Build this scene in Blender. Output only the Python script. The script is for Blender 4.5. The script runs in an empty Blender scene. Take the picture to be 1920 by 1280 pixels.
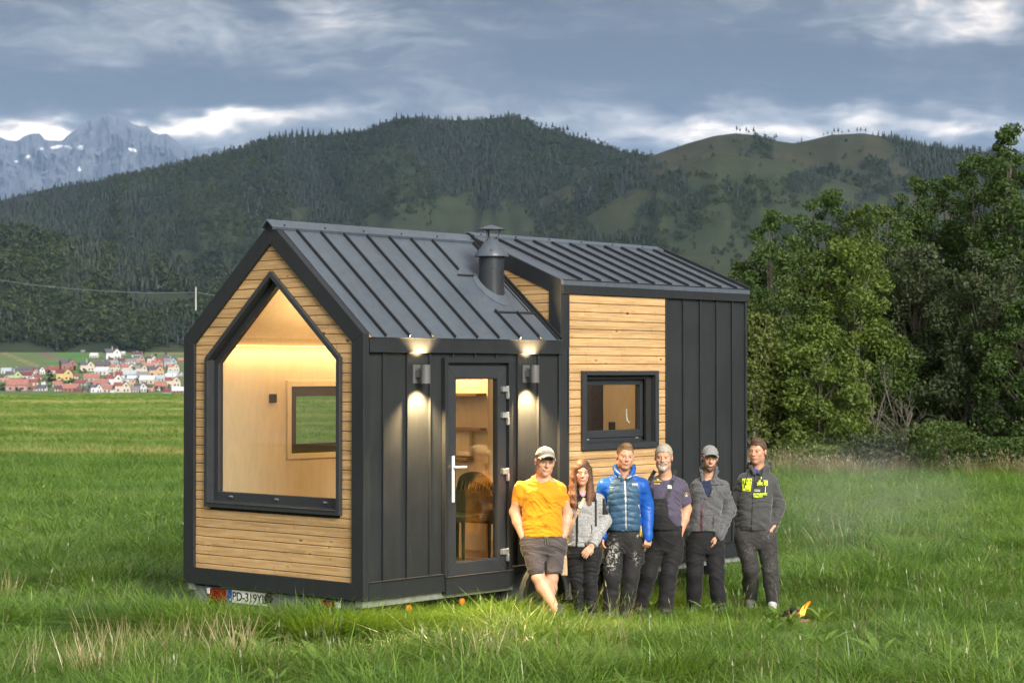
import bpy, bmesh, math, random
import numpy as np
from mathutils import Vector, Matrix, noise as mnoise
R = math.radians
random.seed(7); rng = np.random.default_rng(7)
sc = bpy.context.scene
COL = sc.collection

# ------------------------------------------------------------------ camera
CAM = np.array([15.16089, -12.40464, 2.64303]); YAW, PIT, FPX = 0.720877, 0.014876, 3715.38
FW = np.array([-math.sin(YAW)*math.cos(PIT), math.cos(YAW)*math.cos(PIT), math.sin(PIT)])
RT = np.array([math.cos(YAW), math.sin(YAW), 0.0]); UP = np.cross(RT, FW)
FH = np.array([-math.sin(YAW), math.cos(YAW), 0.0])
def at(u, v, ax, val):
    """point of the plane coordinate[ax]=val seen at photo pixel (u,v) (1920 wide)"""
    d = FW + (u-960)/FPX*RT + (640-v)/FPX*UP
    return CAM + (val-CAM[ax])/d[ax]*d
def far(u, dist, z=0.0):
    """point at horizontal depth `dist` in the direction of photo column u"""
    p = CAM + dist*(FH + (u-960)/FPX*RT); return np.array([p[0], p[1], z])
def zof(v, dist):
    """height seen at photo row v at horizontal depth dist"""
    return CAM[2] + dist*math.tan(PIT + math.atan((640-v)/FPX))
def sm(a, b, x):
    t = np.clip((np.asarray(x, float)-a)/(b-a), 0, 1); return t*t*(3-2*t)
def gz(x, y):
    """ground height"""
    x = np.asarray(x, float); y = np.asarray(y, float)
    d = (x-CAM[0])*FH[0] + (y-CAM[1])*FH[1]
    s = (x-CAM[0])*RT[0] + (y-CAM[1])*RT[1]
    z = 0.15 + 0.11*sm(1.5, 2.4, x)*(1-sm(24, 40, d))
    z = z + 0.03*np.sin(x*0.9+1.3)*np.sin(y*0.7) + 0.05*np.sin(x*0.21)*np.cos(y*0.17+.5)*sm(24, 40, d)
    return z - 30*sm(205, 420, d)

# ------------------------------------------------------------------ object helpers
def tag(o, label=None, cat=None, group=None, kind=None):
    if label: o['label'] = label
    if cat: o['category'] = cat
    if group: o['group'] = group
    if kind: o['kind'] = kind
    return o
def thing(name, loc, label, cat, group=None, rz=0.0, kind=None):
    o = bpy.data.objects.new(name, None); COL.objects.link(o)
    o.location = loc; o.rotation_euler = (0, 0, rz); o.empty_display_size = .2
    return tag(o, label, cat, group, kind)
def link(name, me, parent=None):
    o = bpy.data.objects.new(name, me); COL.objects.link(o)
    if parent is not None: o.parent = parent
    return o
def copy_tree(o, parent=None):
    c = o.copy(); COL.objects.link(c)
    if parent is not None: c.parent = parent
    for ch in list(o.children): copy_tree(ch, c)
    return c
def np_mesh(name, V, F, mats=(), midx=None, smooth=False, attrs=None):
    V = np.asarray(V, np.float32); me = bpy.data.meshes.new(name)
    if isinstance(F, np.ndarray):
        n, k = F.shape; me.vertices.add(len(V)); me.vertices.foreach_set('co', V.ravel())
        me.loops.add(n*k); me.loops.foreach_set('vertex_index', F.astype(np.int32).ravel())
        me.polygons.add(n); me.polygons.foreach_set('loop_start', np.arange(0, n*k, k, dtype=np.int32))
        me.update(calc_edges=True)
    else:
        me.from_pydata([tuple(v) for v in V], [], F); me.update()
    for m in mats: me.materials.append(m)
    if midx is not None: me.polygons.foreach_set('material_index', np.asarray(midx, np.int32))
    me.polygons.foreach_set('use_smooth', np.full(len(me.polygons), bool(smooth)))
    for k, a in (attrs or {}).items():
        a = np.asarray(a, np.float32)
        if a.ndim == 1: at_ = me.attributes.new(k, 'FLOAT', 'POINT'); at_.data.foreach_set('value', a)
        else:
            at_ = me.attributes.new(k, 'FLOAT_COLOR', 'POINT')
            at_.data.foreach_set('color', np.c_[a, np.ones(len(a))].astype(np.float32).ravel())
    return me

class MB:
    """collects solids and links them as one mesh object"""
    def __init__(s): s.v = []; s.f = []; s.m = []
    def add(s, vs, fs, m=0):
        b = len(s.v); s.v += [tuple(map(float, v)) for v in vs]
        for f in fs: s.f.append([b+i for i in f]); s.m.append(m)
    def box(s, x0, x1, y0, y1, z0, z1, m=0):
        s.add([(x0,y0,z0),(x1,y0,z0),(x1,y1,z0),(x0,y1,z0),(x0,y0,z1),(x1,y0,z1),(x1,y1,z1),(x0,y1,z1)],
              [(0,3,2,1),(4,5,6,7),(0,1,5,4),(1,2,6,5),(2,3,7,6),(3,0,4,7)], m)
    def prism(s, poly, ext, m=0):
        n = len(poly); e = np.array(ext, float); p = [np.array(q, float) for q in poly]
        s.add(p+[q+e for q in p], [tuple(range(n))[::-1], tuple(range(n, 2*n))]+[(i, (i+1) % n, n+(i+1) % n, n+i) for i in range(n)], m)
    def ring(s, pa, pb, ext, m=0):
        """band between two matching closed outlines, extruded"""
        n = len(pa); e = np.array(ext, float)
        for i in range(n):
            j = (i+1) % n
            s.prism([pa[i], pa[j], pb[j], pb[i]], e, m)
    def tube(s, pts, r, n=8, m=0, cap=True):
        pts = [np.array(p, float) for p in pts]; rs = r if hasattr(r, '__len__') else [r]*len(pts)
        b = len(s.v); ref = None
        for i, p in enumerate(pts):
            t = (pts[min(i+1, len(pts)-1)]-pts[max(i-1, 0)]); t /= (np.linalg.norm(t)+1e-9)
            if ref is None: ref = np.array([0, 0, 1.]) if abs(t[2]) < .9 else np.array([1., 0, 0])
            a = np.cross(t, ref); a /= np.linalg.norm(a)+1e-9; c = np.cross(t, a); ref = np.cross(a, t) if abs(np.dot(t, ref)) > .95 else ref
            for k in range(n):
                q = 2*math.pi*k/n; s.v.append(tuple(p+rs[i]*(a*math.cos(q)+c*math.sin(q))))
        for i in range(len(pts)-1):
            for k in range(n):
                k2 = (k+1) % n; s.f.append([b+i*n+k, b+i*n+k2, b+(i+1)*n+k2, b+(i+1)*n+k]); s.m.append(m)
        if cap:
            s.f.append([b+k for k in range(n)]); s.m.append(m)
            s.f.append([b+(len(pts)-1)*n+k for k in range(n)][::-1]); s.m.append(m)
    def lathe(s, c, prof, n=24, m=0, axis=2):
        b = len(s.v); c = np.array(c, float)
        for r, h in prof:
            for k in range(n):
                q = 2*math.pi*k/n; o = [r*math.cos(q), r*math.sin(q)]; o.insert(axis, h); s.v.append(tuple(c+np.array(o)))
        for i in range(len(prof)-1):
            for k in range(n):
                k2 = (k+1) % n; s.f.append([b+i*n+k, b+i*n+k2, b+(i+1)*n+k2, b+(i+1)*n+k]); s.m.append(m)
        s.f.append([b+k for k in range(n)]); s.m.append(m); s.f.append([b+(len(prof)-1)*n+k for k in range(n)]); s.m.append(m)
    def build(s, name, mats, parent=None, origin=None, bevel=0, smooth=False, seg=2, label=None):
        if not isinstance(mats, (list, tuple)): mats = [mats]
        V = np.array(s.v, float)
        if origin is not None: V = V-np.array(origin, float)
        me = bpy.data.meshes.new(name); me.from_pydata(V.tolist(), [], s.f)
        for m in mats: me.materials.append(m)
        me.polygons.foreach_set('material_index', np.array(s.m, np.int32))
        bm = bmesh.new(); bm.from_mesh(me); bmesh.ops.recalc_face_normals(bm, faces=bm.faces); bm.to_mesh(me); bm.free()
        if smooth: me.polygons.foreach_set('use_smooth', np.ones(len(me.polygons), bool)); me.set_sharp_from_angle(angle=R(38))
        o = link(name, me, parent)
        if bevel:
            b = o.modifiers.new('edge', 'BEVEL'); b.width = bevel; b.segments = seg; b.limit_method = 'ANGLE'; b.angle_limit = R(40)
        if label: o['label'] = label
        return o

# ------------------------------------------------------------------ material helpers
class NT:
    def __init__(s, m): s.nt = m.node_tree; s.N = s.nt.nodes; s.L = s.nt.links
    def new(s, t, **kw):
        n = s.N.new(t)
        for k, v in kw.items():
            if k.startswith('i_'):
                key = k[2:]; key = int(key) if key.isdigit() else key
                s.set(n, key, v)
            else: setattr(n, k, v)
        return n
    def set(s, n, key, v):
        sock = n.inputs[key]
        if isinstance(v, bpy.types.NodeSocket): s.L.new(v, sock)
        else:
            if hasattr(sock.default_value, '__len__') and len(sock.default_value) == 4 and hasattr(v, '__len__') and len(v) == 3: v = (*v, 1)
            sock.default_value = v
    def math(s, op, a, b=0.0, c=None, clamp=False):
        n = s.new('ShaderNodeMath', operation=op, use_clamp=clamp); s.set(n, 0, a); s.set(n, 1, b)
        if c is not None: s.set(n, 2, c)
        return n.outputs[0]
    def vmath(s, op, a, b=(0, 0, 0), out=0):
        n = s.new('ShaderNodeVectorMath', operation=op); s.set(n, 0, a)
        if op == 'SCALE': s.set(n, 'Scale', b)
        else: s.set(n, 1, b)
        return n.outputs[out]
    def mix(s, f, a, b, mode='MIX'):
        n = s.new('ShaderNodeMix', data_type='RGBA', blend_type=mode); s.set(n, 0, f); s.set(n, 6, a); s.set(n, 7, b); return n.outputs[2]
    def ramp(s, f, stops, interp='LINEAR'):
        n = s.new('ShaderNodeValToRGB'); s.set(n, 0, f); cr = n.color_ramp; cr.interpolation = interp
        while len(cr.elements) < len(stops): cr.elements.new(.5)
        for e, (p, c) in zip(cr.elements, stops):
            e.position = p; e.color = (*c, 1) if hasattr(c, '__len__') else (c, c, c, 1)
        return n.outputs[0]
    def mr(s, v, a, b, c=0.0, d=1.0, t='LINEAR'):
        n = s.new('ShaderNodeMapRange', interpolation_type=t); s.set(n, 0, v); s.set(n, 1, a); s.set(n, 2, b); s.set(n, 3, c); s.set(n, 4, d); return n.outputs[0]
    def noise(s, vec=None, scale=5, detail=3, rough=.5, dist=0, out=0):
        n = s.new('ShaderNodeTexNoise'); n.inputs['Scale'].default_value = scale; n.inputs['Detail'].default_value = detail
        n.inputs['Roughness'].default_value = rough; n.inputs['Distortion'].default_value = dist
        if vec is not None: s.L.new(vec, n.inputs['Vector'])
        return n.outputs[out]
    def coord(s, which='Object'): return s.new('ShaderNodeTexCoord').outputs[which]
    def mapping(s, v, scale=(1, 1, 1), loc=(0, 0, 0), rot=(0, 0, 0)):
        n = s.new('ShaderNodeMapping'); s.set(n, 'Vector', v); s.set(n, 'Scale', scale); s.set(n, 'Location', loc); s.set(n, 'Rotation', rot); return n.outputs[0]
    def sep(s, v): return s.new('ShaderNodeSeparateXYZ', i_0=v).outputs
    def comb(s, x=0.0, y=0.0, z=0.0): return s.new('ShaderNodeCombineXYZ', i_0=x, i_1=y, i_2=z).outputs[0]
    def bump(s, h, strength=.3, dist=.01):
        n = s.new('ShaderNodeBump'); n.inputs['Strength'].default_value = strength; n.inputs['Distance'].default_value = dist; s.L.new(h, n.inputs['Height']); return n.outputs[0]
    def attr(s, name, out='Fac'): return s.new('ShaderNodeAttribute', attribute_name=name).outputs[out]
def newmat(name):
    m = bpy.data.materials.new(name); m.use_nodes = True; t = NT(m); b = m.node_tree.nodes['Principled BSDF']
    return m, t, b
def flat(name, col, rough=.5, metal=0.0, var=.12, vs=6.0, bump=0.0, bs=60.0, spec=.5):
    m, t, b = newmat(name); co = t.coord()
    n = t.noise(co, vs, 4)
    b.inputs['Base Color'].default_value = (*col, 1)
    f = t.mr(n, .3, .7, 1-var, 1+var)
    t.L.new(t.vmath('SCALE', col, f), b.inputs['Base Color'])
    b.inputs['Roughness'].default_value = rough; b.inputs['Metallic'].default_value = metal; b.inputs['Specular IOR Level'].default_value = spec
    t.L.new(t.mr(t.noise(co, vs*2.3, 3), .3, .7, max(0, rough-.08), min(1, rough+.08)), b.inputs['Roughness'])
    if bump: t.L.new(t.bump(t.noise(co, bs, 4), bump, .004), b.inputs['Normal'])
    return m
# ================================================================== the tiny house on its trailer
W, HR, HE, HB, LS, LL, HU, ST = 2.5, 4.036, 2.975, 0.59, 2.753, 5.99, 3.56, 0.75
def anthracite(name, col=(.0205, .0228, .0242), rough=.46):
    m, t, b = newmat(name); co = t.coord()
    n1 = t.noise(co, 1.3, 4); n2 = t.noise(t.mapping(co, (9, 9, .8)), 2.0, 4)
    f = t.mr(t.math('ADD', n1, n2), .6, 1.4, .82, 1.2)
    c = t.vmath('SCALE', col, f)
    dust = t.mr(t.noise(t.mapping(co, (14, 14, 2.5)), 2.5, 6, .7), .56, .8, 0, .10)
    t.L.new(t.mix(dust, c, (.16, .155, .14)), b.inputs['Base Color'])
    t.L.new(t.mr(t.noise(co, 3.1, 4), .3, .7, rough-.08, rough+.1), b.inputs['Roughness'])
    b.inputs['Specular IOR Level'].default_value = .36
    h = t.math('ADD', t.math('MULTIPLY', t.noise(t.mapping(co, (1, 1, .45)), 2.4, 2), 1.0), t.math('MULTIPLY', t.noise(co, 260, 2), .02))
    t.L.new(t.bump(h, .35, .012), b.inputs['Normal'])
    return m
M_dark = anthracite('anthracite_cladding')
M_trim = anthracite('anthracite_trim', (.019, .021, .0235), .42)
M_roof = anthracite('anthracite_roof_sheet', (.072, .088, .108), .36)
M_frame = flat('anthracite_window_profile', (.028, .031, .035), .36, var=.08)
M_black = flat('black_rubber', (.012, .012, .012), .7)
M_galv = flat('galvanised_steel', (.36, .37, .36), .45, .6, var=.25, vs=14)
M_white = flat('white_powder_coat', (.62, .63, .63), .35)
M_ply = None
def wood_mat(name, base, dark, vshift=0.0):
    m, t, b = newmat(name); co = t.coord(); X, Y, Z = t.sep(co)
    u = t.math('ADD', X, Y)
    bi = t.math('FLOOR', t.math('DIVIDE', t.math('ADD', Z, vshift), .0875))
    wn = t.new('ShaderNodeTexWhiteNoise', noise_dimensions='1D'); t.L.new(bi, wn.inputs['W']); rnd = wn.outputs['Value']
    uo = t.math('ADD', u, t.math('MULTIPLY', rnd, 37.0))
    vec = t.comb(uo, t.math('MULTIPLY', rnd, 11.0), Z)
    grain = t.noise(t.mapping(vec, (2.2, 1, 55)), 1.0, 5, .6, .8)
    fine = t.noise(t.mapping(vec, (9, 1, 260)), 1.0, 3, .6)
    # knots: cells stretched along the board, drawn as a dark core with a slanting crack and paler halo
    vk = t.new('ShaderNodeTexVoronoi', feature='F1', distance='EUCLIDEAN'); vk.inputs['Scale'].default_value = 1.0; vk.inputs['Randomness'].default_value = .9
    kv = t.mapping(t.comb(t.math('ADD', uo, t.math('MULTIPLY', Z, .25)), 0.0, t.math('MULTIPLY', bi, 7.3)), (2.6, 1, 1)); t.L.new(kv, vk.inputs['Vector'])
    zl = t.math('FRACT', t.math('DIVIDE', t.math('ADD', Z, vshift), .0875))
    kx = t.new('ShaderNodeTexVoronoi', feature='F1'); kx.inputs['Scale'].default_value = 1.0
    t.L.new(t.comb(t.math('MULTIPLY', uo, 3.3), 0.0, t.math('ADD', t.math('MULTIPLY', bi, 1.0), t.math('MULTIPLY', zl, .55))), kx.inputs['Vector'])
    d = kx.outputs['Distance']
    core = t.mr(d, .05, .13, 1, 0, 'SMOOTHSTEP'); halo = t.mr(d, .08, .34, 1, 0, 'SMOOTHSTEP')
    wv = t.math('ABSOLUTE', t.math('SUBTRACT', t.math('FRACT', t.math('ADD', t.math('MULTIPLY', uo, 1.7), t.math('ADD', t.math('MULTIPLY', zl, .055), t.math('MULTIPLY', grain, .02)))), .5))
    crack = t.math('MULTIPLY', t.mr(wv, .003, .014, 1, 0), t.mr(t.noise(t.comb(uo, 0.0, t.math('MULTIPLY', Z, 14.0)), 7, 3), .49, .57, 0, 1))
    c0 = t.mix(t.mr(grain, .34, .62), dark, base)
    c1 = t.mix(t.math('MULTIPLY', halo, .55), c0, tuple(min(1, 1.14*q) for q in base))
    c1 = t.mix(t.mr(fine, .35, .8, 0, .35), c1, dark)
    c2 = t.vmath('SCALE', c1, t.mr(rnd, 0, 1, .84, 1.12))
    kn = t.math('MAXIMUM', t.math('MULTIPLY', core, .85), t.math('MULTIPLY', crack, .55), clamp=True)
    c3 = t.mix(kn, c2, (.055, .028, .012))
    t.L.new(c3, b.inputs['Base Color'])
    b.inputs['Roughness'].default_value = .58; b.inputs['Specular IOR Level'].default_value = .35
    t.L.new(t.bump(t.math('SUBTRACT', t.math('MULTIPLY', fine, .5), kn), .3, .003), b.inputs['Normal'])
    return m
M_wood = wood_mat('oiled_pine_boards', (.57, .375, .185), (.38, .225, .092))
def ply_mat():
    m, t, b = newmat('birch_plywood'); co = t.coord()
    g = t.noise(t.mapping(co, (5, 5, 1.1)), 3.0, 5, .6, .6); sp = t.noise(t.mapping(co, (40, 40, 9)), 3, 3)
    c = t.mix(t.mr(g, .3, .7), (.58, .47, .33), (.66, .55, .40)); c = t.mix(t.mr(sp, .62, .74, 0, .3), c, (.42, .30, .18))
    t.L.new(c, b.inputs['Base Color']); b.inputs['Roughness'].default_value = .5
    return m
M_ply = ply_mat()
def glass_mat():
    m, t, b = newmat('window_glass'); out = [n for n in t.N if n.type == 'OUTPUT_MATERIAL'][0]
    lw_ = t.new('ShaderNodeLayerWeight'); lw_.inputs[0].default_value = .5
    f = t.math('ADD', .045, t.math('MULTIPLY', .9, t.math('POWER', lw_.outputs['Facing'], 4.0)))
    tr = t.new('ShaderNodeBsdfTransparent'); tr.inputs[0].default_value = (.93, .95, .93, 1)
    gl = t.new('ShaderNodeBsdfGlossy'); gl.inputs['Roughness'].default_value = .01
    mx = t.new('ShaderNodeMixShader'); t.L.new(t.math('MINIMUM', f, 1.0), mx.inputs[0]); t.L.new(tr.outputs[0], mx.inputs[1]); t.L.new(gl.outputs[0], mx.inputs[2])
    t.L.new(mx.outputs[0], out.inputs['Surface']); t.N.remove(b)
    return m
M_glass = glass_mat()
def emis(name, col, s):
    m, t, b = newmat(name); b.inputs['Base Color'].default_value = (*col, 1); b.inputs['Emission Color'].default_value = (*col, 1); b.inputs['Emission Strength'].default_value = s
    return m
M_lamp = emis('warm_lamp_glow', (1, .70, .36), 18)

HO = (1.25, 3.0, 0.13)
house = thing('tiny_house', HO, 'small gabled house with black metal and pine cladding on a trailer in the meadow', 'tiny house')
def hb(mb, name, mats, parent=None, **k): return mb.build(name, mats, parent or house, origin=HO, **k)

# ---- outlines
SL = (HR-HE)/1.25; NL = math.hypot(1, SL)
def gable(x0, x1, zb, ze, zr, y): return [(x0, y, zb), (x1, y, zb), (x1, y, ze), ((x0+x1)/2, y, zr), (x0, y, ze)]
T = .155
inz = HE - T*(NL-1)/SL*1.0   # inner eave corner of a mitred band
def inner_gable(y, t):
    # offset outline inward by t
    zr = HR - t*NL; ze = HE - SL*0 - t*NL + SL*t
    return [(t, y, HB+t), (W-t, y, HB+t), (W-t, y, ze), (W/2, y, zr), (t, y, ze)]
b = MB(); b.ring(gable(0, W, HB, HE, HR, 0.0), inner_gable(0.0, T), (0, .07, 0))
hb(b, 'front_frame', M_trim, bevel=.004)

# ---- boards
def board_strip(b, P0, P1, z0, z1, Q0, Q1, nrm, th=.022):
    """one board: bottom edge P0-P1 at z0, top edge Q0-Q1 at z1 (2D points), outward normal nrm"""
    g = .0026; n = np.array(nrm, float)
    out = [np.array([*P0, z0+g]), np.array([*P1, z0+g]), np.array([*Q1, z1-g]), np.array([*Q0, z1-g])]
    c = sum(out)/4
    def ins(p): q = p.copy(); q[2] += (.004 if p[2] < c[2] else -.004); return q
    back = [p-n*th for p in out]; mid = [p-n*.004 for p in out]; fr = [ins(p) for p in out]
    vs = back+mid+fr; fs = [(8, 9, 10, 11)]
    for k in (0, 4):
        for i in range(4): fs.append((k+i, k+(i+1) % 4, k+4+(i+1) % 4, k+4+i))
    b.add(vs, fs)
def gable_x(z, off):      # half width of the gable (inset off) at height z
    ze = HE - off*NL + SL*off
    return (W/2-off) if z <= ze else max(0.0, (HR-off*NL-z)/SL)
b = MB(); OFF = T-.02; yb = .030; BP = .0875
WX0, WX1, WZ0, WZS, WZA = .322, 2.198, 1.34, 2.765, 3.577
def win_half(z): return (WX1-WX0)/2 if z <= WZS else max(0.0, (WZA-z)/((WZA-WZS)/((WX1-WX0)/2)))
k = math.floor(HB/BP)
while k*BP < HR-.2:
    z0, z1 = max(k*BP, HB+T-.02), (k+1)*BP; k += 1
    if z1 <= z0+.01: continue
    a0, a1 = gable_x(z0, OFF), gable_x(z1, OFF)
    if a0 <= 0.01: break
    h0, h1 = (win_half(z0)-.03, win_half(z1)-.03) if z1 > WZ0+.03 else (0, 0)
    if max(h0, h1) <= 0.01: board_strip(b, (W/2-a0, yb), (W/2+a0, yb), z0, z1, (W/2-a1, yb), (W/2+a1, yb), (0, -1, 0))
    else:
        h0, h1 = max(h0, .0), max(h1, .0); h0 = h0 if z0 > WZ0 else h1
        cx = (WX0+WX1)/2
        board_strip(b, (W/2-a0, yb), (cx-h0, yb), z0, z1, (W/2-a1, yb), (cx-h1, yb), (0, -1, 0))
        board_strip(b, (cx+h0, yb), (W/2+a0, yb), z0, z1, (cx+h1, yb), (W/2+a1, yb), (0, -1, 0))
hb(b, 'front_cladding', M_wood)
# dark backing behind the boards (with the window hole)
def wpoly(y, o):   # picture-window outline inset by o
    sl = (WZA-WZS)/((WX1-WX0)/2); nl = math.hypot(1, sl); cx = (WX0+WX1)/2
    return [(WX0+o, y, WZ0+o), (WX1-o, y, WZ0+o), (WX1-o, y, WZS-o*nl+sl*o), (cx, y, WZA-o*nl), (WX0+o, y, WZS-o*nl+sl*o)]
b = MB(); b.ring(inner_gable(.056, T-.03), wpoly(.056, .03), (0, .07, 0)); hb(b, 'front_wall', M_black)
# picture window
b = MB(); b.ring(wpoly(-.012, 0), wpoly(-.012, .045), (0, .062, 0)); b.ring(wpoly(.050, .012), wpoly(.050, .045), (0, .08, 0))
pw = hb(b, 'picture_window', M_frame, bevel=.003)
b = MB()
ins = wpoly(.078, .046); inn = wpoly(.078, .105); inn[0] = (inn[0][0], .078, WZ0+.145); inn[1] = (inn[1][0], .078, WZ0+.145)
b.ring(ins, inn, (0, .06, 0))
b.prism([(WX0+.05, -.02, WZ0+.046), (WX1-.05, -.02, WZ0+.046), (WX1-.05, .079, WZ0+.062), (WX0+.05, .079, WZ0+.062)], (0, 0, -.008))
hb(b, 'sash', M_frame, pw, bevel=.003)
b = MB(); b.prism(wpoly(.105, .10), (0, .012, 0)); hb(b, 'pane', M_glass, pw)
for xx in (.62, 1.27, 1.93):
    b = MB(); b.tube([(xx-.02, .072, WZ0+.105), (xx+.02, .072, WZ0+.105)], .009, 8); hb(b, 'drain_cap', M_galv, pw, smooth=True)

# ---- side wall, metal part
def seams(b, ys, z0, z1, x, h=.026, w=.011):
    for y in ys:
        b.prism([(x, y-w/2, z0), (x+h, y-w/2, z0), (x+h, y+w/2, z0), (x, y+w/2, z0)], (0, 0, z1-z0))
RY = [.262, .570, .870, 1.181, 1.490, 1.796, 2.105, 2.411]
b = MB(); DY0, DY1, DZ0, DZ1 = 1.075, 1.965, .742, 2.72
xw = 2.468
b.box(xw-.04, xw, .071, DY0, ST-.02, HE-.05); b.box(xw-.04, xw, DY1, LS, ST-.02, HE-.05); b.box(xw-.04, xw, DY0, DY1, DZ1, HE-.05)
seams(b, [y for y in RY if y < 1.05 or y > 2.0], ST, HE-.15, xw); seams(b, [1.181, 1.490, 1.796], DZ1, HE-.15, xw)
b.box(xw-.03, 2.496, LS-.028, LS+.10, ST, HE+.02)
hb(b, 'side_cladding', M_dark, bevel=.002, seg=1)
b = MB(); b.box(xw, 2.514, .071, LS-.001, HE-.165, HE-.036); b.box(xw, 2.520, .071, LS-.001, HE-.036, HE-.029); hb(b, 'eave_fascia', M_trim, bevel=.003)
b = MB(); b.box(xw-.05, 2.505, .071, DY0-.02, HB, ST); b.box(xw-.05, 2.520, .071, DY0-.02, ST, ST+.008); b.box(xw-.05, 2.505, 1.982, 2.05, HB, ST); b.box(xw-.05, 2.505, 2.05, 3.72, .70, ST); b.box(xw-.05, 2.505, 3.72, LL, HB, ST); b.box(xw-.05, 2.520, 1.982, LL, ST, ST+.008)
hb(b, 'skirt_board', M_trim, bevel=.003)
# ---- door
b = MB(); SX = 2.520
def yz_ring(b, y0, y1, z0, z1, ty, tz0, tz1, xa, xb, mi=0):
    o = [(xa, y0, z0), (xa, y1, z0), (xa, y1, z1), (xa, y0, z1)]; i = [(xa, y0+ty, z0+tz0), (xa, y1-ty, z0+tz0), (xa, y1-ty, z1-tz1), (xa, y0+ty, z1-tz1)]
    b.ring(o, i, (xb-xa, 0, 0), mi)
yz_ring(b, 1.042, 1.988, ST-.03, 2.765, .045, .005, .045, 2.475, SX); yz_ring(b, 1.066, 1.964, ST-.02, 2.741, .020, .004, .020, 2.36, 2.475)
b.box(2.38, 2.47, 1.05, 1.98, 2.672, 2.80); hb(b, 'door_surround', M_trim, bevel=.003)
dL = dict(y0=1.100, y1=1.932, z0=.730, z1=2.690)
b = MB(); yz_ring(b, dL['y0'], dL['y1'], dL['z0'], dL['z1'], .118, .118, .118, 2.425, 2.492)
door = hb(b, 'door', M_frame, bevel=.004)
b = MB(); yz_ring(b, dL['y0']+.112, dL['y1']-.112, dL['z0']+.112, dL['z1']-.112, .014, .014, .014, 2.43, 2.484); hb(b, 'glazing_bead', M_black, door)
b = MB(); b.box(2.452, 2.462, dL['y0']+.115, dL['y1']-.115, dL['z0']+.115, dL['z1']-.115); hb(b, 'pane', M_glass, door)
b = MB(); b.box(2.49, 2.502, 1.158, 1.192, 1.415, 1.85); b.tube([(2.50, 1.175, 1.745), (2.545, 1.175, 1.745), (2.55, 1.19, 1.745), (2.55, 1.30, 1.742)], .011, 10)
b.tube([(2.50, 1.175, 1.49), (2.505, 1.175, 1.49)], .010, 10)
hb(b, 'door_handle', M_white, door, bevel=.003, smooth=True)
for z in (2.465, 2.215, 1.675, .905):
    b = MB(); b.box(2.49, 2.528, 1.845, 1.935, z-.022, z+.03); b.box(2.50, 2.532, 1.912, 1.936, z-.085, z-.022); b.tube([(2.516, 1.924, z-.09), (2.516, 1.924, z+.035)], .014, 10)
    hb(b, 'hinge', M_galv, door, bevel=.003)
b = MB(); b.box(2.36, 2.530, 1.052, 1.978, .565, .722); b.box(2.36, 2.545, 1.05, 1.98, .722, .730); hb(b, 'door_sill', M_trim, bevel=.003)
# ---- wall lamps
def wall_lamp(y, z):
    b = MB(); b.box(2.462, 2.476, y-.055, y+.055, z-.085, z+.085); b.box(2.476, 2.55, y-.03, y+.03, z-.03, z+.03)
    cx = 2.578
    b.lathe((cx, y, z), [(.040, -.078), (.046, -.086), (.046, .086), (.040, .078), (.040, .02), (.040, -.02)][:4], 28)
    l = hb(b, 'wall_lamp', flat_lamp, smooth=True)
    bl = MB(); bl.lathe((cx, y, z), [(.036, -.076), (.036, -.070)], 20); hb(bl, 'bulb', M_lamp, l); bl = MB(); bl.lathe((cx, y, z), [(.036, .070), (.036, .079)], 20); hb(bl, 'bulb', M_lamp, l)
    for sg in (1, -1):
        ld = bpy.data.lights.new('lamp_light', 'SPOT'); ld.energy = LAMP_W*(1.0 if sg < 0 else .55); ld.color = (1, .68, .33); ld.spot_size = R(112); ld.spot_blend = .75; ld.shadow_soft_size = .03
        lo = bpy.data.objects.new('lamp_light', ld); COL.objects.link(lo); lo.parent = house
        lo.location = (cx-.012-HO[0], y-HO[1], z+sg*.092-HO[2]); lo.rotation_euler = (0, 0, 0) if sg < 0 else (math.pi, 0, 0)
flat_lamp = flat('grey_lamp_body', (.10, .10, .10), .4); LAMP_W = 290.0
wall_lamp(.715, 2.615); wall_lamp(2.25, 2.615)

# ---- dormer part: side wall in wood and metal
PY0, PY1 = LS+.118, 4.478
b = MB(); xb = 2.492
kk = math.floor(ST/BP)
SW = dict(y0=3.062, y1=4.322, z0=1.843, z1=2.645)
while kk*BP < HU-.2:
    z0, z1 = max(kk*BP, ST+.005), min((kk+1)*BP, HU-.13); kk += 1
    if z1 < z0+.008: continue
    if z1 > SW['z0']+.02 and z0 < SW['z1']-.02:
        board_strip(b, (xb, PY0), (xb, SW['y0']+.02), z0, z1, (xb, PY0), (xb, SW['y0']+.02), (1, 0, 0))
        board_strip(b, (xb, SW['y1']-.02), (xb, PY1), z0, z1, (xb, SW['y1']-.02), (xb, PY1), (1, 0, 0))
    else: board_strip(b, (xb, PY0), (xb, PY1), z0, z1, (xb, PY0), (xb, PY1), (1, 0, 0))
hb(b, 'side_boards', M_wood)
b = MB()
yz_ring(b, PY0-.01, PY1, ST, HU-.1, .30, .9, .9, 2.445, 2.468)   # backing
b.box(2.445, 2.468, SW['y0']-.01, SW['y0']+.03, ST, HU-.1); b.box(2.445, 2.468, SW['y1']-.03, SW['y1']+.01, ST, HU-.1)
b.box(2.440, 2.462, PY0, PY1, ST, SW['z0']+.03); b.box(2.440, 2.462, PY0, PY1, SW['z1']-.03, HU-.1)
hb(b, 'side_wall', M_black)
b = MB(); b.box(2.43, 2.478, PY1, LL-.02, ST-.01, HU-.05); seams(b, [4.80, 5.107, 5.412, 5.710], ST+.008, HU-.145, 2.478); b.box(2.43, 2.505, PY1, PY1+.014, ST+.008, HU-.145); b.box(2.43, 2.505, LL-.03, LL, ST+.008, HU-.145)
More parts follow.
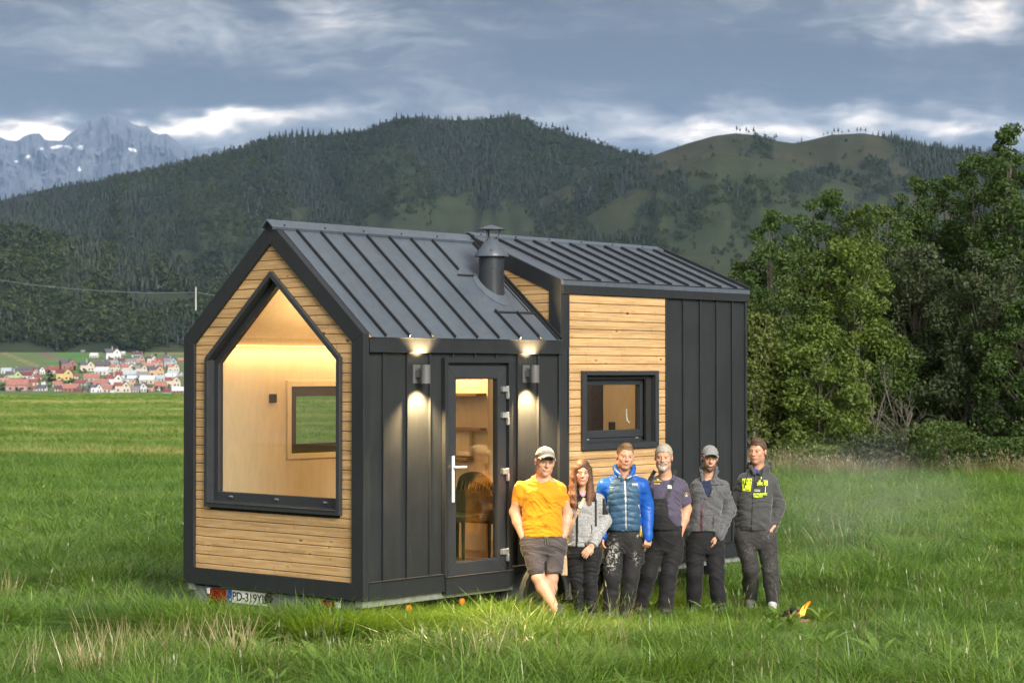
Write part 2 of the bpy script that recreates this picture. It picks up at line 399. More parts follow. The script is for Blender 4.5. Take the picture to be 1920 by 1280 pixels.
hb(b, 'rear_cladding', M_dark, bevel=.002, seg=1)
b = MB(); b.box(2.43, 2.504, LS+.101, PY0-.002, ST+.008, HU-.145); hb(b, 'corner_strip', M_trim)
b = MB(); b.box(2.43, 2.520, LS-.0, LL+.01, HU-.145, HU-.012); b.box(2.43, 2.530, LS, LL+.01, HU-.012, HU-.002); hb(b, 'dormer_fascia', M_trim, bevel=.003)
# side window
b = MB(); yz_ring(b, SW['y0'], SW['y1'], SW['z0'], SW['z1'], .058, .058, .045, 2.46, 2.532); yz_ring(b, SW['y0']+.02, SW['y1']-.02, SW['z0']+.02, SW['z1']-.015, .038, .038, .03, 2.33, 2.46)
swo = hb(b, 'side_window', M_frame, bevel=.004)
b = MB(); yz_ring(b, SW['y0']+.059, SW['y1']-.059, SW['z0']+.059, SW['z1']-.046, .06, .07, .05, 2.335, 2.40); yz_ring(b, SW['y0']+.10, SW['y1']-.10, SW['z0']+.115, SW['z1']-.085, .075, .075, .06, 2.345, 2.415)
hb(b, 'sash', M_frame, swo, bevel=.003)
b = MB(); b.prism([(2.40, SW['y0']+.06, SW['z0']+.075), (2.40, SW['y1']-.06, SW['z0']+.075), (2.52, SW['y1']-.06, SW['z0']+.052), (2.52, SW['y0']+.06, SW['z0']+.052)], (0, 0, .006))
hb(b, 'sill', M_frame, swo)
b = MB(); b.box(2.37, 2.38, SW['y0']+.15, SW['y1']-.15, SW['z0']+.17, SW['z1']-.13); hb(b, 'pane', M_glass, swo)
b = MB(); b.tube([(2.33, 4.07, 2.10), (2.30, 4.07, 2.12), (2.295, 4.06, 2.20), (2.305, 4.05, 2.24)], .009, 8); hb(b, 'window_handle', M_white, swo)
for yy in (3.28, 4.10):
    b = MB(); b.tube([(2.402, yy-.02, SW['z0']+.10), (2.402, yy+.02, SW['z0']+.10)], .009, 8); hb(b, 'drain_cap', M_galv, swo, smooth=True)

# ---- roofs
TH = .045
def slope_z(x, ze=HE, zr=HR): return zr-(zr-ze)/1.25*abs(x-1.25)
b = MB()
for sgn, ye in ((1, LS), (-1, LL)):
    xe = 1.25+sgn*1.262
    p = [(1.25, .10, HR-.014), (xe, .10, slope_z(xe)-.014), (xe, ye, slope_z(xe)-.014), (1.25, ye, HR-.014)]
    b.prism(p, (0, 0, -.012))
roof = hb(b, 'roof', M_roof)
b = MB(); nrm = np.array([SL, 0, 1])/NL; tng = np.array([1, 0, -SL])/NL
def roof_seam(b, y, s0, s1, zr, sl, h=.030, w=.012):
    nl = math.hypot(1, sl); n = np.array([sl, 0, 1])/nl; tg = np.array([1, 0, -sl])/nl
    o = np.array([1.25, y, zr]); a, c = o+tg*s0, o+tg*s1; e = np.array([0, w/2, 0])
    b.add([a-e, a+e, c+e, c-e, a-e+n*h, a+e+n*h, c+e+n*h-tg*h*.0, c-e+n*h], [(0, 1, 2, 3), (4, 5, 6, 7), (0, 1, 5, 4), (1, 2, 6, 5), (2, 3, 7, 6), (3, 0, 4, 7)])
FULL = 1.262*NL
for y in RY[:-2]+[]: roof_seam(b, y, .10, FULL, HR-.016, SL)
roof_seam(b, 2.105, .10, .58, HR-.016, SL); roof_seam(b, 2.105, 1.22, FULL, HR-.016, SL)
roof_seam(b, 2.411, 1.24, FULL, HR-.016, SL); roof_seam(b, 2.62, .62, 1.20, HR-.02, SL, .012)
roof_seam(b, LS-.03, .10, FULL, HR-.016, SL, .035, .02); roof_seam(b, LS-.075, .30, FULL, HR-.016, SL, .02, .02)
for s, y0, y1 in ((.655, 2.03, 2.46), (1.235, 2.09, 2.67)):
    o = np.array([1.25, 0, HR-.012])+tng*s
    b.add([o+[0, y0, 0], o+[0, y1, 0], o+tng*.02+[0, y1, 0], o+tng*.02+[0, y0, 0]]+[q+nrm*.012 for q in (o+[0, y0, 0], o+[0, y1, 0], o+tng*.02+[0, y1, 0], o+tng*.02+[0, y0, 0])],
          [(0, 1, 2, 3), (4, 5, 6, 7), (0, 1, 5, 4), (1, 2, 6, 5), (2, 3, 7, 6), (3, 0, 4, 7)])
hb(b, 'roof_seams', M_trim, roof)
b = MB()
def cap(b, y0, y1, zr, sl, w, off):
    nl = math.hypot(1, sl)
    for sg in (1, -1):
        tg = np.array([sg, 0, -sl])/nl; n = np.array([sg*sl, 0, 1])/nl; o = np.array([1.25, 0, zr])+np.array([0, 0, off])
        a, c = o, o+tg*w; t2 = n*-.012
        b.prism([a+[0, y0, 0], c+[0, y0, 0], c+[0, y0, 0]+t2, a+[0, y0, 0]+[0, 0, -.014]], (0, y1-y0, 0))
        b.prism([c+[0, y0, 0], c+tg*.008+[0, y0, 0]+n*-.024, c+[0, y0, 0]+n*-.028], (0, y1-y0, 0))
cap(b, -.04, LS+.02, HR, SL, .115, .022)
hb(b, 'ridge_cap', M_roof)
# dormer roof: shallower
DSL = (HR+.03-HU)/1.25
b = MB()
for sgn in (1, -1):
    xe = 1.25+sgn*1.275; zz = HR+.03-DSL*1.275
    b.prism([(1.25, LS-.005, HR+.026), (xe, LS-.005, zz-.004), (xe, LL+.02, zz-.004), (1.25, LL+.02, HR+.026)], (0, 0, -TH))
droof = hb(b, 'dormer_roof', M_roof)
b = MB(); NLD = math.hypot(1, DSL); FD = 1.275*NLD
for i in range(11): 
    y = LS+.285+i*.302
    if y < LL-.1: roof_seam(b, y, .12, FD, HR+.026, DSL, .030)
roof_seam(b, LL+.005, .0, FD, HR+.026, DSL, .035, .03)
hb(b, 'roof_seams', M_trim, droof)
b = MB(); cap(b, LS-.02, LL+.03, HR+.03, DSL, .105, .020); hb(b, 'dormer_ridge_cap', M_roof)
for y in list(np.arange(.12, LS, .52)): 
    o = np.array([1.25, y, HR+.022])+tng*.085; b = MB(); b.tube([o, o+nrm*.012], .008, 6); hb(b, 'screw', M_black)
for y in list(np.arange(LS+.1, LL, .55)): 
    nn = np.array([DSL, 0, 1])/NLD; o = np.array([1.25, y, HR+.05])+np.array([1, 0, -DSL])/NLD*.08; b = MB(); b.tube([o, o+nn*.012], .008, 6); hb(b, 'screw', M_black)
# dormer front gable: frame and boards on the plane y = LS
b = MB(); yf = LS-.012
zu = lambda x: HR+.02-DSL*abs(x-1.25)
for sg in (1, -1):
    xo = 1.25+sg*1.25
    io = 1.25+sg*(1.25-T); zi = zu(xo)-T*NLD+DSL*T
    b.prism([(1.25, yf, zu(1.25)), (xo, yf, zu(xo)), (io, yf, zi), (1.25+sg*.02, yf, zu(1.25+sg*.02)-T*NLD*.98)], (0, .14, 0))
    b.prism([(xo, yf, zu(xo)), (xo, yf, HE-.10), (io, yf, HE-.02), (io, yf, zi)], (0, .14, 0))
hb(b, 'dormer_frame', M_trim, bevel=.003)
b = MB(); kk = math.floor(2.8/BP); yd = LS-.002
while kk*BP < 4.0:
    z0, z1 = kk*BP, (kk+1)*BP; kk += 1
    for sg in (1,):
        xl0, xl1 = 1.25+(HR-z0)/SL-.05, 1.25+(HR-z1)/SL-.05
        lim = 2.5-T+.02
        u0 = min(lim, 1.25+(HR+.02-T*NLD+.02-z0)/DSL); u1 = min(lim, 1.25+(HR+.02-T*NLD+.02-z1)/DSL)
        if u0 > xl0 and u1 > xl1-.02: board_strip(b, (xl0, yd), (u0, yd), z0, z1, (xl1, yd), (max(u1, xl1+.01), yd), (0, -1, 0))
hb(b, 'dormer_boards', M_wood)
b = MB(); b.prism([(1.0, LS+.03, 3.7), (2.46, LS+.03, 2.85), (2.46, LS+.03, 3.5), (1.25, LS+.03, 3.98), (.04, LS+.03, 3.5), (.04, LS+.03, 2.9)], (0, .03, 0)); hb(b, 'dormer_wall', M_black)
# ---- chimney
CXc, CYc = 1.915, 2.36; cr = .128
b = MB(); b.lathe((CXc, CYc, 0), [(cr, 3.15), (cr, 3.80)], 36)
ch = hb(b, 'chimney', anthracite('chimney_pipe', (.026, .03, .036), .30), smooth=True)
b = MB(); b.lathe((CXc, CYc, 0), [(cr+.045, 3.785), (cr+.045, 3.795), (.118, 3.872), (.113, 3.872), (.060, 3.958), (.055, 3.962)], 36)
b.tube([(CXc+.08, CYc-.09, 3.845), (CXc+.10, CYc-.115, 3.845)], .012, 8)
hb(b, 'chimney_cowl', M_roof, ch, smooth=True)
b = MB()
for q in (0, 2.09, 4.19): b.tube([(CXc+.055*math.cos(q+.6), CYc+.055*math.sin(q+.6), 3.94), (CXc+.088*math.cos(q+.6), CYc+.088*math.sin(q+.6), 4.062)], .0075, 6)
b.lathe((CXc, CYc, 0), [(.145, 4.055), (.145, 4.060), (.075, 4.085), (.004, 4.104)], 36)
hb(b, 'rain_cap', M_roof, ch, smooth=True)
b = MB()
n = 40; ring0 = []; ring1 = []
for k in range(n):
    q = 2*math.pi*k/n
    x0, y0 = CXc+(cr+.004)*math.cos(q), CYc+(cr+.004)*math.sin(q); x1, y1 = CXc+.20*math.cos(q), CYc+.175*math.sin(q)
    ring0.append((x0, y0, slope_z(x0)+.035)); ring1.append((x1, y1, slope_z(x1)-.008))
b.add(ring0+ring1, [(k, (k+1) % n, n+(k+1) % n, n+k) for k in range(n)]); hb(b, 'chimney_flashing', M_roof, ch, smooth=True)

# ---- interior (room behind the picture window and the door)
b = MB(); x0, x1 = .02, .12; LW = dict(y0=1.294, y1=2.55, z0=1.80, z1=2.485)
b.box(x0, x1, .13, LW['y0'], ST-.05, 2.985); b.box(x0, x1, LW['y1'], 5.9, ST-.05, 2.985); b.box(x0, x1, LW['y0'], LW['y1'], ST-.05, LW['z0']); b.box(x0, x1, LW['y0'], LW['y1'], LW['z1'], 2.985)
hb(b, 'interior_wall', M_ply)
b = MB(); b.box(-.02, .018, .121, LW['y0'], HB, 2.95); b.box(-.02, .018, LW['y1'], LL, HB, 2.95); b.box(-.02, .018, LW['y0'], LW['y1'], HB, LW['z0']); b.box(-.02, .018, LW['y0'], LW['y1'], LW['z1'], 2.95); b.box(0, W-.04, LL-.05, LL-.01, HB, 3.5)
hb(b, 'field_side_cladding', M_dark)
b = MB(); yz_ring(b, LW['y0']-.055, LW['y1']+.055, LW['z0']-.055, LW['z1']+.06, .056, .056, .061, .12, .135); hb(b, 'window_trim', M_ply, bevel=.002)
b = MB(); yz_ring(b, LW['y0'], LW['y1'], LW['z0'], LW['z1'], .10, .10, .10, .03, .095); lw = hb(b, 'field_window', flat('dark_window_profile', (.035, .028, .02), .4), bevel=.003)
b = MB(); b.box(.05, .058, LW['y0']+.09, LW['y1']-.09, LW['z0']+.09, LW['z1']-.09); hb(b, 'pane', M_glass, lw)
b = MB(); b.box(.12, .132, 1.0, 1.098, 2.324, 2.411); hb(b, 'light_switch', M_black, bevel=.004)
b = MB()
for sg in (1, -1):
    o = 1.25+sg*1.13; z = HR-.10-SL*1.13
    b.prism([(1.25, .13, HR-.10), (o, .13, z), (o, LS, z), (1.25, LS, HR-.10)], (0, 0, .03))
hb(b, 'ceiling', M_ply)
b = MB(); b.box(.02, 2.40, .13, 5.9, HB, ST-.02); hb(b, 'floor', flat('oak_floor', (.36, .22, .11), .4))
PYW = 2.70
b = MB(); b.prism([(.12, PYW, ST-.03), (1.56, PYW, ST-.03), (1.56, PYW, 2.92), (.12, PYW, 2.92)], (0, .03, 0)); b.prism([(.12, PYW, 2.921), (2.38, PYW, 2.921), (1.25, PYW, HR-.11)], (0, .03, 0))
b.box(.12, 1.35, PYW-.05, PYW, 1.765, 2.05); b.box(1.20, 1.54, PYW-.035, PYW, .80, 1.70)
hb(b, 'partition', M_ply, bevel=.002)
b = MB(); b.box(.12, 1.54, PYW-.16, PYW-.001, 2.385, 2.415); b.box(.12, 1.54, PYW-.10, PYW-.001, 2.03, 2.06); b.box(.12, 1.36, PYW-.10, PYW-.001, 1.72, 1.75); b.box(.12, 1.15, PYW-.10, PYW-.001, 1.30, 1.33)
hb(b, 'shelf', flat('stained_shelf_wood', (.22, .11, .045), .5), bevel=.002)
b = MB(); b.box(2.33, 2.42, .13, DY0, ST-.02, 2.90); b.box(2.33, 2.42, DY1+.0, SW['y0'], ST-.02, 2.90); b.box(2.33, 2.42, SW['y1'], 5.9, ST-.02, 2.9)
b.box(2.33, 2.42, SW['y0'], SW['y1'], ST-.02, SW['z0']+.02); b.box(2.33, 2.42, SW['y0'], SW['y1'], SW['z1']-.02, 3.3); b.box(2.33, 2.42, DY0, DY1, DZ1, 2.9)
hb(b, 'inner_side_wall', M_ply)
# rooms at the rear
pa = at(1131, 770, 1, 5.2)
b = MB(); b.box(pa[0], 2.33, 5.2, 5.23, ST, 3.3); b.box(.12, 2.33, 4.95-.0, 5.9, 3.3, 3.33); hb(b, 'rear_partition', M_ply)
b = MB(); b.box(pa[0]-.55, pa[0]-.005, 5.0, 5.22, ST, 3.2); hb(b, 'dark_cupboard', flat('dark_cupboard_front', (.03, .026, .022), .35))
pb = at(1147, 799, 1, 5.19)
b = MB(); b.box(pb[0]-.045, pb[0]+.045, 5.185, 5.2, pb[2]-.05, pb[2]+.05); hb(b, 'wall_socket', M_black, bevel=.004)
M_led = emis('warm_led', (1, .62, .24), 3)
def room_light(loc, w, sx, sy, col=(1, .66, .32), up=False):
    ld = bpy.data.lights.new('ceiling_light', 'AREA'); ld.shape = 'RECTANGLE'; ld.size = sx; ld.size_y = sy; ld.energy = w; ld.color = col
    lo = bpy.data.objects.new('ceiling_light', ld); COL.objects.link(lo); lo.parent = house; lo.location = np.array(loc)-np.array(HO); lo.rotation_euler = (math.pi if up else 0, 0, 0)
ROOM_W = 30.0
b = MB(); b.box(.12, .145, .3, 2.6, 2.890, 2.898); hb(b, 'led_strip', M_led); b = MB(); b.box(1.20, 1.40, PYW-.04, PYW-.001, 2.955, 2.962); hb(b, 'led_strip', M_led)
room_light((.235, 1.45, 2.888), ROOM_W*.36, .10, 2.3); room_light((1.3, 2.45, 2.953), ROOM_W*.6, .2, .04); room_light((1.2, 3.9, 3.29), ROOM_W*.5, .2, .2); room_light((1.1, 1.5, 2.85), ROOM_W*.85, .5, 1.2, up=True)  # unseen sources for the warm room; the upward one is added to brighten the ceiling
# ------------------------------------------------------------------ trailer under the house (same thing)
M_paint = flat('black_fender_plastic', (.11, .115, .12), .22)
M_red = flat('red_lamp_lens', (.17, .006, .006), .15); M_amber = flat('amber_lamp_lens', (.75, .20, .01), .2)
M_rim = flat('wheel_rim_steel', (.12, .12, .12), .35, .8)
def text_mesh(txt, size, mat, name, parent, mtx, ext=.002, font_shear=0, bold=0.0):
    cu = bpy.data.curves.new('txt', 'FONT'); cu.body = txt; cu.size = size; cu.extrude = ext; cu.shear = font_shear; cu.offset = bold; cu.align_x = 'CENTER'; cu.align_y = 'CENTER'
    ob = bpy.data.objects.new('txt', cu); COL.objects.link(ob); bpy.context.view_layer.update()
    me = bpy.data.meshes.new_from_object(ob.evaluated_get(bpy.context.evaluated_depsgraph_get())); bpy.data.objects.remove(ob); bpy.data.curves.remove(cu)
    me.transform(mtx); me.materials.clear(); me.materials.append(mat); me.name = name
    return link(name, me, parent)
FRONT = Matrix.Rotation(R(90), 4, 'X')                       # text reading left-right on a wall facing -Y
b = MB(); b.box(2.36, 2.462, .03, 2.06, .525, HB-.002); b.box(2.36, 2.462, 3.62, LL-.03, .525, HB-.002); b.box(.04, .13, .03, LL-.03, .525, HB-.002)
for y in np.arange(.4, 5.9, .9): b.box(.13, 2.36, y, y+.06, .53, .58)
b.box(1.2, 1.3, .2, 7.2, .42, .52)
hb(b, 'chassis', M_galv, bevel=.003)
b = MB(); b.box(.10, 2.40, .06, .095, .355, .565); b.box(.28, .30, .05, .12, .30, .60); b.box(2.18, 2.20, .05, .12, .30, .60); hb(b, 'rear_light_bar', flat('grey_light_bar', (.17, .18, .19), .5))
b = MB(); b.box(.62, 1.16, .045, .055, .440, .562); pl8 = hb(b, 'number_plate', flat('plate_white', (.70, .70, .68), .35), bevel=.003)
b = MB(); b.box(.62, .67, .0435, .0445, .442, .560); hb(b, 'plate_band', flat('plate_blue', (.01, .06, .35), .35), pl8)
text_mesh('PD-319YL', .115, M_black, 'plate_lettering', pl8, Matrix.Translation(Vector((.915-HO[0], .044-HO[1], .50-HO[2]))) @ FRONT, bold=.001)
text_mesh('SK', .03, M_white, 'plate_lettering', pl8, Matrix.Translation(Vector((.645-HO[0], .043-HO[1], .465-HO[2]))) @ FRONT, .001)
b = MB(); b.lathe((1.19, .05, .52), [(.045, -.02), (.045, .01), (.02, .015)], 14, axis=1); hb(b, 'socket_plug', M_black, smooth=True)
text_mesh('VLEMMIX', .055, M_black, 'bar_lettering', house, Matrix.Translation(Vector((1.74-HO[0], .059-HO[1], .49-HO[2]))) @ FRONT, .001, .3, .001)
for x0 in (.345, 1.905):
    b = MB(); b.box(x0, x0+.22, .03, .075, .41, .555); t_ = hb(b, 'tail_light', M_red, bevel=.012, seg=3)
    b = MB(); b.box(x0-.03 if x0 < 1 else x0+.19, x0+.02 if x0 < 1 else x0+.25, .028, .06, .50, .556); hb(b, 'reverse_lens', M_white, t_, bevel=.006)
for y in (.64, 1.36, 4.15):
    b = MB(); b.lathe((2.44, y, .468 if y < 4 else .452), [(.034, -.012), (.034, .006), (.022, .014)], 16, axis=0); mk = hb(b, 'side_marker', M_amber, smooth=True)
    b = MB(); b.box(2.41, 2.428, y-.03, y+.03, .43, .53); hb(b, 'bracket', M_black, mk)
for yw in (2.47, 3.22):
    zc = .435; b = MB()
    b.lathe((2.32, yw, zc), [(.19, -.10), (.285, -.095), (.305, -.06), (.305, .06), (.285, .095), (.19, .10)], 40, axis=0)
    tread = [(0, 0)]
    wh = hb(b, 'wheel', flat('tyre_rubber', (.018, .018, .018), .75, bump=.3), smooth=True)
    b = MB(); b.lathe((2.32, yw, zc), [(.19, .05), (.19, .085), (.17, .075), (.10, .055), (.09, .075), (.055, .09), (.04, .115), (.02, .12)], 30, axis=0)
    for k in range(5):
        q = k*2*math.pi/5+.3; b.tube([(2.38, yw+.075*math.cos(q), zc+.075*math.sin(q)), (2.415, yw+.075*math.cos(q), zc+.075*math.sin(q))], .012, 6)
    hb(b, 'rim', M_rim, wh, smooth=True)
# mudguards
def mudguard(yc, zc, r):
    b = MB(); n = 18; A = []
    for k in range(n+1):
        q = R(188)-R(196)*k/n; A.append((math.cos(q), math.sin(q)))
    pr = [(2.13, r), (2.40, r), (2.535, r-.012), (2.555, r-.035), (2.555, r-.085), (2.545, r-.085), (2.545, r-.035), (2.40, r-.012), (2.13, r-.012)]
    vs = [(x, yc+c*rr, zc+s_*rr) for c, s_ in A for x, rr in pr]; m = len(pr)
    b.add(vs, [(i*m+j, i*m+(j+1) % m, (i+1)*m+(j+1) % m, (i+1)*m+j) for i in range(n) for j in range(m)])
    return hb(b, 'mudguard', M_paint, smooth=True)
mudguard(2.45, .42, .385); mudguard(3.22, .42, .385)
b = MB(); b.box(2.20, 2.30, 1.98, 2.20, .36, .54); hb(b, 'axle_bracket', M_black, bevel=.01); b = MB(); b.box(2.10, 2.2, 5.6, 5.9, .38, .5); hb(b, 'support_leg', M_black, bevel=.01)
# ------------------------------------------------------------------ chair seen through the door
cy = 2.50
ch_ = thing('chair', (1.55, 2.30, ST-.02), 'dark green arched-back chair standing inside behind the glass door', 'chair')
co_ = (1.55, 2.30, ST-.02); M_chair = flat('dark_green_lacquer', (.028, .034, .022), .35)
b = MB(); xs0, xs1, zt0, zt1 = 1.30, 1.80, 1.43, 1.52
arch = [(xs0, cy, 1.10), (xs1, cy, 1.10), (xs1, cy, zt0), (xs0, cy, zt0)]
b.prism(arch, (0, .025, 0))
for k in range(10):
    x = xs0+.03+k*.05; b.prism([(x-.012, cy, zt0), (x+.012, cy, zt0), (x+.036, cy, zt1), (x+.012, cy, zt1)], (0, .025, 0))
b.prism([(xs0, cy, zt0), (xs0+.03, cy, zt0), (xs0+.06, cy, zt1), (xs0+.03, cy, zt1)], (0, .025, 0)); b.prism([(xs1-.03, cy, zt0), (xs1, cy, zt0), (xs1-.03, cy, zt1), (xs1-.06, cy, zt1)], (0, .025, 0))
top = [(xs0+.25-.22*math.cos(q), cy, zt1+.10*math.sin(q)) for q in np.linspace(0, math.pi, 14)]; b.prism(top, (0, .025, 0))
b.build('backrest', M_chair, ch_, co_)
b = MB(); b.box(1.30, 1.80, 2.06, 2.50, 1.14, 1.20); b.build('seat', M_chair, ch_, co_, bevel=.01)
for x, y in ((1.33, 2.10), (1.77, 2.10), (1.33, 2.49), (1.77, 2.49)):
    b = MB(); b.tube([(x, y, ST-.02), (x, y, 1.15)], [.014, .02], 8); b.build('leg', M_chair, ch_, co_)
b = MB(); b.box(1.31, 1.33, 2.07, 2.50, ST+.02, 1.14); b.build('skirt_panel', M_chair, ch_, co_)
# ================================================================== valley, village, hills, mountains
def interp(pts, u): p = np.array(pts, float); return np.interp(u, p[:, 0], p[:, 1])
class VN:       # cheap lattice value noise (numpy)
    def __init__(s, seed): s.t = np.random.default_rng(seed).random((256, 256))
    def __call__(s, x, y):
        x = np.asarray(x, float); y = np.asarray(y, float); xi = np.floor(x).astype(int); yi = np.floor(y).astype(int); fx = x-xi; fy = y-yi
        fx = fx*fx*(3-2*fx); fy = fy*fy*(3-2*fy); g = lambda a, b: s.t[a % 256, b % 256]
        return (g(xi, yi)*(1-fx)+g(xi+1, yi)*fx)*(1-fy)+(g(xi, yi+1)*(1-fx)+g(xi+1, yi+1)*fx)*fy
    def fbm(s, x, y, o=4):
        a, t_, w = 1., 0, 0
        for k in range(o): t_ = t_+a*s(x*2**k+17*k, y*2**k+5*k); w += a; a *= .5
        return t_/w
VNA, VNB, VNC = VN(1), VN(2), VN(3)
def grid_faces(nr, nc):
    i = np.arange(nr-1)[:, None]*nc+np.arange(nc-1)[None]; i = i.ravel()
    return np.stack([i, i+1, i+nc+1, i+nc], 1)
def hill_mat(name, soil_a, soil_b):
    m, t, b = newmat(name); co = t.coord()
    f = t.attr('cover'); n = t.noise(co, .012, 6, .65); n2 = t.noise(co, .05, 4, .6)
    gr = t.mix(t.mr(n, .35, .65), soil_a, soil_b); gr = t.mix(t.mr(n2, .5, .68, 0, .8), gr, (.022, .036, .018))
    c = t.mix(f, gr, (.010, .018, .011)); t.L.new(c, b.inputs['Base Color']); b.inputs['Roughness'].default_value = .95; b.inputs['Specular IOR Level'].default_value = .1
    return m
M_hill = hill_mat('hillside', (.021, .032, .017), (.040, .046, .024)); M_bald = hill_mat('bald_hillside', (.025, .030, .018), (.047, .044, .027))
FOREST = []          # (x,y,z,size,kind)
def hill(name, label, mat_, ridge, r0, r1, u0, u1, vb, cover, relief=16, seed=0, dens=1.0, nu=240, nt=70, shape=.9, tree_h=19, back=500, OPEN=.75):
    u = np.linspace(u0, u1, nu); vr = interp(ridge, u)
    def dist(uu, t): return r0+(r1-r0)*t + 60*(VNB(uu/170+seed, t*2)-.5)*t*(1-t)*4
    def vrow(uu, t):
        sh = t**shape; base = vb+(interp(ridge, uu)-vb)*sh
        wq = uu+60*(VNA.fbm(uu/150+seed*3, t*2.3, 3)-.5)*2
        ridged = 1-np.abs(2*VNC(wq/85+seed, t*1.1+.3*seed)-1); r2 = 1-np.abs(2*VNA(wq/34+seed*2, t*2.6)-1)
        return base-relief*(ridged-.5)*np.clip(t*(1-t)*4, 0, 1)**.7 - relief*.45*(r2-.5)*np.clip(t*(1-t)*4, 0, 1)
    tt = np.linspace(0, 1, nt); U, T_ = np.meshgrid(u, tt); V = vrow(U, T_); D = dist(U, T_)
    cover0 = cover
    def cover(uu, v, t):
        wq = uu+60*(VNA.fbm(uu/150+seed*3, t*2.3, 3)-.5)*2; rr = 1-np.abs(2*VNC(wq/85+seed, t*1.1+.3*seed)-1)
        return np.clip(cover0(uu, v, t)-OPEN*sm(.62, .92, rr)*sm(1.0, .75, t)*(VNB.fbm(uu/14., v/9., 3) > .42), 0, 1)  # open spurs and dark wooded gullies; valley shading is put into this cover
    def pos(uu, v, d):
        d = np.asarray(d); x = CAM[0]+d*(FH[0]+(uu-960)/FPX*RT[0]); y = CAM[1]+d*(FH[1]+(uu-960)/FPX*RT[1])
        z = CAM[2]+d*np.tan(PIT+np.arctan((640-v)/FPX)); return x, y, z
    X, Y, Z = pos(U, V, D); P = np.stack([X, Y, Z], -1)
    kb = 8; bk = []
    for k in range(1, kb+1):
        x, y, z = pos(u, vr, np.full(nu, r1+back*k/kb)); zz = Z[-1]-(Z[-1]-0)*(k/kb)**1.4; bk.append(np.stack([x, y, np.minimum(zz, Z[-1]-3*k)], -1))
    P = np.concatenate([P, np.array(bk)], 0)
    cov = cover(U, V, T_); cov = np.concatenate([cov, np.repeat(cov[-1:], kb, 0)], 0)
    me = np_mesh(name, P.reshape(-1, 3), grid_faces(nt+kb, nu), [mat_], smooth=True, attrs={'cover': cov.ravel()})
    o = link(name, me); tag(o, kind='structure')
    n = int(40000*dens); uu = rng.uniform(u0, u1, n); t_ = rng.uniform(.0, 1.0, n); v = vrow(uu, t_); d = dist(uu, t_); c = cover(uu, v, t_)
    keep = rng.random(n) < c*.95+.015; x, y, z = pos(uu[keep], v[keep], d[keep])
    h = tree_h*.62*rng.uniform(.5, 1.25, len(x))*(1+.45*(VNC(uu[keep]/60, v[keep]/30+seed)-.5)); uk = uu[keep]; wq = uk+60*(VNA.fbm(uk/150+seed*3, t_[keep]*2.3, 3)-.5)*2; rg_ = 1-np.abs(2*VNC(wq/85+seed, t_[keep]*1.1+.3*seed)-1)
    FOREST.append(np.stack([x, y, z-1, h, (rng.random(len(x)) < .12+.30*(1-t_[keep])+.75*sm(.45, .85, rg_)).astype(float)], 1))  # paler broadleaves favour the spurs, adding to the valley shading in colour
    return lambda uu: pos(np.asarray(uu, float), interp(ridge, uu), np.full(np.shape(uu), r1))
R1 = [(q, w_+5) for q, w_ in [(-260, 420), (-100, 392), (0, 372), (100, 347), (200, 332), (300, 308), (340, 303), (400, 288), (470, 269), (510, 257), (560, 252), (620, 249), (680, 242), (720, 226), (750, 217), (800, 217), (850, 221), (900, 219), (960, 213), (990, 222), (1020, 238), (1080, 252), (1130, 267), (1160, 278), (1210, 285), (1300, 310), (1500, 340), (2100, 420)]]
R2 = [(800, 520), (880, 450), (979, 390), (1065, 348), (1150, 318), (1192, 304), (1240, 286), (1290, 269), (1340, 255), (1380, 250), (1420, 254), (1460, 265), (1490, 269), (1520, 263), (1560, 253), (1620, 250), (1660, 257), (1720, 271), (1790, 281), (1860, 286), (1920, 290), (2150, 310)]
R3 = [(900, 560), (1000, 470), (1080, 420), (1150, 375), (1250, 325), (1346, 291), (1420, 295), (1491, 305), (1560, 335), (1631, 357), (1700, 382), (1800, 420), (2150, 520)]
R4 = [(-260, 420), (-80, 428), (0, 432), (125, 452), (250, 478), (325, 494), (420, 520), (600, 560), (800, 600)]
def nz(u, v, s=60, k=0): return VNB.fbm(u/s+k, v/s*1.6+k, 4)
def cov1(u, v, t):
    m = sm(.30, .46, nz(u, v, 70)+.22*sm(.45, .9, t)+.10*sm(700, 500, u)-.30*np.exp(-((u-900)/170)**2-((v-420)/60)**2)-.28*np.exp(-((u-1180)/90)**2-((v-300)/30)**2)-.12*np.exp(-((u-560)/90)**2-((v-400)/45)**2))
    return m
def cov2(u, v, t): return np.clip(sm(.56, .66, nz(u, v, 55, 9)+.10*np.exp(-((u-1560)/120)**2-((v-330)/25)**2))*.8+sm(1640, 1680, u-(v-255)*.9)+sm(1240, 1180, u)*sm(.35, .5, nz(u, v, 50, 3)), 0, 1)
def cov3(u, v, t): return np.clip(sm(.50, .60, nz(u, v, 42, 5)+.16*np.exp(-((u-1260)/70)**2-((v-345)/25)**2)+.1*np.exp(-((u-1080)/90)**2-((v-430)/35)**2))*.9, 0, 1)
def cov4(u, v, t):
    md = np.exp(-((u-300)/110)**4-((v-(562+.02*(u-300)))/17)**4)
    return np.clip(.97-1.1*md, 0, 1)*sm(652, 640, v+8*np.sin(u/23.)-.02*u)
ridge1 = hill('hill', '', M_hill, R1, 2500, 3900, -240, 1560, 640, cov1, 40, 1, 1.25, 300, 110)
ridge2 = hill('hill', '', M_bald, R2, 2600, 3300, 810, 2080, 640, cov2, 28, 2, .9, 220, 80)
ridge3 = hill('hill', '', M_hill, R3, 2300, 2850, 910, 2080, 640, cov3, 30, 3, .7, 200, 70, tree_h=13)
ridge4 = hill('hill', '', M_hill, R4, 1980, 2400, -240, 760, 662, cov4, 14, 4, .55, 160, 60, tree_h=26, shape=.8, OPEN=.2)
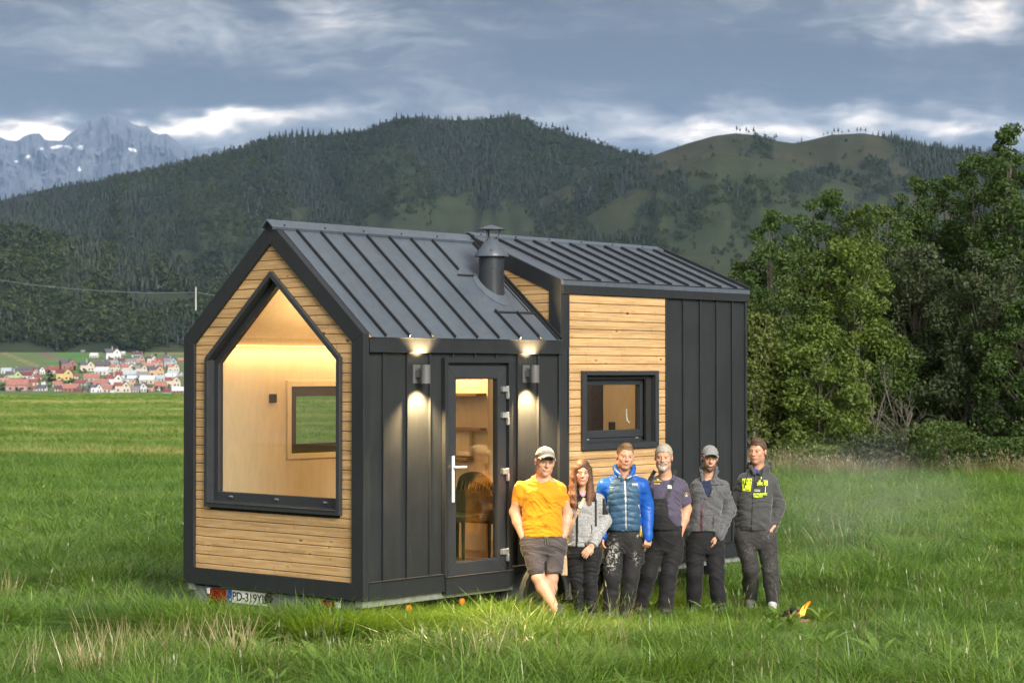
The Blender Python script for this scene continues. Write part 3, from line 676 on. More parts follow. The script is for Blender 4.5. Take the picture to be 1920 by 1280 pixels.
# ---- far range
RM = [(-300, 330), (-150, 290), (-60, 268), (0, 258), (12, 263), (30, 265), (45, 255), (62, 250), (72, 250), (82, 262), (100, 264), (113, 265), (125, 255), (135, 247), (150, 236), (165, 226), (176, 223), (181, 228), (190, 218), (202, 214), (212, 216), (222, 216), (235, 222), (247, 233), (262, 237), (275, 236), (285, 248), (297, 253), (312, 251), (330, 265), (345, 277), (357, 285), (366, 276), (378, 282), (395, 277), (408, 276), (425, 284), (445, 278), (470, 285), (520, 300), (700, 320), (1000, 360)]
nu, nt = 520, 90; u = np.linspace(-280, 900, nu); vr = interp(RM, u)+1.6*(VNA(u/4., 0*u)-.5)+1.2*(VNB(u/2., 0*u)-.5)
tt = np.linspace(0, 1, nt); U, T_ = np.meshgrid(u, tt); wu = U+14*(VNA.fbm(U/40, T_*5, 3)-.5)
rid = (1-np.abs(2*VNC(wu/26, T_*2.2)-1))*.6+(1-np.abs(2*VNB(wu/9, T_*6)-1))*.3+(1-np.abs(2*VNA(wu/4, T_*12)-1))*.12
fade = np.clip(T_*(1-T_)*4, 0, 1)**.6
V = 400+(vr-400)*T_**.85-16*(rid-.5)*fade; D = 19500+4200*T_-1500*(rid-.5)*fade
P = np.stack([CAM[0]+D*(FH[0]+(U-960)/FPX*RT[0]), CAM[1]+D*(FH[1]+(U-960)/FPX*RT[1]), CAM[2]+D*np.tan(PIT+np.arctan((640-V)/FPX))], -1)
bk = P[-1:]+np.array([FH[0]*1500, FH[1]*1500, -2400]); P = np.concatenate([P, bk], 0)
m, t, b = newmat('haze_tinted_rock'); co = t.coord(); n = t.noise(co, .0009, 7, .7); snow = t.attr('snow')
t.L.new(t.mix(snow, t.mix(t.mr(n, .35, .65), (.045, .055, .075), (.115, .122, .14)), (.80, .80, .82)), b.inputs['Base Color']); b.inputs['Roughness'].default_value = .9  # bluish rock tone takes in part of the distance haze
sn = np.zeros_like(U)
for (a, c, w_, h_, an) in [(104, 276, 13, 3.2, -.15), (128, 276, 9, 2.6, .3), (150, 277, 6, 4, .3), (50, 294, 6, 3, -.5), (247, 281, 9, 3.2, .35), (83, 323, 8, 2.6, -.3), (147, 317, 3, 5, -.4), (77, 279, 4, 2.5, 0), (30, 303, 4, 2, .2)]:
    du, dv = U-a, V-c; x_ = du*math.cos(an)+dv*math.sin(an); y_ = -du*math.sin(an)+dv*math.cos(an); sn = np.maximum(sn, np.exp(-(x_/w_)**2-(y_/h_)**2))
sn = sm(.33, .55, sn+.35*(VNA.fbm(U/6, V/4, 3)-.5)); sn = np.concatenate([sn, sn[-1:]*0], 0)
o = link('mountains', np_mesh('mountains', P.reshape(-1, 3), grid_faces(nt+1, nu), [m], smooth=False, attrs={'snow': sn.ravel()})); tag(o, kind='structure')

# ---- far forest: small conifers and broadleaves gathered in one object
def conifer(h, r, n=7, lv=4, seed=0):
    rg = np.random.default_rng(seed); vs, fs = [], []
    for k in range(lv):
        z0 = h*(.08+.84*k/lv); z1 = min(h, z0+h*(.92/lv)*1.55); rr = r*(1-k/lv)**.85*rg.uniform(.85, 1.1); b0 = len(vs)
        for i in range(n):
            q = 2*math.pi*(i+rg.uniform(-.3, .3))/n; vs.append((rr*math.cos(q)*rg.uniform(.7, 1.2), rr*math.sin(q)*rg.uniform(.7, 1.2), z0+h*rg.uniform(-.03, .03)))
        vs.append((0, 0, z1)); fs += [(b0+i, b0+(i+1) % n, b0+n) for i in range(n)]
    b0 = len(vs); vs += [(.02*h, 0, 0), (-.01*h, .017*h, 0), (-.01*h, -.017*h, 0), (0, 0, h*.5)]; fs += [(b0, b0+1, b0+3), (b0+1, b0+2, b0+3), (b0+2, b0, b0+3)]
    return np.array(vs), np.array(fs)
def blobtree(h, seed=0):
    rg = np.random.default_rng(seed); vs, fs = [], []
    for k in range(26):
        q = rg.uniform(0, 6.28); rr = .30*h*math.sqrt(rg.random()); z = h*rg.uniform(.25, .92); rr *= math.sin(math.pi*min(1, max(.1, z/h-.05)))**.5
        c = np.array([rr*math.cos(q), rr*math.sin(q), z]); b0 = len(vs); s_ = h*.13
        for i in range(5): vs.append(tuple(c+rg.normal(0, s_*.6, 3)))
        fs += [(b0, b0+1, b0+2), (b0, b0+2, b0+3), (b0+1, b0+3, b0+4), (b0+2, b0+4, b0)]
    return np.array(vs), np.array(fs)
def foliage_mat(name, ca, cb, attr=None, trans=.35, patch=None):
    m, t, b = newmat(name); out = [n for n in t.N if n.type == 'OUTPUT_MATERIAL'][0]
    r = t.new('ShaderNodeObjectInfo').outputs['Random'] if attr is None else t.attr(attr)
    n = t.noise(t.coord(), 1.1, 3)
    c = t.mix(t.mr(t.math('ADD', t.math('MULTIPLY', r, .7), t.math('MULTIPLY', n, .3)), .1, .9), ca, cb)
    t.L.new(c, b.inputs['Base Color']); b.inputs['Roughness'].default_value = .55; b.inputs['Specular IOR Level'].default_value = .3
    if patch: c = t.mix(t.mr(t.noise(t.new('ShaderNodeNewGeometry').outputs['Position'], .0035, 5, .65), .42, .66), c, t.vmath('MULTIPLY', c, patch)); t.L.new(c, b.inputs['Base Color'])
    tr = t.new('ShaderNodeBsdfTranslucent'); t.L.new(t.vmath('MULTIPLY', c, (1.25, 1.35, .7)), tr.inputs[0])
    mx = t.new('ShaderNodeMixShader'); mx.inputs[0].default_value = trans; t.L.new(b.outputs[0], mx.inputs[1]); t.L.new(tr.outputs[0], mx.inputs[2]); t.L.new(mx.outputs[0], out.inputs['Surface'])
    return m
M_con = foliage_mat('far_conifer', (.007, .013, .010), (.015, .024, .016), trans=.1, patch=(1.5, 1.5, 1.1)); M_bro = foliage_mat('far_broadleaf', (.014, .025, .011), (.036, .050, .018), trans=.2, patch=(1.5, 1.5, 1.0))
def scatter(name, protos, pts, kind='stuff', mats=None):
    """one object: prototype pieces kept as islands with a variant number, spread over points by geometry nodes
    pts rows: x,y,z, scale, rot, variant, tilt"""
    vs, fs, va, mi = [], [], [], []; nb = 0
    for k, (V, F, M) in enumerate(protos):
        vs.append(V); fs += (F+nb).tolist(); va += [k]*len(V); mi += (M.tolist() if hasattr(M, 'tolist') else [M]*len(F)); nb += len(V)
    V = np.concatenate(vs); n = len(pts)
    AV = np.concatenate([V, pts[:, :3]]); me = bpy.data.meshes.new(name); me.from_pydata(AV.tolist(), [], fs); me.update()
    me.polygons.foreach_set('material_index', np.array(mi, np.int32))
    for m_ in mats: me.materials.append(m_)
    z = np.zeros(nb)
    for k, a, tp in (('variant', np.concatenate([va, pts[:, 5]]), 'INT'), ('size', np.concatenate([z, pts[:, 3]]), 'FLOAT'), ('spin', np.concatenate([z, pts[:, 4]]), 'FLOAT'), ('tilt', np.concatenate([z, pts[:, 6]]), 'FLOAT'), ('is_point', np.concatenate([z, np.ones(n)]), 'FLOAT'), ('rnd', np.concatenate([z, rng.random(n)]), 'FLOAT')):
        at_ = me.attributes.new(k, tp, 'POINT'); at_.data.foreach_set('value', np.asarray(a, np.int32 if tp == 'INT' else np.float32))
    o = link(name, me); tag(o, kind=kind)
    ng = bpy.data.node_groups.new(name+'_spread', 'GeometryNodeTree'); ng.interface.new_socket('Geometry', in_out='INPUT', socket_type='NodeSocketGeometry'); ng.interface.new_socket('Geometry', in_out='OUTPUT', socket_type='NodeSocketGeometry')
    N, L = ng.nodes, ng.links; gi = N.new('NodeGroupInput'); go = N.new('NodeGroupOutput')
    def na(nm, tp): q = N.new('GeometryNodeInputNamedAttribute'); q.data_type = tp; q.inputs['Name'].default_value = nm; return q.outputs['Attribute']
    sp = N.new('GeometryNodeSeparateGeometry'); sp.domain = 'POINT'; cmp_ = N.new('FunctionNodeCompare'); cmp_.data_type = 'FLOAT'; cmp_.operation = 'GREATER_THAN'; L.new(na('is_point', 'FLOAT'), cmp_.inputs['A']); cmp_.inputs['B'].default_value = .5
    L.new(gi.outputs[0], sp.inputs[0]); L.new(cmp_.outputs[0], sp.inputs['Selection'])
    si = N.new('GeometryNodeSplitToInstances'); si.domain = 'POINT'; L.new(sp.outputs['Inverted'], si.inputs[0]); L.new(na('variant', 'INT'), si.inputs['Group ID'])
    ip = N.new('GeometryNodeInstanceOnPoints'); L.new(sp.outputs['Selection'], ip.inputs['Points']); L.new(si.outputs[0], ip.inputs['Instance']); ip.inputs['Pick Instance'].default_value = True
    L.new(na('variant', 'INT'), ip.inputs['Instance Index'])
    cx = N.new('ShaderNodeCombineXYZ'); L.new(na('tilt', 'FLOAT'), cx.inputs[0]); L.new(na('spin', 'FLOAT'), cx.inputs[2])
    L.new(cx.outputs[0], ip.inputs['Rotation']); L.new(na('size', 'FLOAT'), ip.inputs['Scale']); L.new(ip.outputs[0], go.inputs[0])
    md = o.modifiers.new('spread', 'NODES'); md.node_group = ng
    return o
protos = []
for s_ in range(4): v, f = conifer(1, .20, 7, 4, s_); protos.append((v, f, 0))
for s_ in range(3): v, f = blobtree(.8, s_+10); protos.append((v, f, 1))
F_ = np.concatenate(FOREST); n = len(F_)
var = np.where(F_[:, 4] > .5, rng.integers(4, 7, n), rng.integers(0, 4, n))
scatter('hill_forest', protos, np.stack([F_[:, 0], F_[:, 1], F_[:, 2], F_[:, 3], rng.uniform(0, 6.28, n), var, np.zeros(n)], 1), mats=[M_con, M_bro])
# trees that stand out on the crests, one object each
RIDGE_TREES = [  # label, ridge, [(u, pixels high)]
 ('dark conifer on the long left crest against the pale clouds', ridge1, [(420, 15), (432, 13), (345, 11), (331, 13), (458, 9), (470, 13), (486, 10), (505, 17), (515, 13), (523, 15), (535, 17), (547, 18), (556, 16), (566, 19), (577, 17), (587, 15), (600, 13), (621, 14), (633, 10), (646, 13), (655, 12), (664, 9), (675, 8), (700, 9), (712, 11)], 'trees on the left crest'),
 ('dark conifer on the flat forested summit above the house', ridge1, [(743, 14), (752, 10), (764, 9), (779, 10), (792, 12), (804, 9), (820, 6), (835, 6), (858, 11), (880, 5), (905, 7), (922, 5), (940, 8), (952, 8), (964, 9), (975, 7)], 'trees on the flat summit'),
 ('bare-stemmed tree on the shoulder right of the forested summit', ridge1, [(1015, 12), (1024, 14), (1036, 17), (1043, 12), (1050, 14), (1056, 16), (1064, 19), (1075, 9), (1084, 11), (1099, 15), (1122, 12), (1134, 10)], 'trees on the shoulder'),
 ('lone tree with a bare stem on the bald rounded summit', ridge2, [(1382, 15), (1388, 12), (1400, 14), (1405, 10), (1414, 15)], 'trees on the bald summit'),
 ('lone crooked tree in the saddle between the two bald summits', ridge2, [(1456, 14)], None), ('small round tree on the slope left of the second bald summit', ridge2, [(1504, 9)], None),
 ('small tree on the crown of the second bald summit', ridge2, [(1545, 8), (1553, 9), (1565, 13), (1573, 13), (1580, 8), (1592, 9), (1608, 12), (1615, 12), (1624, 12)], 'trees on the second bald summit'),
 ('dark conifer on the wooded crest descending behind the tall birch', ridge2, [(1648, 11), (1656, 10), (1668, 9), (1680, 9), (1692, 8), (1708, 8), (1725, 8), (1745, 7), (1770, 8), (1790, 9), (1806, 9), (1825, 12), (1840, 8)], 'conifers on the right crest')]
TM = []
for s_ in range(3): v, f = conifer(1, .17, 7, 5, 30+s_); TM.append(np_mesh('conifer', v, f, [M_con]))
v, f = conifer(.55, .17, 6, 3, 40); v = v+[0, 0, .45]; v2 = np.array([(.022, 0, 0), (-.012, .02, 0), (-.012, -.02, 0), (.012, 0, .6), (-.008, .01, .6), (-.008, -.01, .6)]); f2 = np.array([(0, 1, 4), (0, 4, 3), (1, 2, 5), (1, 5, 4), (2, 0, 3), (2, 3, 5)])
TM.append(np_mesh('bare_stem_tree', np.concatenate([v, v2]), np.concatenate([f, f2+len(v)]), [M_con]))
for lab, rf, lst, grp in RIDGE_TREES:
    for k, (uu, hp) in enumerate(lst):
        x, y, z = rf(uu); d = 3300 if rf is ridge2 else 3900; bare = ('bare' in lab or 'lone' in lab or 'crown of' in lab)
        o = link('bare_stem_tree' if bare else 'conifer', TM[3] if bare else TM[k % 3]); o.location = (x, y, float(z)-1.5)
        s_ = (hp+2)*d/FPX*1.06; o.scale = (s_*(1.25 if not bare else 1), s_*(1.25 if not bare else 1), s_); o.rotation_euler = (0, 0, k*1.3); tag(o, lab, 'tree', grp)

# ---- valley floor between the meadow and the hills
nu, nt = 260, 120; u = np.linspace(-300, 2200, nu); tt = np.linspace(0, 1, nt); U, T_ = np.meshgrid(u, tt)
def vdist(v): return 1150+(752-v)/(752-655)*880
V = 790+(640-790)*T_; Dv = np.where(V > 752, 1150-(V-752)*14, vdist(V)); 
X = CAM[0]+Dv*(FH[0]+(U-960)/FPX*RT[0]); Y = CAM[1]+Dv*(FH[1]+(U-960)/FPX*RT[1]); Z = CAM[2]+Dv*np.tan(PIT+np.arctan((640-V)/FPX))
def vcol(U, V):
    base = np.stack([np.full(U.shape, .085), np.full(U.shape, .135), np.full(U.shape, .035)], -1)
    def blend(mask, col):
        nonlocal base
        mask = np.clip(mask, 0, 1)[..., None]; base = base*(1-mask)+np.array(col)*mask
    n = VNA.fbm(U/30, V/5, 3); blend(sm(.5, .7, n)*.5, (.13, .15, .06))
    cl = V-(684+.10*(U-130)*1.0); blend(sm(60, 150, U)*sm(178, 150, U)*sm(700, 690, V), (.055, .16, .028))
    lx = 55+(V-656)*2.45; blend(sm(0, 5, U-lx)*sm(24, 17, U-lx)*sm(652, 656, V)*sm(686, 680, V), (.15, .10, .085))
    lx = 2+(V-660)*2.6; blend(np.exp(-((U-lx)/5)**2)*sm(655, 659, V)*sm(690, 684, V), (.26, .20, .09))
    blend(sm(200, 215, U)*sm(662, 654, V)*sm(.4, .5, VNB(U/30, V/3)), (.24, .19, .10)); blend(sm(260, 300, U)*sm(668, 655, V)*.8, (.25, .20, .12)); blend(sm(150, 170, U)*sm(668, 700, V)*.35, (.14, .14, .07))
    return base
me = np_mesh('valley_floor', np.stack([X, Y, Z], -1).reshape(-1, 3), grid_faces(nt, nu), smooth=True, attrs={'tone': vcol(U, V).reshape(-1, 3)})
m, t, b = newmat('valley_fields'); c = t.attr('tone', 'Color'); n = t.noise(t.coord(), .03, 5, .6); t.L.new(t.vmath('SCALE', c, t.mr(n, .3, .7, .75, 1.2)), b.inputs['Base Color']); b.inputs['Roughness'].default_value = .95
me.materials.append(m); o = link('valley_floor', me); tag(o, kind='structure')
def vpos(u, v):
    d = vdist(v) if v <= 752 else 1150; p = far(u, d); p[2] = zof(v, d); return p, d

# ---- village houses: (u, base v, width px, wall, roof, view)
WC = dict(white=(.62, .62, .60), cream=(.55, .48, .36), yellow=(.62, .42, .07), green=(.35, .50, .16), pink=(.50, .26, .22), orange=(.58, .32, .14), brick=(.33, .12, .08), blue=(.32, .42, .48), grey=(.36, .36, .35), brown=(.20, .13, .10))
RC = dict(red=(.30, .045, .04), salmon=(.42, .13, .09), slate=(.095, .095, .125), maroon=(.13, .05, .06), white=(.58, .61, .64), pale_blue=(.36, .44, .50), dark_red=(.20, .03, .03), green=(.06, .16, .11), orange=(.45, .17, .07), grey=(.22, .21, .22))
_mc = {}
def mute(c, q=.30):
    g = .3*c[0]+.6*c[1]+.1*c[2]; return tuple(.80*(x*(1-q)+g*q) for x in c)
def cmat(kind, k):
    if (kind, k) not in _mc: _mc[(kind, k)] = flat(f'{k}_{kind}', mute((WC if kind == 'render' else RC)[k]), .8, var=.15, vs=.4)
    return _mc[(kind, k)]
M_vwin = flat('village_window', (.03, .035, .045), .2)
A3 = [(120, 640, 200, 'white', 'pale_blue', 0), (320, 632, 200, 'grey', 'slate', 0), (540, 640, 220, 'grey', 'slate', 0), (690, 665, 160, 'cream', 'red', 1), (800, 650, 200, 'white', 'slate', 1), (1040, 640, 250, 'cream', 'red', 0), (80, 800, 180, 'pink', 'maroon', 1), (290, 790, 290, 'green', 'slate', 1), (500, 750, 260, 'white', 'dark_red', 0), (640, 785, 110, 'white', 'grey', 1), (750, 755, 150, 'cream', 'red', 0), (870, 862, 90, 'white', 'grey', 1), (1290, 775, 330, 'yellow', 'dark_red', 1), (1480, 740, 160, 'white', 'red', 0), (1380, 560, 300, 'brick', 'slate', 1), (1750, 590, 280, 'cream', 'slate', 1), (340, 862, 230, 'grey', 'red', 0), (640, 882, 240, 'cream', 'red', 0), (330, 985, 420, 'pink', 'salmon', 0), (660, 985, 150, 'white', 'red', 0), (820, 985, 200, 'white', 'slate', 0), (1150, 905, 190, 'blue', 'salmon', 0), (1190, 995, 190, 'white', 'dark_red', 0), (1400, 1005, 280, 'brick', 'salmon', 0), (1570, 1012, 130, 'brick', 'dark_red', 0), (1600, 885, 220, 'grey', 'red', 0), (1760, 1012, 150, 'grey', 'slate', 0), (1830, 805, 300, 'grey', 'salmon', 0), (1480, 180, 110, 'grey', 'white', 0), (1650, 240, 80, 'brown', 'grey', 0), (1870, 320, 160, 'white', 'white', 0)]
A4 = [(460, 350, 300, 'white', 'slate', 1), (640, 275, 90, 'grey', 'white', 0), (920, 312, 200, 'white', 'maroon', 0), (970, 425, 220, 'pink', 'green', 1), (220, 545, 280, 'brick', 'slate', 0), (450, 455, 200, 'grey', 'maroon', 1), (630, 445, 200, 'grey', 'maroon', 0), (790, 455, 190, 'white', 'grey', 0), (1230, 425, 190, 'white', 'maroon', 1), (1400, 445, 200, 'pink', 'red', 0), (1560, 405, 220, 'cream', 'slate', 0), (1690, 445, 140, 'brown', 'slate', 1), (1795, 405, 130, 'brick', 'orange', 0), (500, 605, 220, 'cream', 'salmon', 1), (760, 635, 280, 'cream', 'salmon', 1), (1020, 645, 250, 'cream', 'grey', 1), (1130, 535, 190, 'grey', 'orange', 0), (1330, 515, 220, 'pink', 'salmon', 1), (1600, 505, 250, 'blue', 'grey', 1), (1660, 605, 230, 'cream', 'orange', 1), (1790, 690, 120, 'grey', 'grey', 1), (1320, 695, 300, 'orange', 'slate', 1), (200, 665, 280, 'white', 'white', 0), (560, 705, 180, 'grey', 'red', 0), (790, 725, 270, 'grey', 'pale_blue', 0), (1040, 735, 240, 'grey', 'grey', 0), (1640, 705, 210, 'blue', 'pale_blue', 0), (600, 775, 140, 'cream', 'white', 0), (820, 785, 180, 'blue', 'white', 0), (1120, 845, 300, 'cream', 'white', 0), (1370, 795, 220, 'cream', 'pale_blue', 0), (1600, 765, 220, 'grey', 'white', 0), (480, 885, 330, 'white', 'red', 1), (800, 895, 200, 'orange', 'pale_blue', 1), (1000, 1005, 250, 'white', 'slate', 1), (1400, 955, 250, 'brown', 'salmon', 0), (1650, 905, 290, 'cream', 'red', 1), (290, 832, 110, 'blue', 'pale_blue', 1), (640, 1015, 300, 'cream', 'red', 1), (880, 1012, 180, 'cream', 'grey', 0), (1240, 992, 160, 'orange', 'maroon', 1), (1345, 985, 90, 'white', 'grey', 0), (290, 1015, 260, 'cream', 'salmon', 0), (120, 1018, 230, 'white', 'slate', 1), (440, 1022, 80, 'white', 'grey', 1), (1745, 1040, 230, 'brick', 'white', 0), (1520, 1045, 160, 'blue', 'dark_red', 0), (200, 902, 260, 'grey', 'salmon', 0), (60, 872, 150, 'cream', 'salmon', 0)]
HS = [(x/10.667, 640+y/10.667, w_/10.667, a, c, d) for x, y, w_, a, c, d in A3]+[(170+x/10.667, 640+y/10.667, w_/10.667, a, c, d) for x, y, w_, a, c, d in A4]
rows = {}
for i, h in enumerate(HS): rows.setdefault((h[3], h[4]), []).append(i)
LABS = {}
def band(v): return 'highest, beside the fields' if v < 684 else 'upper part' if v < 698 else 'middle part' if v < 713 else 'lower part' if v < 726 else 'front row'
for (wc, rc), ids in rows.items():
    sub = {}
    for i in ids: sub.setdefault(band(HS[i][1]), []).append(i)
    for bd, l in sub.items():
        l.sort(key=lambda i: HS[i][0])
        for j, i in enumerate(l):
            rcn = rc.replace('_', ' '); base = f'{wc} village house under a {rcn} roof'
            if len(ids) == 1: LABS[i] = base+(', gable towards the meadow' if HS[i][5] else ', eaves towards the meadow')
            elif len(l) == 1: LABS[i] = base+', '+{'highest, beside the fields': 'highest one, beside the fields', 'upper part': 'in the upper village', 'middle part': 'in mid village', 'lower part': 'in the lower village', 'front row': 'by the meadow edge'}[bd]
            else: LABS[i] = base+f", {['leftmost', 'second from the left', 'third from the left', 'fourth from the left'][j]} in the {bd if bd != 'highest, beside the fields' else 'highest row'}"
def village_house(i):
    u, v, wp, wc, rc, gv = HS[i]; p, d = vpos(u, v); w_ = wp*d/FPX; dp = w_*(.75 if gv else .6); hw = min(w_*(.42 if gv else .27), 6.2); rg = np.random.default_rng(i)
    if wp < 11: hw = w_*.5
    rh = (w_ if gv else dp)*(.34 if gv else .42); th = YAW+rg.uniform(-.25, .25)+(.25 if gv else 0)
    g = thing('village_house', p, LABS[i], 'house', 'houses of the village', th)
    b = MB(); x0, x1 = -w_/2, w_/2; y0, y1 = 0, dp
    if gv:   # gable faces the viewer on the right part, long roof running back-left
        b.box(x0, x1, y0, y1, -3, hw); b.prism([(x0*.1+x1*.0, y0-.01, hw-.01), (x1, y0-.01, hw-.01), ((x1+x0*.1)/2, y0-.01, hw+rh*.8)], (0, dp*.9, 0)); b.build('wall', cmat('render', wc), g)
        b = MB(); e = w_*.04; xm = (x1+x0*.1)/2
        for a_, c_ in ((x0*.1-e, xm), (x1+e, xm)): b.prism([(a_, y0-e, hw-.35), (c_, y0-e, hw+rh*.8+.15), (c_, y0-e, hw+rh*.8+.5), (a_, y0-e, hw+.05)], (0, dp+2*e, 0))
        b.prism([(x0-e, y0-e, hw), (x0-e, dp/2, hw+rh*.75), (x0-e, y1+e, hw)], (w_*.5, 0, 0)); b.build('roof', cmat('tiles', rc), g)
        W_ = [(x1*.25, hw*.30), (x1*.70, hw*.30), (x1*.47, hw*1.05), (x0*.6, hw*.35)]
    else:
        b.box(x0, x1, y0, y1, -3, hw); b.prism([(x0, y0, hw), (x0, y1, hw), (x0, (y0+y1)/2, hw+rh)], (x1-x0, 0, 0)); b.build('wall', cmat('render', wc), g)
        b = MB(); e = w_*.03; ym = (y0+y1)/2
        for a_ in (y0-e, y1+e): b.prism([(x0-e, a_, hw-.3), (x0-e, ym, hw+rh+.1), (x0-e, ym, hw+rh+.5), (x0-e, a_, hw+.1)], (w_+2*e, 0, 0))
        b.build('roof', cmat('tiles', rc), g); W_ = [(x0*.6, hw*.4), (0, hw*.4), (x1*.6, hw*.4)]
    if wp > 12:
        for a_, c_ in W_: b = MB(); b.box(a_-w_*.05, a_+w_*.05, y0-.12, y0+.05, c_-.7, c_+.7); b.build('window', M_vwin, g)
    if wp > 17 and i % 2: b = MB(); b.box(-.5, .3, dp*.45, dp*.45+.7, hw+rh*.4, hw+rh+1.2); b.build('chimney', cmat('render', 'grey'), g)
for i in range(len(HS)): village_house(i)
# trees of the village and hedges above it
bush_me = []
for s_ in range(3): v, f = blobtree(1, 60+s_); v[:, 0:2] *= 1.5; v[:, 2] -= .15; bush_me.append(np_mesh('village_tree', v, f, [M_bro]))
VT = [(94, 716, 16), (92, 705, 12), (104, 722, 14), (5, 733, 14), (15, 728, 8), (122, 722, 8), (130, 722, 9), (152, 716, 8), (138, 717, 8), (90, 731, 7), (70, 722, 7), (182, 700, 8), (140, 694, 9), (197, 693, 7), (240, 660, 6), (246, 661, 5), (270, 664, 5), (292, 667, 5), (311, 665, 5), (254, 705, 6), (285, 706, 7), (293, 734, 9), (277, 736, 7), (305, 733, 8), (318, 727, 7), (262, 736, 5), (335, 720, 6), (226, 690, 6), (214, 705, 6), (300, 690, 6), (172, 722, 6), (47, 716, 8), (56, 707, 7)]+[(float(a_), float(b__), float(c__)) for a_, b__, c__ in zip(np.random.default_rng(77).uniform(2, 340, 60), np.random.default_rng(78).uniform(694, 736, 60), np.random.default_rng(79).uniform(4, 8, 60))]
for k, (uu, v_, hp) in enumerate(VT):
    p, d = vpos(uu, v_); o = link('village_tree', bush_me[k % 3]); o.location = p; s_ = hp*d/FPX*1.2; o.scale = (s_, s_, s_); o.rotation_euler = (0, 0, k)
    hi = v_ < 670; tag(o, 'small dark bush on the pale slope above the village' if hi else 'dark green garden tree between the village houses', 'bush' if hi else 'tree', 'bushes above the village' if hi else 'garden trees of the village')
for k, (uu, v_, wp, hp) in enumerate([(203, 651, 34, 9), (223, 652, 22, 10), (240, 652, 26, 6), (268, 652, 30, 8)]):
    d = 2010; p = far(uu, d); p[2] = zof(v_, d); o = link('hedge', bush_me[k % 3]); o.location = p; o.scale = (wp*d/FPX*.9, 12, hp*d/FPX*1.2); o.rotation_euler = (0, 0, YAW)
    tag(o, ['dark hedge at the foot of the forest, leftmost above the village', 'tall rounded hedge clump at the forest foot, above the white house', 'thin low hedge strip between two clumps above the village', 'long low hedge on the dry slope, rightmost above the village'][k], 'hedge', 'hedges above the village')
# power line
M_pole = flat('concrete_pole', (.45, .45, .44), .7); M_cable = flat('power_cable', (.16, .18, .21), .6)
d = 1600; p = far(367, d); zt, zb = zof(538, d), zof(577, d); pt = thing('power_pole', (p[0], p[1], zb), 'pale utility pole standing on the hillside meadow above the village', 'pole')
b = MB(); b.tube([(0, 0, -2), (0, 0, zt-zb)], [.55, .38], 8); b.build('mast', M_pole, pt); b = MB(); b.box(-.9, .9, -.2, .2, zt-zb-2.2, zt-zb-1.2); b.build('crossarm', M_pole, pt)
pts = []
for uu, v_ in [(-260, 502), (-120, 513), (0, 525), (60, 534), (130, 541), (200, 546), (270, 549), (330, 549), (367, 548), (400, 553), (470, 566), (620, 590)]:
    q = far(uu, d); q[2] = zof(v_, d); pts.append(q)
b = MB(); b.tube(pts, .17, 4); tag(b.build('power_line', M_cable), 'thin power cable sagging across the dark forest to the pale pole', 'power line')
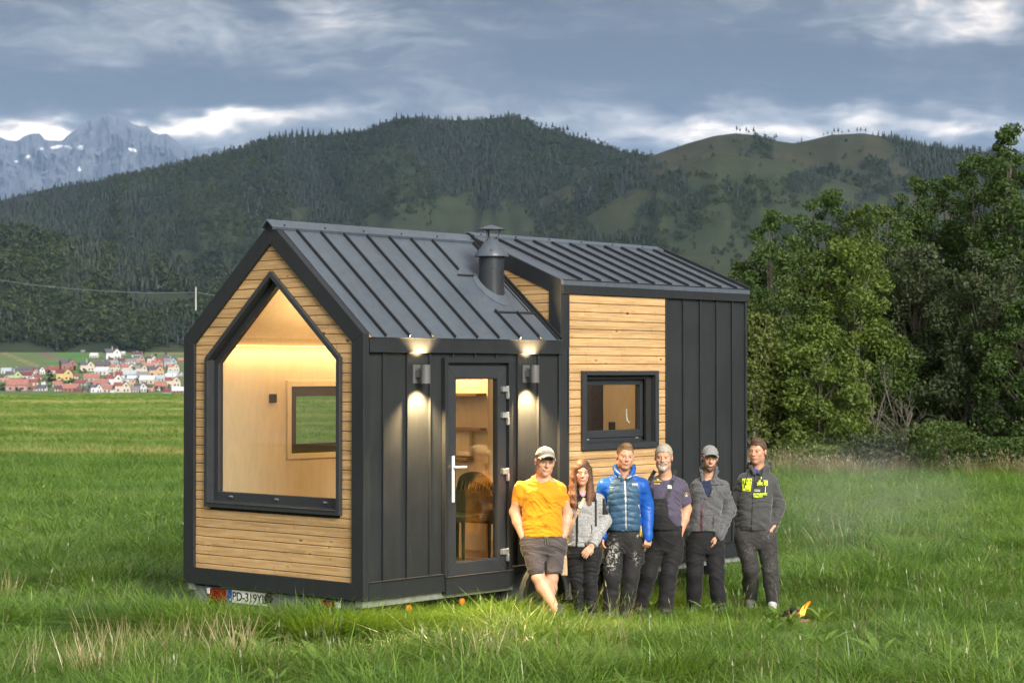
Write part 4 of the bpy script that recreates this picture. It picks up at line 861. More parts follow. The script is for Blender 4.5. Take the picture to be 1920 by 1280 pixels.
# ================================================================== people
class Field:
    """blended solid on a voxel grid, meshed with naive surface nets"""
    def __init__(s, lo, hi, vx):
        s.lo = np.array(lo, float); s.vx = vx; s.n = np.ceil((np.array(hi)-s.lo)/vx).astype(int)+1
        s.ax = [s.lo[i]+vx*np.arange(s.n[i]) for i in range(3)]; s.D = np.full(s.n, .5, np.float32)
    def sub(s, lo, hi):
        i0 = np.maximum(0, np.floor((np.array(lo)-s.lo)/s.vx).astype(int)); i1 = np.minimum(s.n, np.ceil((np.array(hi)-s.lo)/s.vx).astype(int)+1)
        if (i1 <= i0).any(): return None, None
        sl = tuple(slice(a, b) for a, b in zip(i0, i1)); g = [s.ax[k][sl[k]] for k in range(3)]
        return sl, (g[0][:, None, None], g[1][None, :, None], g[2][None, None, :])
    def put(s, sl, d, k, mode):
        A = s.D[sl]
        if mode == 'add':
            if k > 0: h = np.clip(.5+.5*(A-d)/k, 0, 1); s.D[sl] = A*(1-h)+d*h-k*h*(1-h)
            else: s.D[sl] = np.minimum(A, d)
        elif mode == 'cut':
            if k > 0: h = np.clip(.5-.5*(A+d)/k, 0, 1); s.D[sl] = A*(1-h)-d*h+k*h*(1-h)
            else: s.D[sl] = np.maximum(A, -d)
        else: s.D[sl] = np.maximum(A, d)
    def cap(s, a, b, ra, rb=None, k=.02, mode='add', sy=1.0):
        a = np.array(a, float); b = np.array(b, float); rb = ra if rb is None else rb; m = max(ra, rb)*max(1, sy)+3*k+.02
        sl, g = s.sub(np.minimum(a, b)-m, np.maximum(a, b)+m)
        if sl is None: return
        ba = b-a; L2 = ba@ba+1e-9; px, py, pz = g[0]-a[0], g[1]-a[1], g[2]-a[2]
        t_ = np.clip((px*ba[0]+py*ba[1]+pz*ba[2])/L2, 0, 1)
        d = np.sqrt((px-t_*ba[0])**2+((py-t_*ba[1])/sy)**2+(pz-t_*ba[2])**2)-(ra+(rb-ra)*t_); s.put(sl, d, k, mode)
    def ell(s, c, r, k=.02, mode='add', M=None):
        c = np.array(c, float); r = np.array(r, float); m = r.max()+3*k+.02; sl, g = s.sub(c-m, c+m)
        if sl is None: return
        p = [g[i]-c[i] for i in range(3)]
        if M is not None: p = [p[0]*M[0, j]+p[1]*M[1, j]+p[2]*M[2, j] for j in range(3)]
        k0 = np.sqrt((p[0]/r[0])**2+(p[1]/r[1])**2+(p[2]/r[2])**2); k1 = np.sqrt((p[0]/r[0]**2)**2+(p[1]/r[1]**2)**2+(p[2]/r[2]**2)**2)
        s.put(sl, k0*(k0-1)/(k1+1e-9), k, mode)
    def loft(s, rows, k=.02, mode='add', ex=2.4):
        """rows: z, cx, cy, rx, ry (z ascending)"""
        q = np.array(rows, float); z0, z1 = q[0, 0], q[-1, 0]; m = q[:, 3].max()+3*k+.03
        sl, g = s.sub((q[:, 1].min()-m, q[:, 2].min()-m, z0-3*k-.03), (q[:, 1].max()+m, q[:, 2].max()+m, z1+3*k+.03))
        if sl is None: return
        zz = g[2]; f = lambda j: np.interp(zz, q[:, 0], q[:, j])
        rx, ry = f(3), f(4); e = (np.abs((g[0]-f(1))/rx)**ex+np.abs((g[1]-f(2))/ry)**ex)**(1/ex)
        d = np.maximum((e-1)*np.minimum(rx, ry), np.abs(zz-(z0+z1)/2)-(z1-z0)/2); s.put(sl, d, k, mode)
    def clip(s, fn):     # keep only where fn(x,y,z) < 0
        g = (s.ax[0][:, None, None], s.ax[1][None, :, None], s.ax[2][None, None, :]); s.D = np.maximum(s.D, fn(*g)).astype(np.float32)
    def mesh(s):
        D = s.D; ins = D < 0; n = D.shape
        c8 = [ins[i:n[0]-1+i, j:n[1]-1+j, k:n[2]-1+k] for i in (0, 1) for j in (0, 1) for k in (0, 1)]
        cnt = sum(c.astype(np.int8) for c in c8); act = (cnt > 0) & (cnt < 8); idx = -np.ones(act.shape, np.int64); I = np.argwhere(act); idx[act] = np.arange(len(I))
        acc = np.zeros((len(I), 3)); num = np.zeros(len(I))
        for (a, b) in [((0,0,0),(1,0,0)),((0,1,0),(1,1,0)),((0,0,1),(1,0,1)),((0,1,1),(1,1,1)),((0,0,0),(0,1,0)),((1,0,0),(1,1,0)),((0,0,1),(0,1,1)),((1,0,1),(1,1,1)),((0,0,0),(0,0,1)),((1,0,0),(1,0,1)),((0,1,0),(0,1,1)),((1,1,0),(1,1,1))]:
            a, b = np.array(a), np.array(b); A, B = I+a, I+b; da, db = D[tuple(A.T)], D[tuple(B.T)]; cr = (da < 0) != (db < 0); t_ = np.where(cr, da/(da-db+1e-12), 0)
            acc += np.where(cr[:, None], a+(b-a)*t_[:, None], 0); num += cr
        V = s.lo+(I+acc/num[:, None])*s.vx; F = []
        for ax in range(3):
            o1, o2 = [(1, 2), (2, 0), (0, 1)][ax]; sl0 = [slice(1, -1)]*3; sl0[ax] = slice(0, -1); sl1 = list(sl0); sl1[ax] = slice(1, None)
            a, b = ins[tuple(sl0)], ins[tuple(sl1)]; E = np.argwhere(a != b); 
            if not len(E): continue
            off = np.ones(3, int); off[ax] = 0; E = E+off; fl = a[a != b]
            e1 = np.zeros(3, int); e1[o1] = 1; e2 = np.zeros(3, int); e2[o2] = 1
            q = np.stack([idx[tuple((E-e1-e2).T)], idx[tuple((E-e2).T)], idx[tuple(E.T)], idx[tuple((E-e1).T)]], 1)
            q[~fl] = q[~fl][:, ::-1]; F.append(q)
        return V, np.concatenate(F)
def smooth_mesh(V, F, it=2, lam=.5):
    E = np.concatenate([F[:, [0, 1]], F[:, [1, 2]], F[:, [2, 3]], F[:, [3, 0]]]); E = np.concatenate([E, E[:, ::-1]])
    deg = np.bincount(E[:, 0], minlength=len(V)).astype(float)
    for _ in range(it):
        A = np.stack([np.bincount(E[:, 0], V[E[:, 1], j], len(V)) for j in range(3)], 1)/np.maximum(deg, 1)[:, None]; V = V+lam*(A-V)
    return V
def normals(V, F):
    n = np.cross(V[F[:, 2]]-V[F[:, 0]], V[F[:, 3]]-V[F[:, 1]]); N = np.zeros_like(V)
    for j in range(4):
        for a in range(3): N[:, a] += np.bincount(F[:, j], n[:, a], len(V))
    return N/(np.linalg.norm(N, axis=1)[:, None]+1e-12)
def folds(V, N, amp, seed, fx=7., fz=16., oblique=.6):
    th = np.arctan2(V[:, 0]-V[:, 0].mean(), -(V[:, 1]-V[:, 1].mean()))
    a = VNA.fbm(V[:, 0]*fx+V[:, 2]*oblique*fx+seed*7.3+50, V[:, 2]*fz+V[:, 1]*9+40+2.0*VNB(V[:, 0]*6+9, V[:, 2]*6+seed), 3); r = 1-np.abs(2*a-1)
    return V+N*((r-.62)*amp*2.2)[:, None]
def cloth_mat(name, rough=.85, mel=0.0, ms=420, bump=.35, sheen=.25, quilt=False):
    m, t, b = newmat(name); co = t.coord(); c = t.attr('col', 'Color')
    if mel: n = t.noise(t.mapping(co, (1, 1, .6)), ms*.35, 3, .7); c = t.vmath('SCALE', c, t.mr(n, .38, .62, 1-mel, 1+mel))
    else: c = t.vmath('SCALE', c, t.mr(t.noise(co, 9, 4), .3, .7, .9, 1.1))
    t.L.new(c, b.inputs['Base Color']); b.inputs['Roughness'].default_value = rough; b.inputs['Specular IOR Level'].default_value = .25; b.inputs['Sheen Weight'].default_value = sheen; b.inputs['Sheen Roughness'].default_value = .4
    h = t.math('ADD', t.math('MULTIPLY', t.noise(t.mapping(co, (1, 1, 1.6), rot=(0, .5, 0)), 16, 4, .55, 1.2), 1.0), t.math('MULTIPLY', t.noise(co, 300, 2), .06))
    t.L.new(t.bump(h, bump, .012), b.inputs['Normal']); return m
def skin_mat():
    m, t, b = newmat('skin'); c = t.attr('col', 'Color'); n = t.noise(t.coord(), 35, 4, .6)
    t.L.new(t.vmath('SCALE', c, t.mr(n, .3, .7, .92, 1.07)), b.inputs['Base Color']); b.inputs['Roughness'].default_value = .48; b.inputs['Specular IOR Level'].default_value = .4
    b.inputs['Subsurface Weight'].default_value = .12; b.inputs['Subsurface Radius'].default_value = (.012, .005, .003); b.inputs['Subsurface Scale'].default_value = 1.0
    return m
M_skin = skin_mat(); M_cotton = cloth_mat('cotton', bump=.6); M_fleece = cloth_mat('melange_fleece', .95, .55, 520, .25, .5); M_sweat = cloth_mat('sweatshirt', .95, .22, 500, .3, .4); M_twill = cloth_mat('work_twill', .8, .10, 300, .45, .15); M_nylon = cloth_mat('nylon', .38, 0, bump=.3, sheen=0)
M_dirty = None
def hair_mat():
    m, t, b = newmat('hair'); co = t.coord(); c = t.attr('col', 'Color'); n = t.noise(t.mapping(co, (90, 90, 9)), 1.6, 3, .6)
    t.L.new(t.vmath('SCALE', c, t.mr(n, .3, .7, .6, 1.4)), b.inputs['Base Color']); b.inputs['Roughness'].default_value = .58; b.inputs['Specular IOR Level'].default_value = .3; t.L.new(t.bump(n, .6, .006), b.inputs['Normal']); return m
M_hair = hair_mat()
def rotm(yaw=0., pitch=0., roll=0.):
    cy, sy, cp, sp, cr, sr = math.cos(yaw), math.sin(yaw), math.cos(pitch), math.sin(pitch), math.cos(roll), math.sin(roll)
    return np.array([[cy, -sy, 0], [sy, cy, 0], [0, 0, 1]]) @ np.array([[1, 0, 0], [0, cp, -sp], [0, sp, cp]]) @ np.array([[cr, 0, sr], [0, 1, 0], [-sr, 0, cr]])
class Person:
    def __init__(s, u, v, X, label, rz=0.0, zg=None):
        s.u0, s.v0 = u, v; p = at(u, v, 2, .22)
        for _ in range(12): p = at(u, v, 2, float(gz(p[0], p[1])))
        s.p = p; s.d = float((p-CAM) @ FW); s.s = FPX/s.d; s.root = thing('person', p, label, 'person', 'people lined up along the house', YAW); s.seed = int(u)
    def P(s, u, v, y=0.0): return np.array([(u-s.u0)/s.s, y, (s.v0-v)/s.s])
    def m(s, px): return px/s.s
    def emit(s, name, F_, mat, col, smooth=2, fold=0., seed=0, fx=7., fz=16., label=None, post=None):
        V, F = F_.mesh(); V = smooth_mesh(V, F, smooth)
        if post is not None: V = post(V)
        N = normals(V, F)
        if fold: V = folds(V, N, fold, seed+s.seed % 13, fx, fz)
        c = col(V, N) if callable(col) else np.tile(np.array(col, float), (len(V), 1))
        o = link(name, np_mesh(name, V, F, [mat], smooth=True, attrs={'col': c}), s.root)
        if label: o['label'] = label
        return o
def hand(f, w, dr, nrm, curl=.4, side=1, sc=1.0, k=.006, spread=.3):
    """palm and five fingers from the wrist w along dr; nrm = back of the hand; side = where the thumb leaves"""
    dr = np.array(dr, float); dr /= np.linalg.norm(dr); nrm = np.array(nrm, float); nrm -= dr*(nrm @ dr); nrm /= np.linalg.norm(nrm); ac = np.cross(dr, nrm)*side
    for q in (-.030, -.010, .010, .030): f.cap(w+ac*q*.55*sc, w+(dr*.085+ac*q)*sc, .014*sc, .012*sc, k=.012)
    for i, (q, L) in enumerate(zip((.031, .0105, -.0105, -.030), (.068, .076, .072, .056))):
        b = w+(dr*.088+ac*q)*sc; d1 = dr*math.cos(curl)-nrm*math.sin(curl)+ac*(q/.03)*.09*spread; m1 = b+d1*L*.48*sc; c2 = curl*2.1; d2 = dr*math.cos(c2)-nrm*math.sin(c2); m2 = m1+d2*L*.30*sc; c3 = curl*2.9; d3 = dr*math.cos(c3)-nrm*math.sin(c3); e = m2+d3*L*.24*sc
        f.cap(b, m1, .0098*sc, .0092*sc, k=k); f.cap(m1, m2, .0092*sc, .0085*sc, k=.003); f.cap(m2, e, .0085*sc, .0072*sc, k=.003)
    b = w+(dr*.022+ac*.026)*sc; m1 = b+(dr*.034+ac*.022-nrm*.010)*sc; e = m1+(dr*.034+ac*.002-nrm*.014)*sc; f.cap(b, m1, .0135*sc, .0112*sc, k=.010); f.cap(m1, e, .0108*sc, .0085*sc, k=.003)
SKIN = np.array([.56, .315, .205])
def head(f, c, M, sc, smile=0., k=1.0, wide=1.0):
    T = lambda x, y, z: c+M @ (np.array([x*wide, y, z])*sc)
    E = lambda p, r, k_=.02, mode='add': f.ell(T(*p), np.array(r)*sc*np.array([wide, 1, 1]), k_*sc, mode, M)
    E((0, .014, .036), (.076, .094, .084)); E((0, -.020, -.038), (.064, .070, .077), .03); E((0, -.060, -.100), (.026, .024, .020), .03)
    for s_ in (-1, 1):
        E((s_*.046, -.006, -.066), (.018, .034, .028), .03); E((s_*.040, -.060, -.022), (.024, .020, .020), .02); E((s_*.0315, -.099, .008), (.015, .011, .008), .012, 'cut'); E((s_*.0315, -.0785, .006), (.0125, .0125, .0125), .003)
        E((s_*.0785, .012, -.004), (.009, .019, .031), .006); E((s_*.011, -.098, -.031), (.009, .009, .007), .006); f.cap(T(s_*.012, -.086, .024), T(s_*.046, -.072, .026), .009*sc, .007*sc, k=.012*sc)
    f.cap(T(0, -.084, .016), T(0, -.112, -.026), .0075*sc, .0125*sc, k=.012*sc)
    [E((s_*.026, -.080, -.055+.004*smile), (.008, .007, .0045), .008) for s_ in (-1, 1)]; E((0, -.089, -.057), (.024+.006*smile, .010, .0058), .006); E((0, -.087, -.0675), (.019+.005*smile, .010, .0068), .006)
    if smile: E((0, -.0985, -.0620), (.020, .006, .0022), .002, 'cut')
def face_col(V, c, M, sc, brow=(.10, .05, .03), stubble=0., stub_c=(.12, .08, .055), eye=(.05, .06, .07), lip=(.52, .23, .18), teeth=False, beard=None, blush=.5, skin=SKIN, wide=1.0):
    q = ((V-c) @ M)/sc; x, y, z = q[:, 0]/wide, q[:, 1], q[:, 2]; col = np.tile(skin, (len(V), 1)); fr = y < -.03; hd = (np.abs(x) < .1) & (np.abs(z) < .14) & (np.abs(y) < .14)
    def mixc(w_, cc):
        nonlocal col
        w_ = np.clip(w_, 0, 1)[:, None]*hd[:, None]; col = col*(1-w_)+np.array(cc)*w_
    g = lambda a, b, rx, rz: np.exp(-((x-a)/rx)**2-((z-b)/rz)**2)*fr
    for s_ in (-1, 1): mixc(blush*.55*g(s_*.042, -.022, .022, .020), (.62, .25, .17)); 
    mixc(blush*.5*g(0, -.026, .012, .012), (.60, .24, .16)); mixc(.8*np.exp(-((np.abs(x)-.08)/.012)**2), (.58, .26, .18))
    if stubble:
        w_ = stubble*fr*sm(.0, -.03, z-(-.035)+.0*x)*1.0; side_ = sm(.040, .056, np.abs(x))*sm(.01, -.02, z)*(y < .02); mus = np.exp(-((x)/.030)**2-((z+.044)/.008)**2)*fr
        mixc(np.maximum(np.maximum(w_*sm(-.052, -.060, z), stubble*side_), stubble*mus), stub_c)
    lp = np.maximum(g(0, -.057, .026, .0055), g(0, -.0675, .021, .006)); mixc(1.3*lp-.25, lip)
    if teeth: mixc(1.2*g(0, -.062, .015, .0030)-.3, (.62, .56, .50))
    for s_ in (-1, 1):
        mixc(1.5*g(s_*.0315, .006, .0135, .0050)-.3, (.42, .34, .30)); mixc(1.9*g(s_*.0315, .006, .0068, .0066)-.35, eye); mixc(1.3*g(s_*.0315, .0125, .016, .003)-.2, np.array(brow)*.6); mixc(1.5*g(s_*.033, .0245, .019, .0045)-.25, brow)
    return col
def hair_cap(P_, c, M, sc, col, thick=.010, front=.062, temple=.012, nape=-.085, tuft_h=0.0, rag=.008, wide=1.0, name='hair'):
    f = Field(c-.16*sc, c+.17*sc, .005)
    f.ell(c+M @ (np.array([0, .016, .038])*sc), np.array([(.075+thick)*wide, .094+thick, .088+thick])*sc, 0, M=M); f.ell(c+M @ (np.array([0, .045, -.035])*sc), np.array([.064*wide, .060, .070])*sc, .03, M=M)
    if tuft_h: f.ell(c+M @ (np.array([0, -.035, .108])*sc), np.array([.050, .045, .026])*sc, .03, M=M)
    def cut(x, y, z):
        p = [x-c[0], y-c[1], z-c[2]]; q = [(p[0]*M[0, j]+p[1]*M[1, j]+p[2]*M[2, j])/sc for j in range(3)]
        zl = np.interp(q[1], [-.10, -.062, -.03, .0, .012, .03, .07, .11], [front, front-.004, temple+.022, temple-.012, temple-.035, temple-.005, nape+.02, nape])-.012*np.cos(q[0]*45)*0+rag*(np.sin(q[0]*83+q[1]*40)*.6+np.sin(q[0]*197+1.3)*.35)
        return (zl-q[2])*sc
    f.clip(cut); return P_.emit(name, f, M_hair, col, 1)
def baseball_cap(P_, c, M, sc, col, under, tilt=0., band=.040, pitch=-.12):
    f = Field(c-.22*sc, c+.2*sc, .005); T = lambda x, y, z: c+M @ (np.array([x, y, z])*sc)
    f.ell(T(0, .014, .040), np.array([.086, .106, .098])*sc, 0, M=M)
    def cut(x, y, z):
        p = [x-c[0], y-c[1], z-c[2]]; q = [(p[0]*M[0, j]+p[1]*M[1, j]+p[2]*M[2, j])/sc for j in range(3)]; return (band+.25*(-q[1])*.12-q[2]+np.where(q[1] > .02, -.10*(q[1]-.02)*2, 0))*sc
    f.clip(cut)
    g = Field(c-.24*sc, c+.2*sc, .005); Mb = M @ rotm(0, pitch, 0); Tb = lambda x, y, z: T(0, -.070, band+.01)+Mb @ (np.array([x, y+.070, z-band-.01])*sc)
    for a in np.linspace(-1, 1, 9):
        x = .072*a; y0_ = -.088*math.sqrt(max(.02, 1-(a*.80)**2)); g.cap(Tb(x, y0_, band+.012-.024*a*a), Tb(x*.88, y0_-.085*math.sqrt(max(0, 1-(a*.90)**2))-.008, band+.006-.034*a*a), .0095*sc, .0085*sc, k=.016*sc)
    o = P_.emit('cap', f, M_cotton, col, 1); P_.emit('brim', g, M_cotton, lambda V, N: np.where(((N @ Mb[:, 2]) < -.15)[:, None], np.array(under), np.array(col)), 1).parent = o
    b = MB(); b.lathe(T(0, .014, .138), [(.008, -.003), (.006, .003)], 8); b.build('button', M_black, o)
    return o
def limb(f, pts, rs, k=.02, sy=1.0):
    for a, b, ra, rb in zip(pts, pts[1:], rs, rs[1:]): f.cap(a, b, ra, rb, k=k, sy=sy)
def decal(P_, cloth, name, V2, F2, mat, parent=None, off=.004):
    """lay a flat drawing (x,z in person space) on the front of a garment"""
    from mathutils.bvhtree import BVHTree
    me = cloth.data; bv = BVHTree.FromPolygons([v.co[:] for v in me.vertices], [p.vertices[:] for p in me.polygons]); V = []
    for x, z in V2:
        h = bv.ray_cast(Vector((x, -1, z)), Vector((0, 1, 0))); y = h[0].y if h[0] is not None else 0
        V.append((x, y-off, z))
    b = MB(); b.add(V, F2); return b.build(name, mat, parent or cloth)
def strip2(pts, w, seg=14):
    """ribbon along 2-D points, subdivided"""
    pts = np.array(pts, float); L = np.r_[0, np.cumsum(np.linalg.norm(np.diff(pts, axis=0), axis=1))]; q = np.linspace(0, L[-1], seg); x, z = np.interp(q, L, pts[:, 0]), np.interp(q, L, pts[:, 1]); d = np.stack([np.gradient(x), np.gradient(z)], 1); d /= np.linalg.norm(d, axis=1)[:, None]; n = np.stack([-d[:, 1], d[:, 0]], 1)*w/2
    V = [tuple(p) for k in range(seg) for p in (np.array([x[k], z[k]])-n[k], np.array([x[k], z[k]])+n[k])]
    return V, [(2*k, 2*k+1, 2*k+3, 2*k+2) for k in range(seg-1)]
def rect2(x0, x1, z0, z1, nx=6, nz=6):
    xs, zs = np.linspace(x0, x1, nx), np.linspace(z0, z1, nz); V = [(x, z) for z in zs for x in xs]; return V, [(j*nx+i, j*nx+i+1, (j+1)*nx+i+1, (j+1)*nx+i) for j in range(nz-1) for i in range(nx-1)]
def text2(txt, size, x, z, shear=0, bold=0., align='LEFT'):
    cu = bpy.data.curves.new('t', 'FONT'); cu.body = txt; cu.size = size; cu.shear = shear; cu.offset = bold; cu.align_x = align; cu.resolution_u = 2; ob = bpy.data.objects.new('t', cu); COL.objects.link(ob); bpy.context.view_layer.update()
    me = bpy.data.meshes.new_from_object(ob.evaluated_get(bpy.context.evaluated_depsgraph_get())); bpy.data.objects.remove(ob); bpy.data.curves.remove(cu)
    V = [(v.co.x+x, v.co.y+z) for v in me.vertices]; F = [tuple(p.vertices) for p in me.polygons]; bpy.data.meshes.remove(me); return V, F
def shoe(P_, name, heel, toe, w, mat, col, sole=(.5, .5, .48), up=(0, 0, 1), h=.055):
    heel, toe, up = map(lambda q: np.array(q, float), (heel, toe, up)); d = toe-heel; L = np.linalg.norm(d); lo = np.minimum(heel, toe)-.12; hi = np.maximum(heel, toe)+.14
    f = Field(lo, hi, .006); f.cap(heel+up*h*.8, heel+d*.35+up*h*.75, w*.85, w*.9, k=.02); f.cap(heel+d*.3+up*h*.6, toe-d*.12+up*h*.45, w*.95, w*.80, k=.03)
    return P_.emit(name, f, mat, lambda V, N: np.where(((V-heel) @ up < h*.30)[:, None], np.array(sole), np.array(col)), 1)
def bounds(*pts, m=.16): A = np.array(pts); return A.min(0)-m, A.max(0)+m
M_zip = flat('zip_metal', (.55, .55, .52), .4, .3); M_lime = flat('lime_print', (.62, .80, .03), .6, var=.05); M_ink = flat('black_print', (.012, .012, .012), .7); M_wprint = flat('white_print', (.70, .70, .68), .6); M_gold = flat('yellow_print', (.55, .38, .06), .7)

# ------------------------------------------------------------------ 1: orange T-shirt
p = Person(1033, 1167, 0, 'man in a plain orange T-shirt, grey shorts and cap, ankles crossed, hands in pockets'); P, m = p.P, p.m
hc, M, hs = P(1021.5, 866, -.03), rotm(.22, .06, .10), 1.09
shL, shR = P(979, 918), P(1046, 921); elL, elR = P(965, 960, .04), P(1064, 963, .04); wrL, wrR = P(981, 1006, -.03), P(1057, 1003, -.03)
hipL, hipR = P(1001, 1012), P(1037, 1012); knL, knR = P(1009, 1080, -.09), P(1034, 1083, .0); anL, anR = P(1042, 1138, -.20), P(1025, 1146, .0)
f = Field(*bounds(P(950, 830), P(1078, 1170), (0, -.32, 0), (0, .2, 0), m=.02), .005)
head(f, hc, M, hs, .8, wide=1.03); f.cap(hc+M @ np.array([0, .015, -.075]), P(1017, 903, .02), .060, .066, k=.03); f.cap(P(1017, 900, .02), P(985, 912, .02), .055, .05, k=.05); f.cap(P(1017, 900, .02), P(1046, 913, .02), .055, .05, k=.05)
f.loft([(P(0, 1012)[2], -.07, 0, .15, .10), (P(0, 960)[2], -.085, 0, .155, .10), (P(0, 925)[2], -.085, .0, .165, .105), (P(0, 903)[2], -.08, .02, .11, .07)], .04)
limb(f, [shL, (shL+elL)/2, elL], [.058, .060, .048]); limb(f, [elL, elL*.6+wrL*.4, wrL], [.052, .053, .036]); limb(f, [shR, (shR+elR)/2, elR], [.058, .060, .048]); limb(f, [elR, elR*.6+wrR*.4, wrR], [.052, .053, .036])
hand(f, wrL, (.25, -.05, -1), (-1, -.4, 0), .35, -1); hand(f, wrR, (-.25, -.05, -1), (1, -.4, 0), .35, 1)
limb(f, [hipL, knL], [.085, .062], .03); limb(f, [knL, knL*.68+anL*.32+[-.004, .03, 0], anL], [.064, .069, .038]); limb(f, [hipR, knR], [.085, .062], .03); limb(f, [knR, knR*.68+anR*.32+[0, .02, 0], anR], [.062, .068, .038])
f.cap(anL, anL+[.05, -.02, -.06], .034, .03); f.cap(anR, anR+[0, -.09, -.05], .035, .03)
p.emit('body', f, M_skin, lambda V, N: face_col(V, hc, M, hs, brow=(.22, .12, .06), lip=(.56, .24, .19), blush=.6, skin=SKIN*1.0), 1)
f = Field(*bounds(P(950, 885), P(1076, 1012), (0, -.2, 0), (0, .2, 0), m=.03), .0065); bx = lambda u: P(u, 0)[0]
f.loft([(P(0, 1004)[2], bx(1019), -.01, m(37), .125), (P(0, 985)[2], bx(1017), -.01, m(36.5), .128), (P(0, 955)[2], bx(1016), -.005, m(36), .130), (P(0, 930)[2], bx(1015), -.005, m(39), .138), (P(0, 916)[2], bx(1014), .01, m(34), .115), (P(0, 905)[2], bx(1015), .02, m(24), .085), (P(0, 897)[2], bx(1016), .02, m(15), .06)], .05)
for s_ in (shL, shR): f.cap(P(1016, 901, .02), s_+[0, .01, .0], .050, .066, k=.05)
for s_, e, u2, v2 in ((shL, elL, 966, 931), (shR, elR, 1060, 940)): en = s_+(e-s_)*.46; f.cap(s_+[0, .01, .0], en, .072, .068, k=.05)
f.cap(P(1000, 925, -.07), P(1030, 927, -.07), .065, .065, k=.05); f.cap(hc+M @ np.array([0, .01, -.06]), P(1017, 897, -.008), .064, .069, k=.012, mode='cut'); f.ell(P(1017, 893, -.06), (.062, .06, .05), .01, 'cut')
a, b_ = shL, elL; d1 = (elL-shL)/np.linalg.norm(elL-shL); d2 = (elR-shR)/np.linalg.norm(elR-shR); 
f.clip(lambda x, y, z: np.where(x < bx(979), (x-shL[0])*d1[0]+(y-shL[1])*d1[1]+(z-shL[2])*d1[2]-.135, np.where(x > bx(1056), (x-shR[0])*d2[0]+(y-shR[1])*d2[1]+(z-shR[2])*d2[2]-.135, -1)))
p.emit('t_shirt', f, M_cotton, (.60, .255, .010), 2, .014, 1, 8, 11)
f = Field(*bounds(P(960, 995), P(1076, 1085), (0, -.2, 0), (0, .2, 0), m=.03), .0065)
f.loft([(P(0, 1038)[2], bx(1019), 0, m(33), .10), (P(0, 1020)[2], bx(1018), 0, m(39), .125), (P(0, 1010)[2], bx(1018), 0, m(39), .126), (P(0, 999)[2], bx(1018), 0, m(37), .118)], .04)
f.cap(hipL+[-.02, -.01, -.04], P(1007, 1064, -.06), .108, .092, k=.04); f.cap(hipR+[.03, 0, -.04], P(1037, 1066, .0), .108, .094, k=.03); f.ell(P(1021.5, 1070, -.12), (.011, .13, .105), .02, 'cut'); f.ell(P(1021.5, 1070, .05), (.010, .13, .09), .02, 'cut'); zc = P(0, 1072)[2]; f.clip(lambda x, y, z: zc-z-.12*(x-bx(1020))*np.where(x < bx(1021), -1., .2))
p.emit('shorts', f, M_cotton, (.078, .066, .066), 2, .010, 2, 5, 17)
b = MB(); b.tube([P(1020, 1002, -.135), P(1022, 1010, -.142), P(1023, 1019, -.142)], .006, 6); b.tube([P(1024, 1002, -.135), P(1026, 1012, -.142), P(1027, 1018, -.141)], .006, 6); b.build('drawstring', flat('grey_cord', (.10, .09, .09), .8), p.root)
shoe(p, 'shoe', anL+[.075, .02, .02], anL+[.045, -.03, -.155], .042, M_cotton, (.045, .045, .05), (.42, .40, .36), up=(-.85, -.5, .1)); shoe(p, 'shoe', anR*[1, 1, 0]+[0, .03, .0], anR*[1, 1, 0]+[-.03, -.20, .0], .042, M_cotton, (.045, .045, .05), (.42, .40, .36))
baseball_cap(p, hc, M, hs, (.24, .22, .185), (.05, .048, .045), band=.050); hair_cap(p, hc, M, hs, (.20, .12, .07), .003, .05, -.008, -.05)
b = MB(); b.lathe(wrL+[0, 0, .012], [(.037, -.004), (.039, 0), (.037, .004)], 18); b.build('bracelet', M_gold, p.root, smooth=True)

# ------------------------------------------------------------------ 2: woman in the grey fleece
p = Person(1095, 1161, 0, 'smiling woman with long brown hair in a grey fleece jacket and black jeans'); P, m = p.P, p.m; bx = lambda u: P(u, 0)[0]
hc, M, hs = P(1091.5, 886, -.03), rotm(.05, .03, .04), .985
shL, shR = P(1076, 936), P(1121, 939); elL, elR = P(1066, 975, .05), P(1134, 977, .02); wrL, wrR = P(1069, 1015, -.02), P(1109, 1019, -.16)
hipL, hipR = P(1079, 1030), P(1108, 1030); knL, knR = P(1082, 1085, -.02), P(1107, 1088, -.04); anL, anR = P(1087, 1145, .02), P(1110, 1146, -.03)
f = Field(*bounds(P(1055, 855), P(1145, 1158), (0, -.3, 0), (0, .2, 0), m=.03), .005)
head(f, hc, M, hs, 1., wide=.93); f.cap(hc+M @ np.array([0, .015, -.075]), P(1094, 922, .01), .046, .052, k=.03); f.loft([(P(0, 1020)[2], bx(1093), 0, .12, .08), (P(0, 950)[2], bx(1094), 0, .13, .08), (P(0, 922)[2], bx(1094), .01, .10, .06)], .03)
limb(f, [shR, elR, wrR], [.045, .04, .026]); limb(f, [shL, elL, wrL], [.045, .04, .026]); hand(f, wrR, (-.62, -.25, -.72), (-.15, -.95, .25), .22, -1, .90, spread=1.3); hand(f, wrL, (0, 0, -1), (-1, 0, 0), .4, 1, .92)
limb(f, [hipL, knL, anL], [.07, .045, .035]); limb(f, [hipR, knR, anR], [.07, .045, .035])
p.emit('body', f, M_skin, lambda V, N: face_col(V, hc, M, hs, brow=(.07, .04, .025), lip=(.55, .18, .17), teeth=True, blush=.5, wide=.93, eye=(.03, .02, .015)), 1)
f = Field(*bounds(P(1052, 905), P(1146, 1030), (0, -.3, 0), (0, .2, 0), m=.03), .0062)
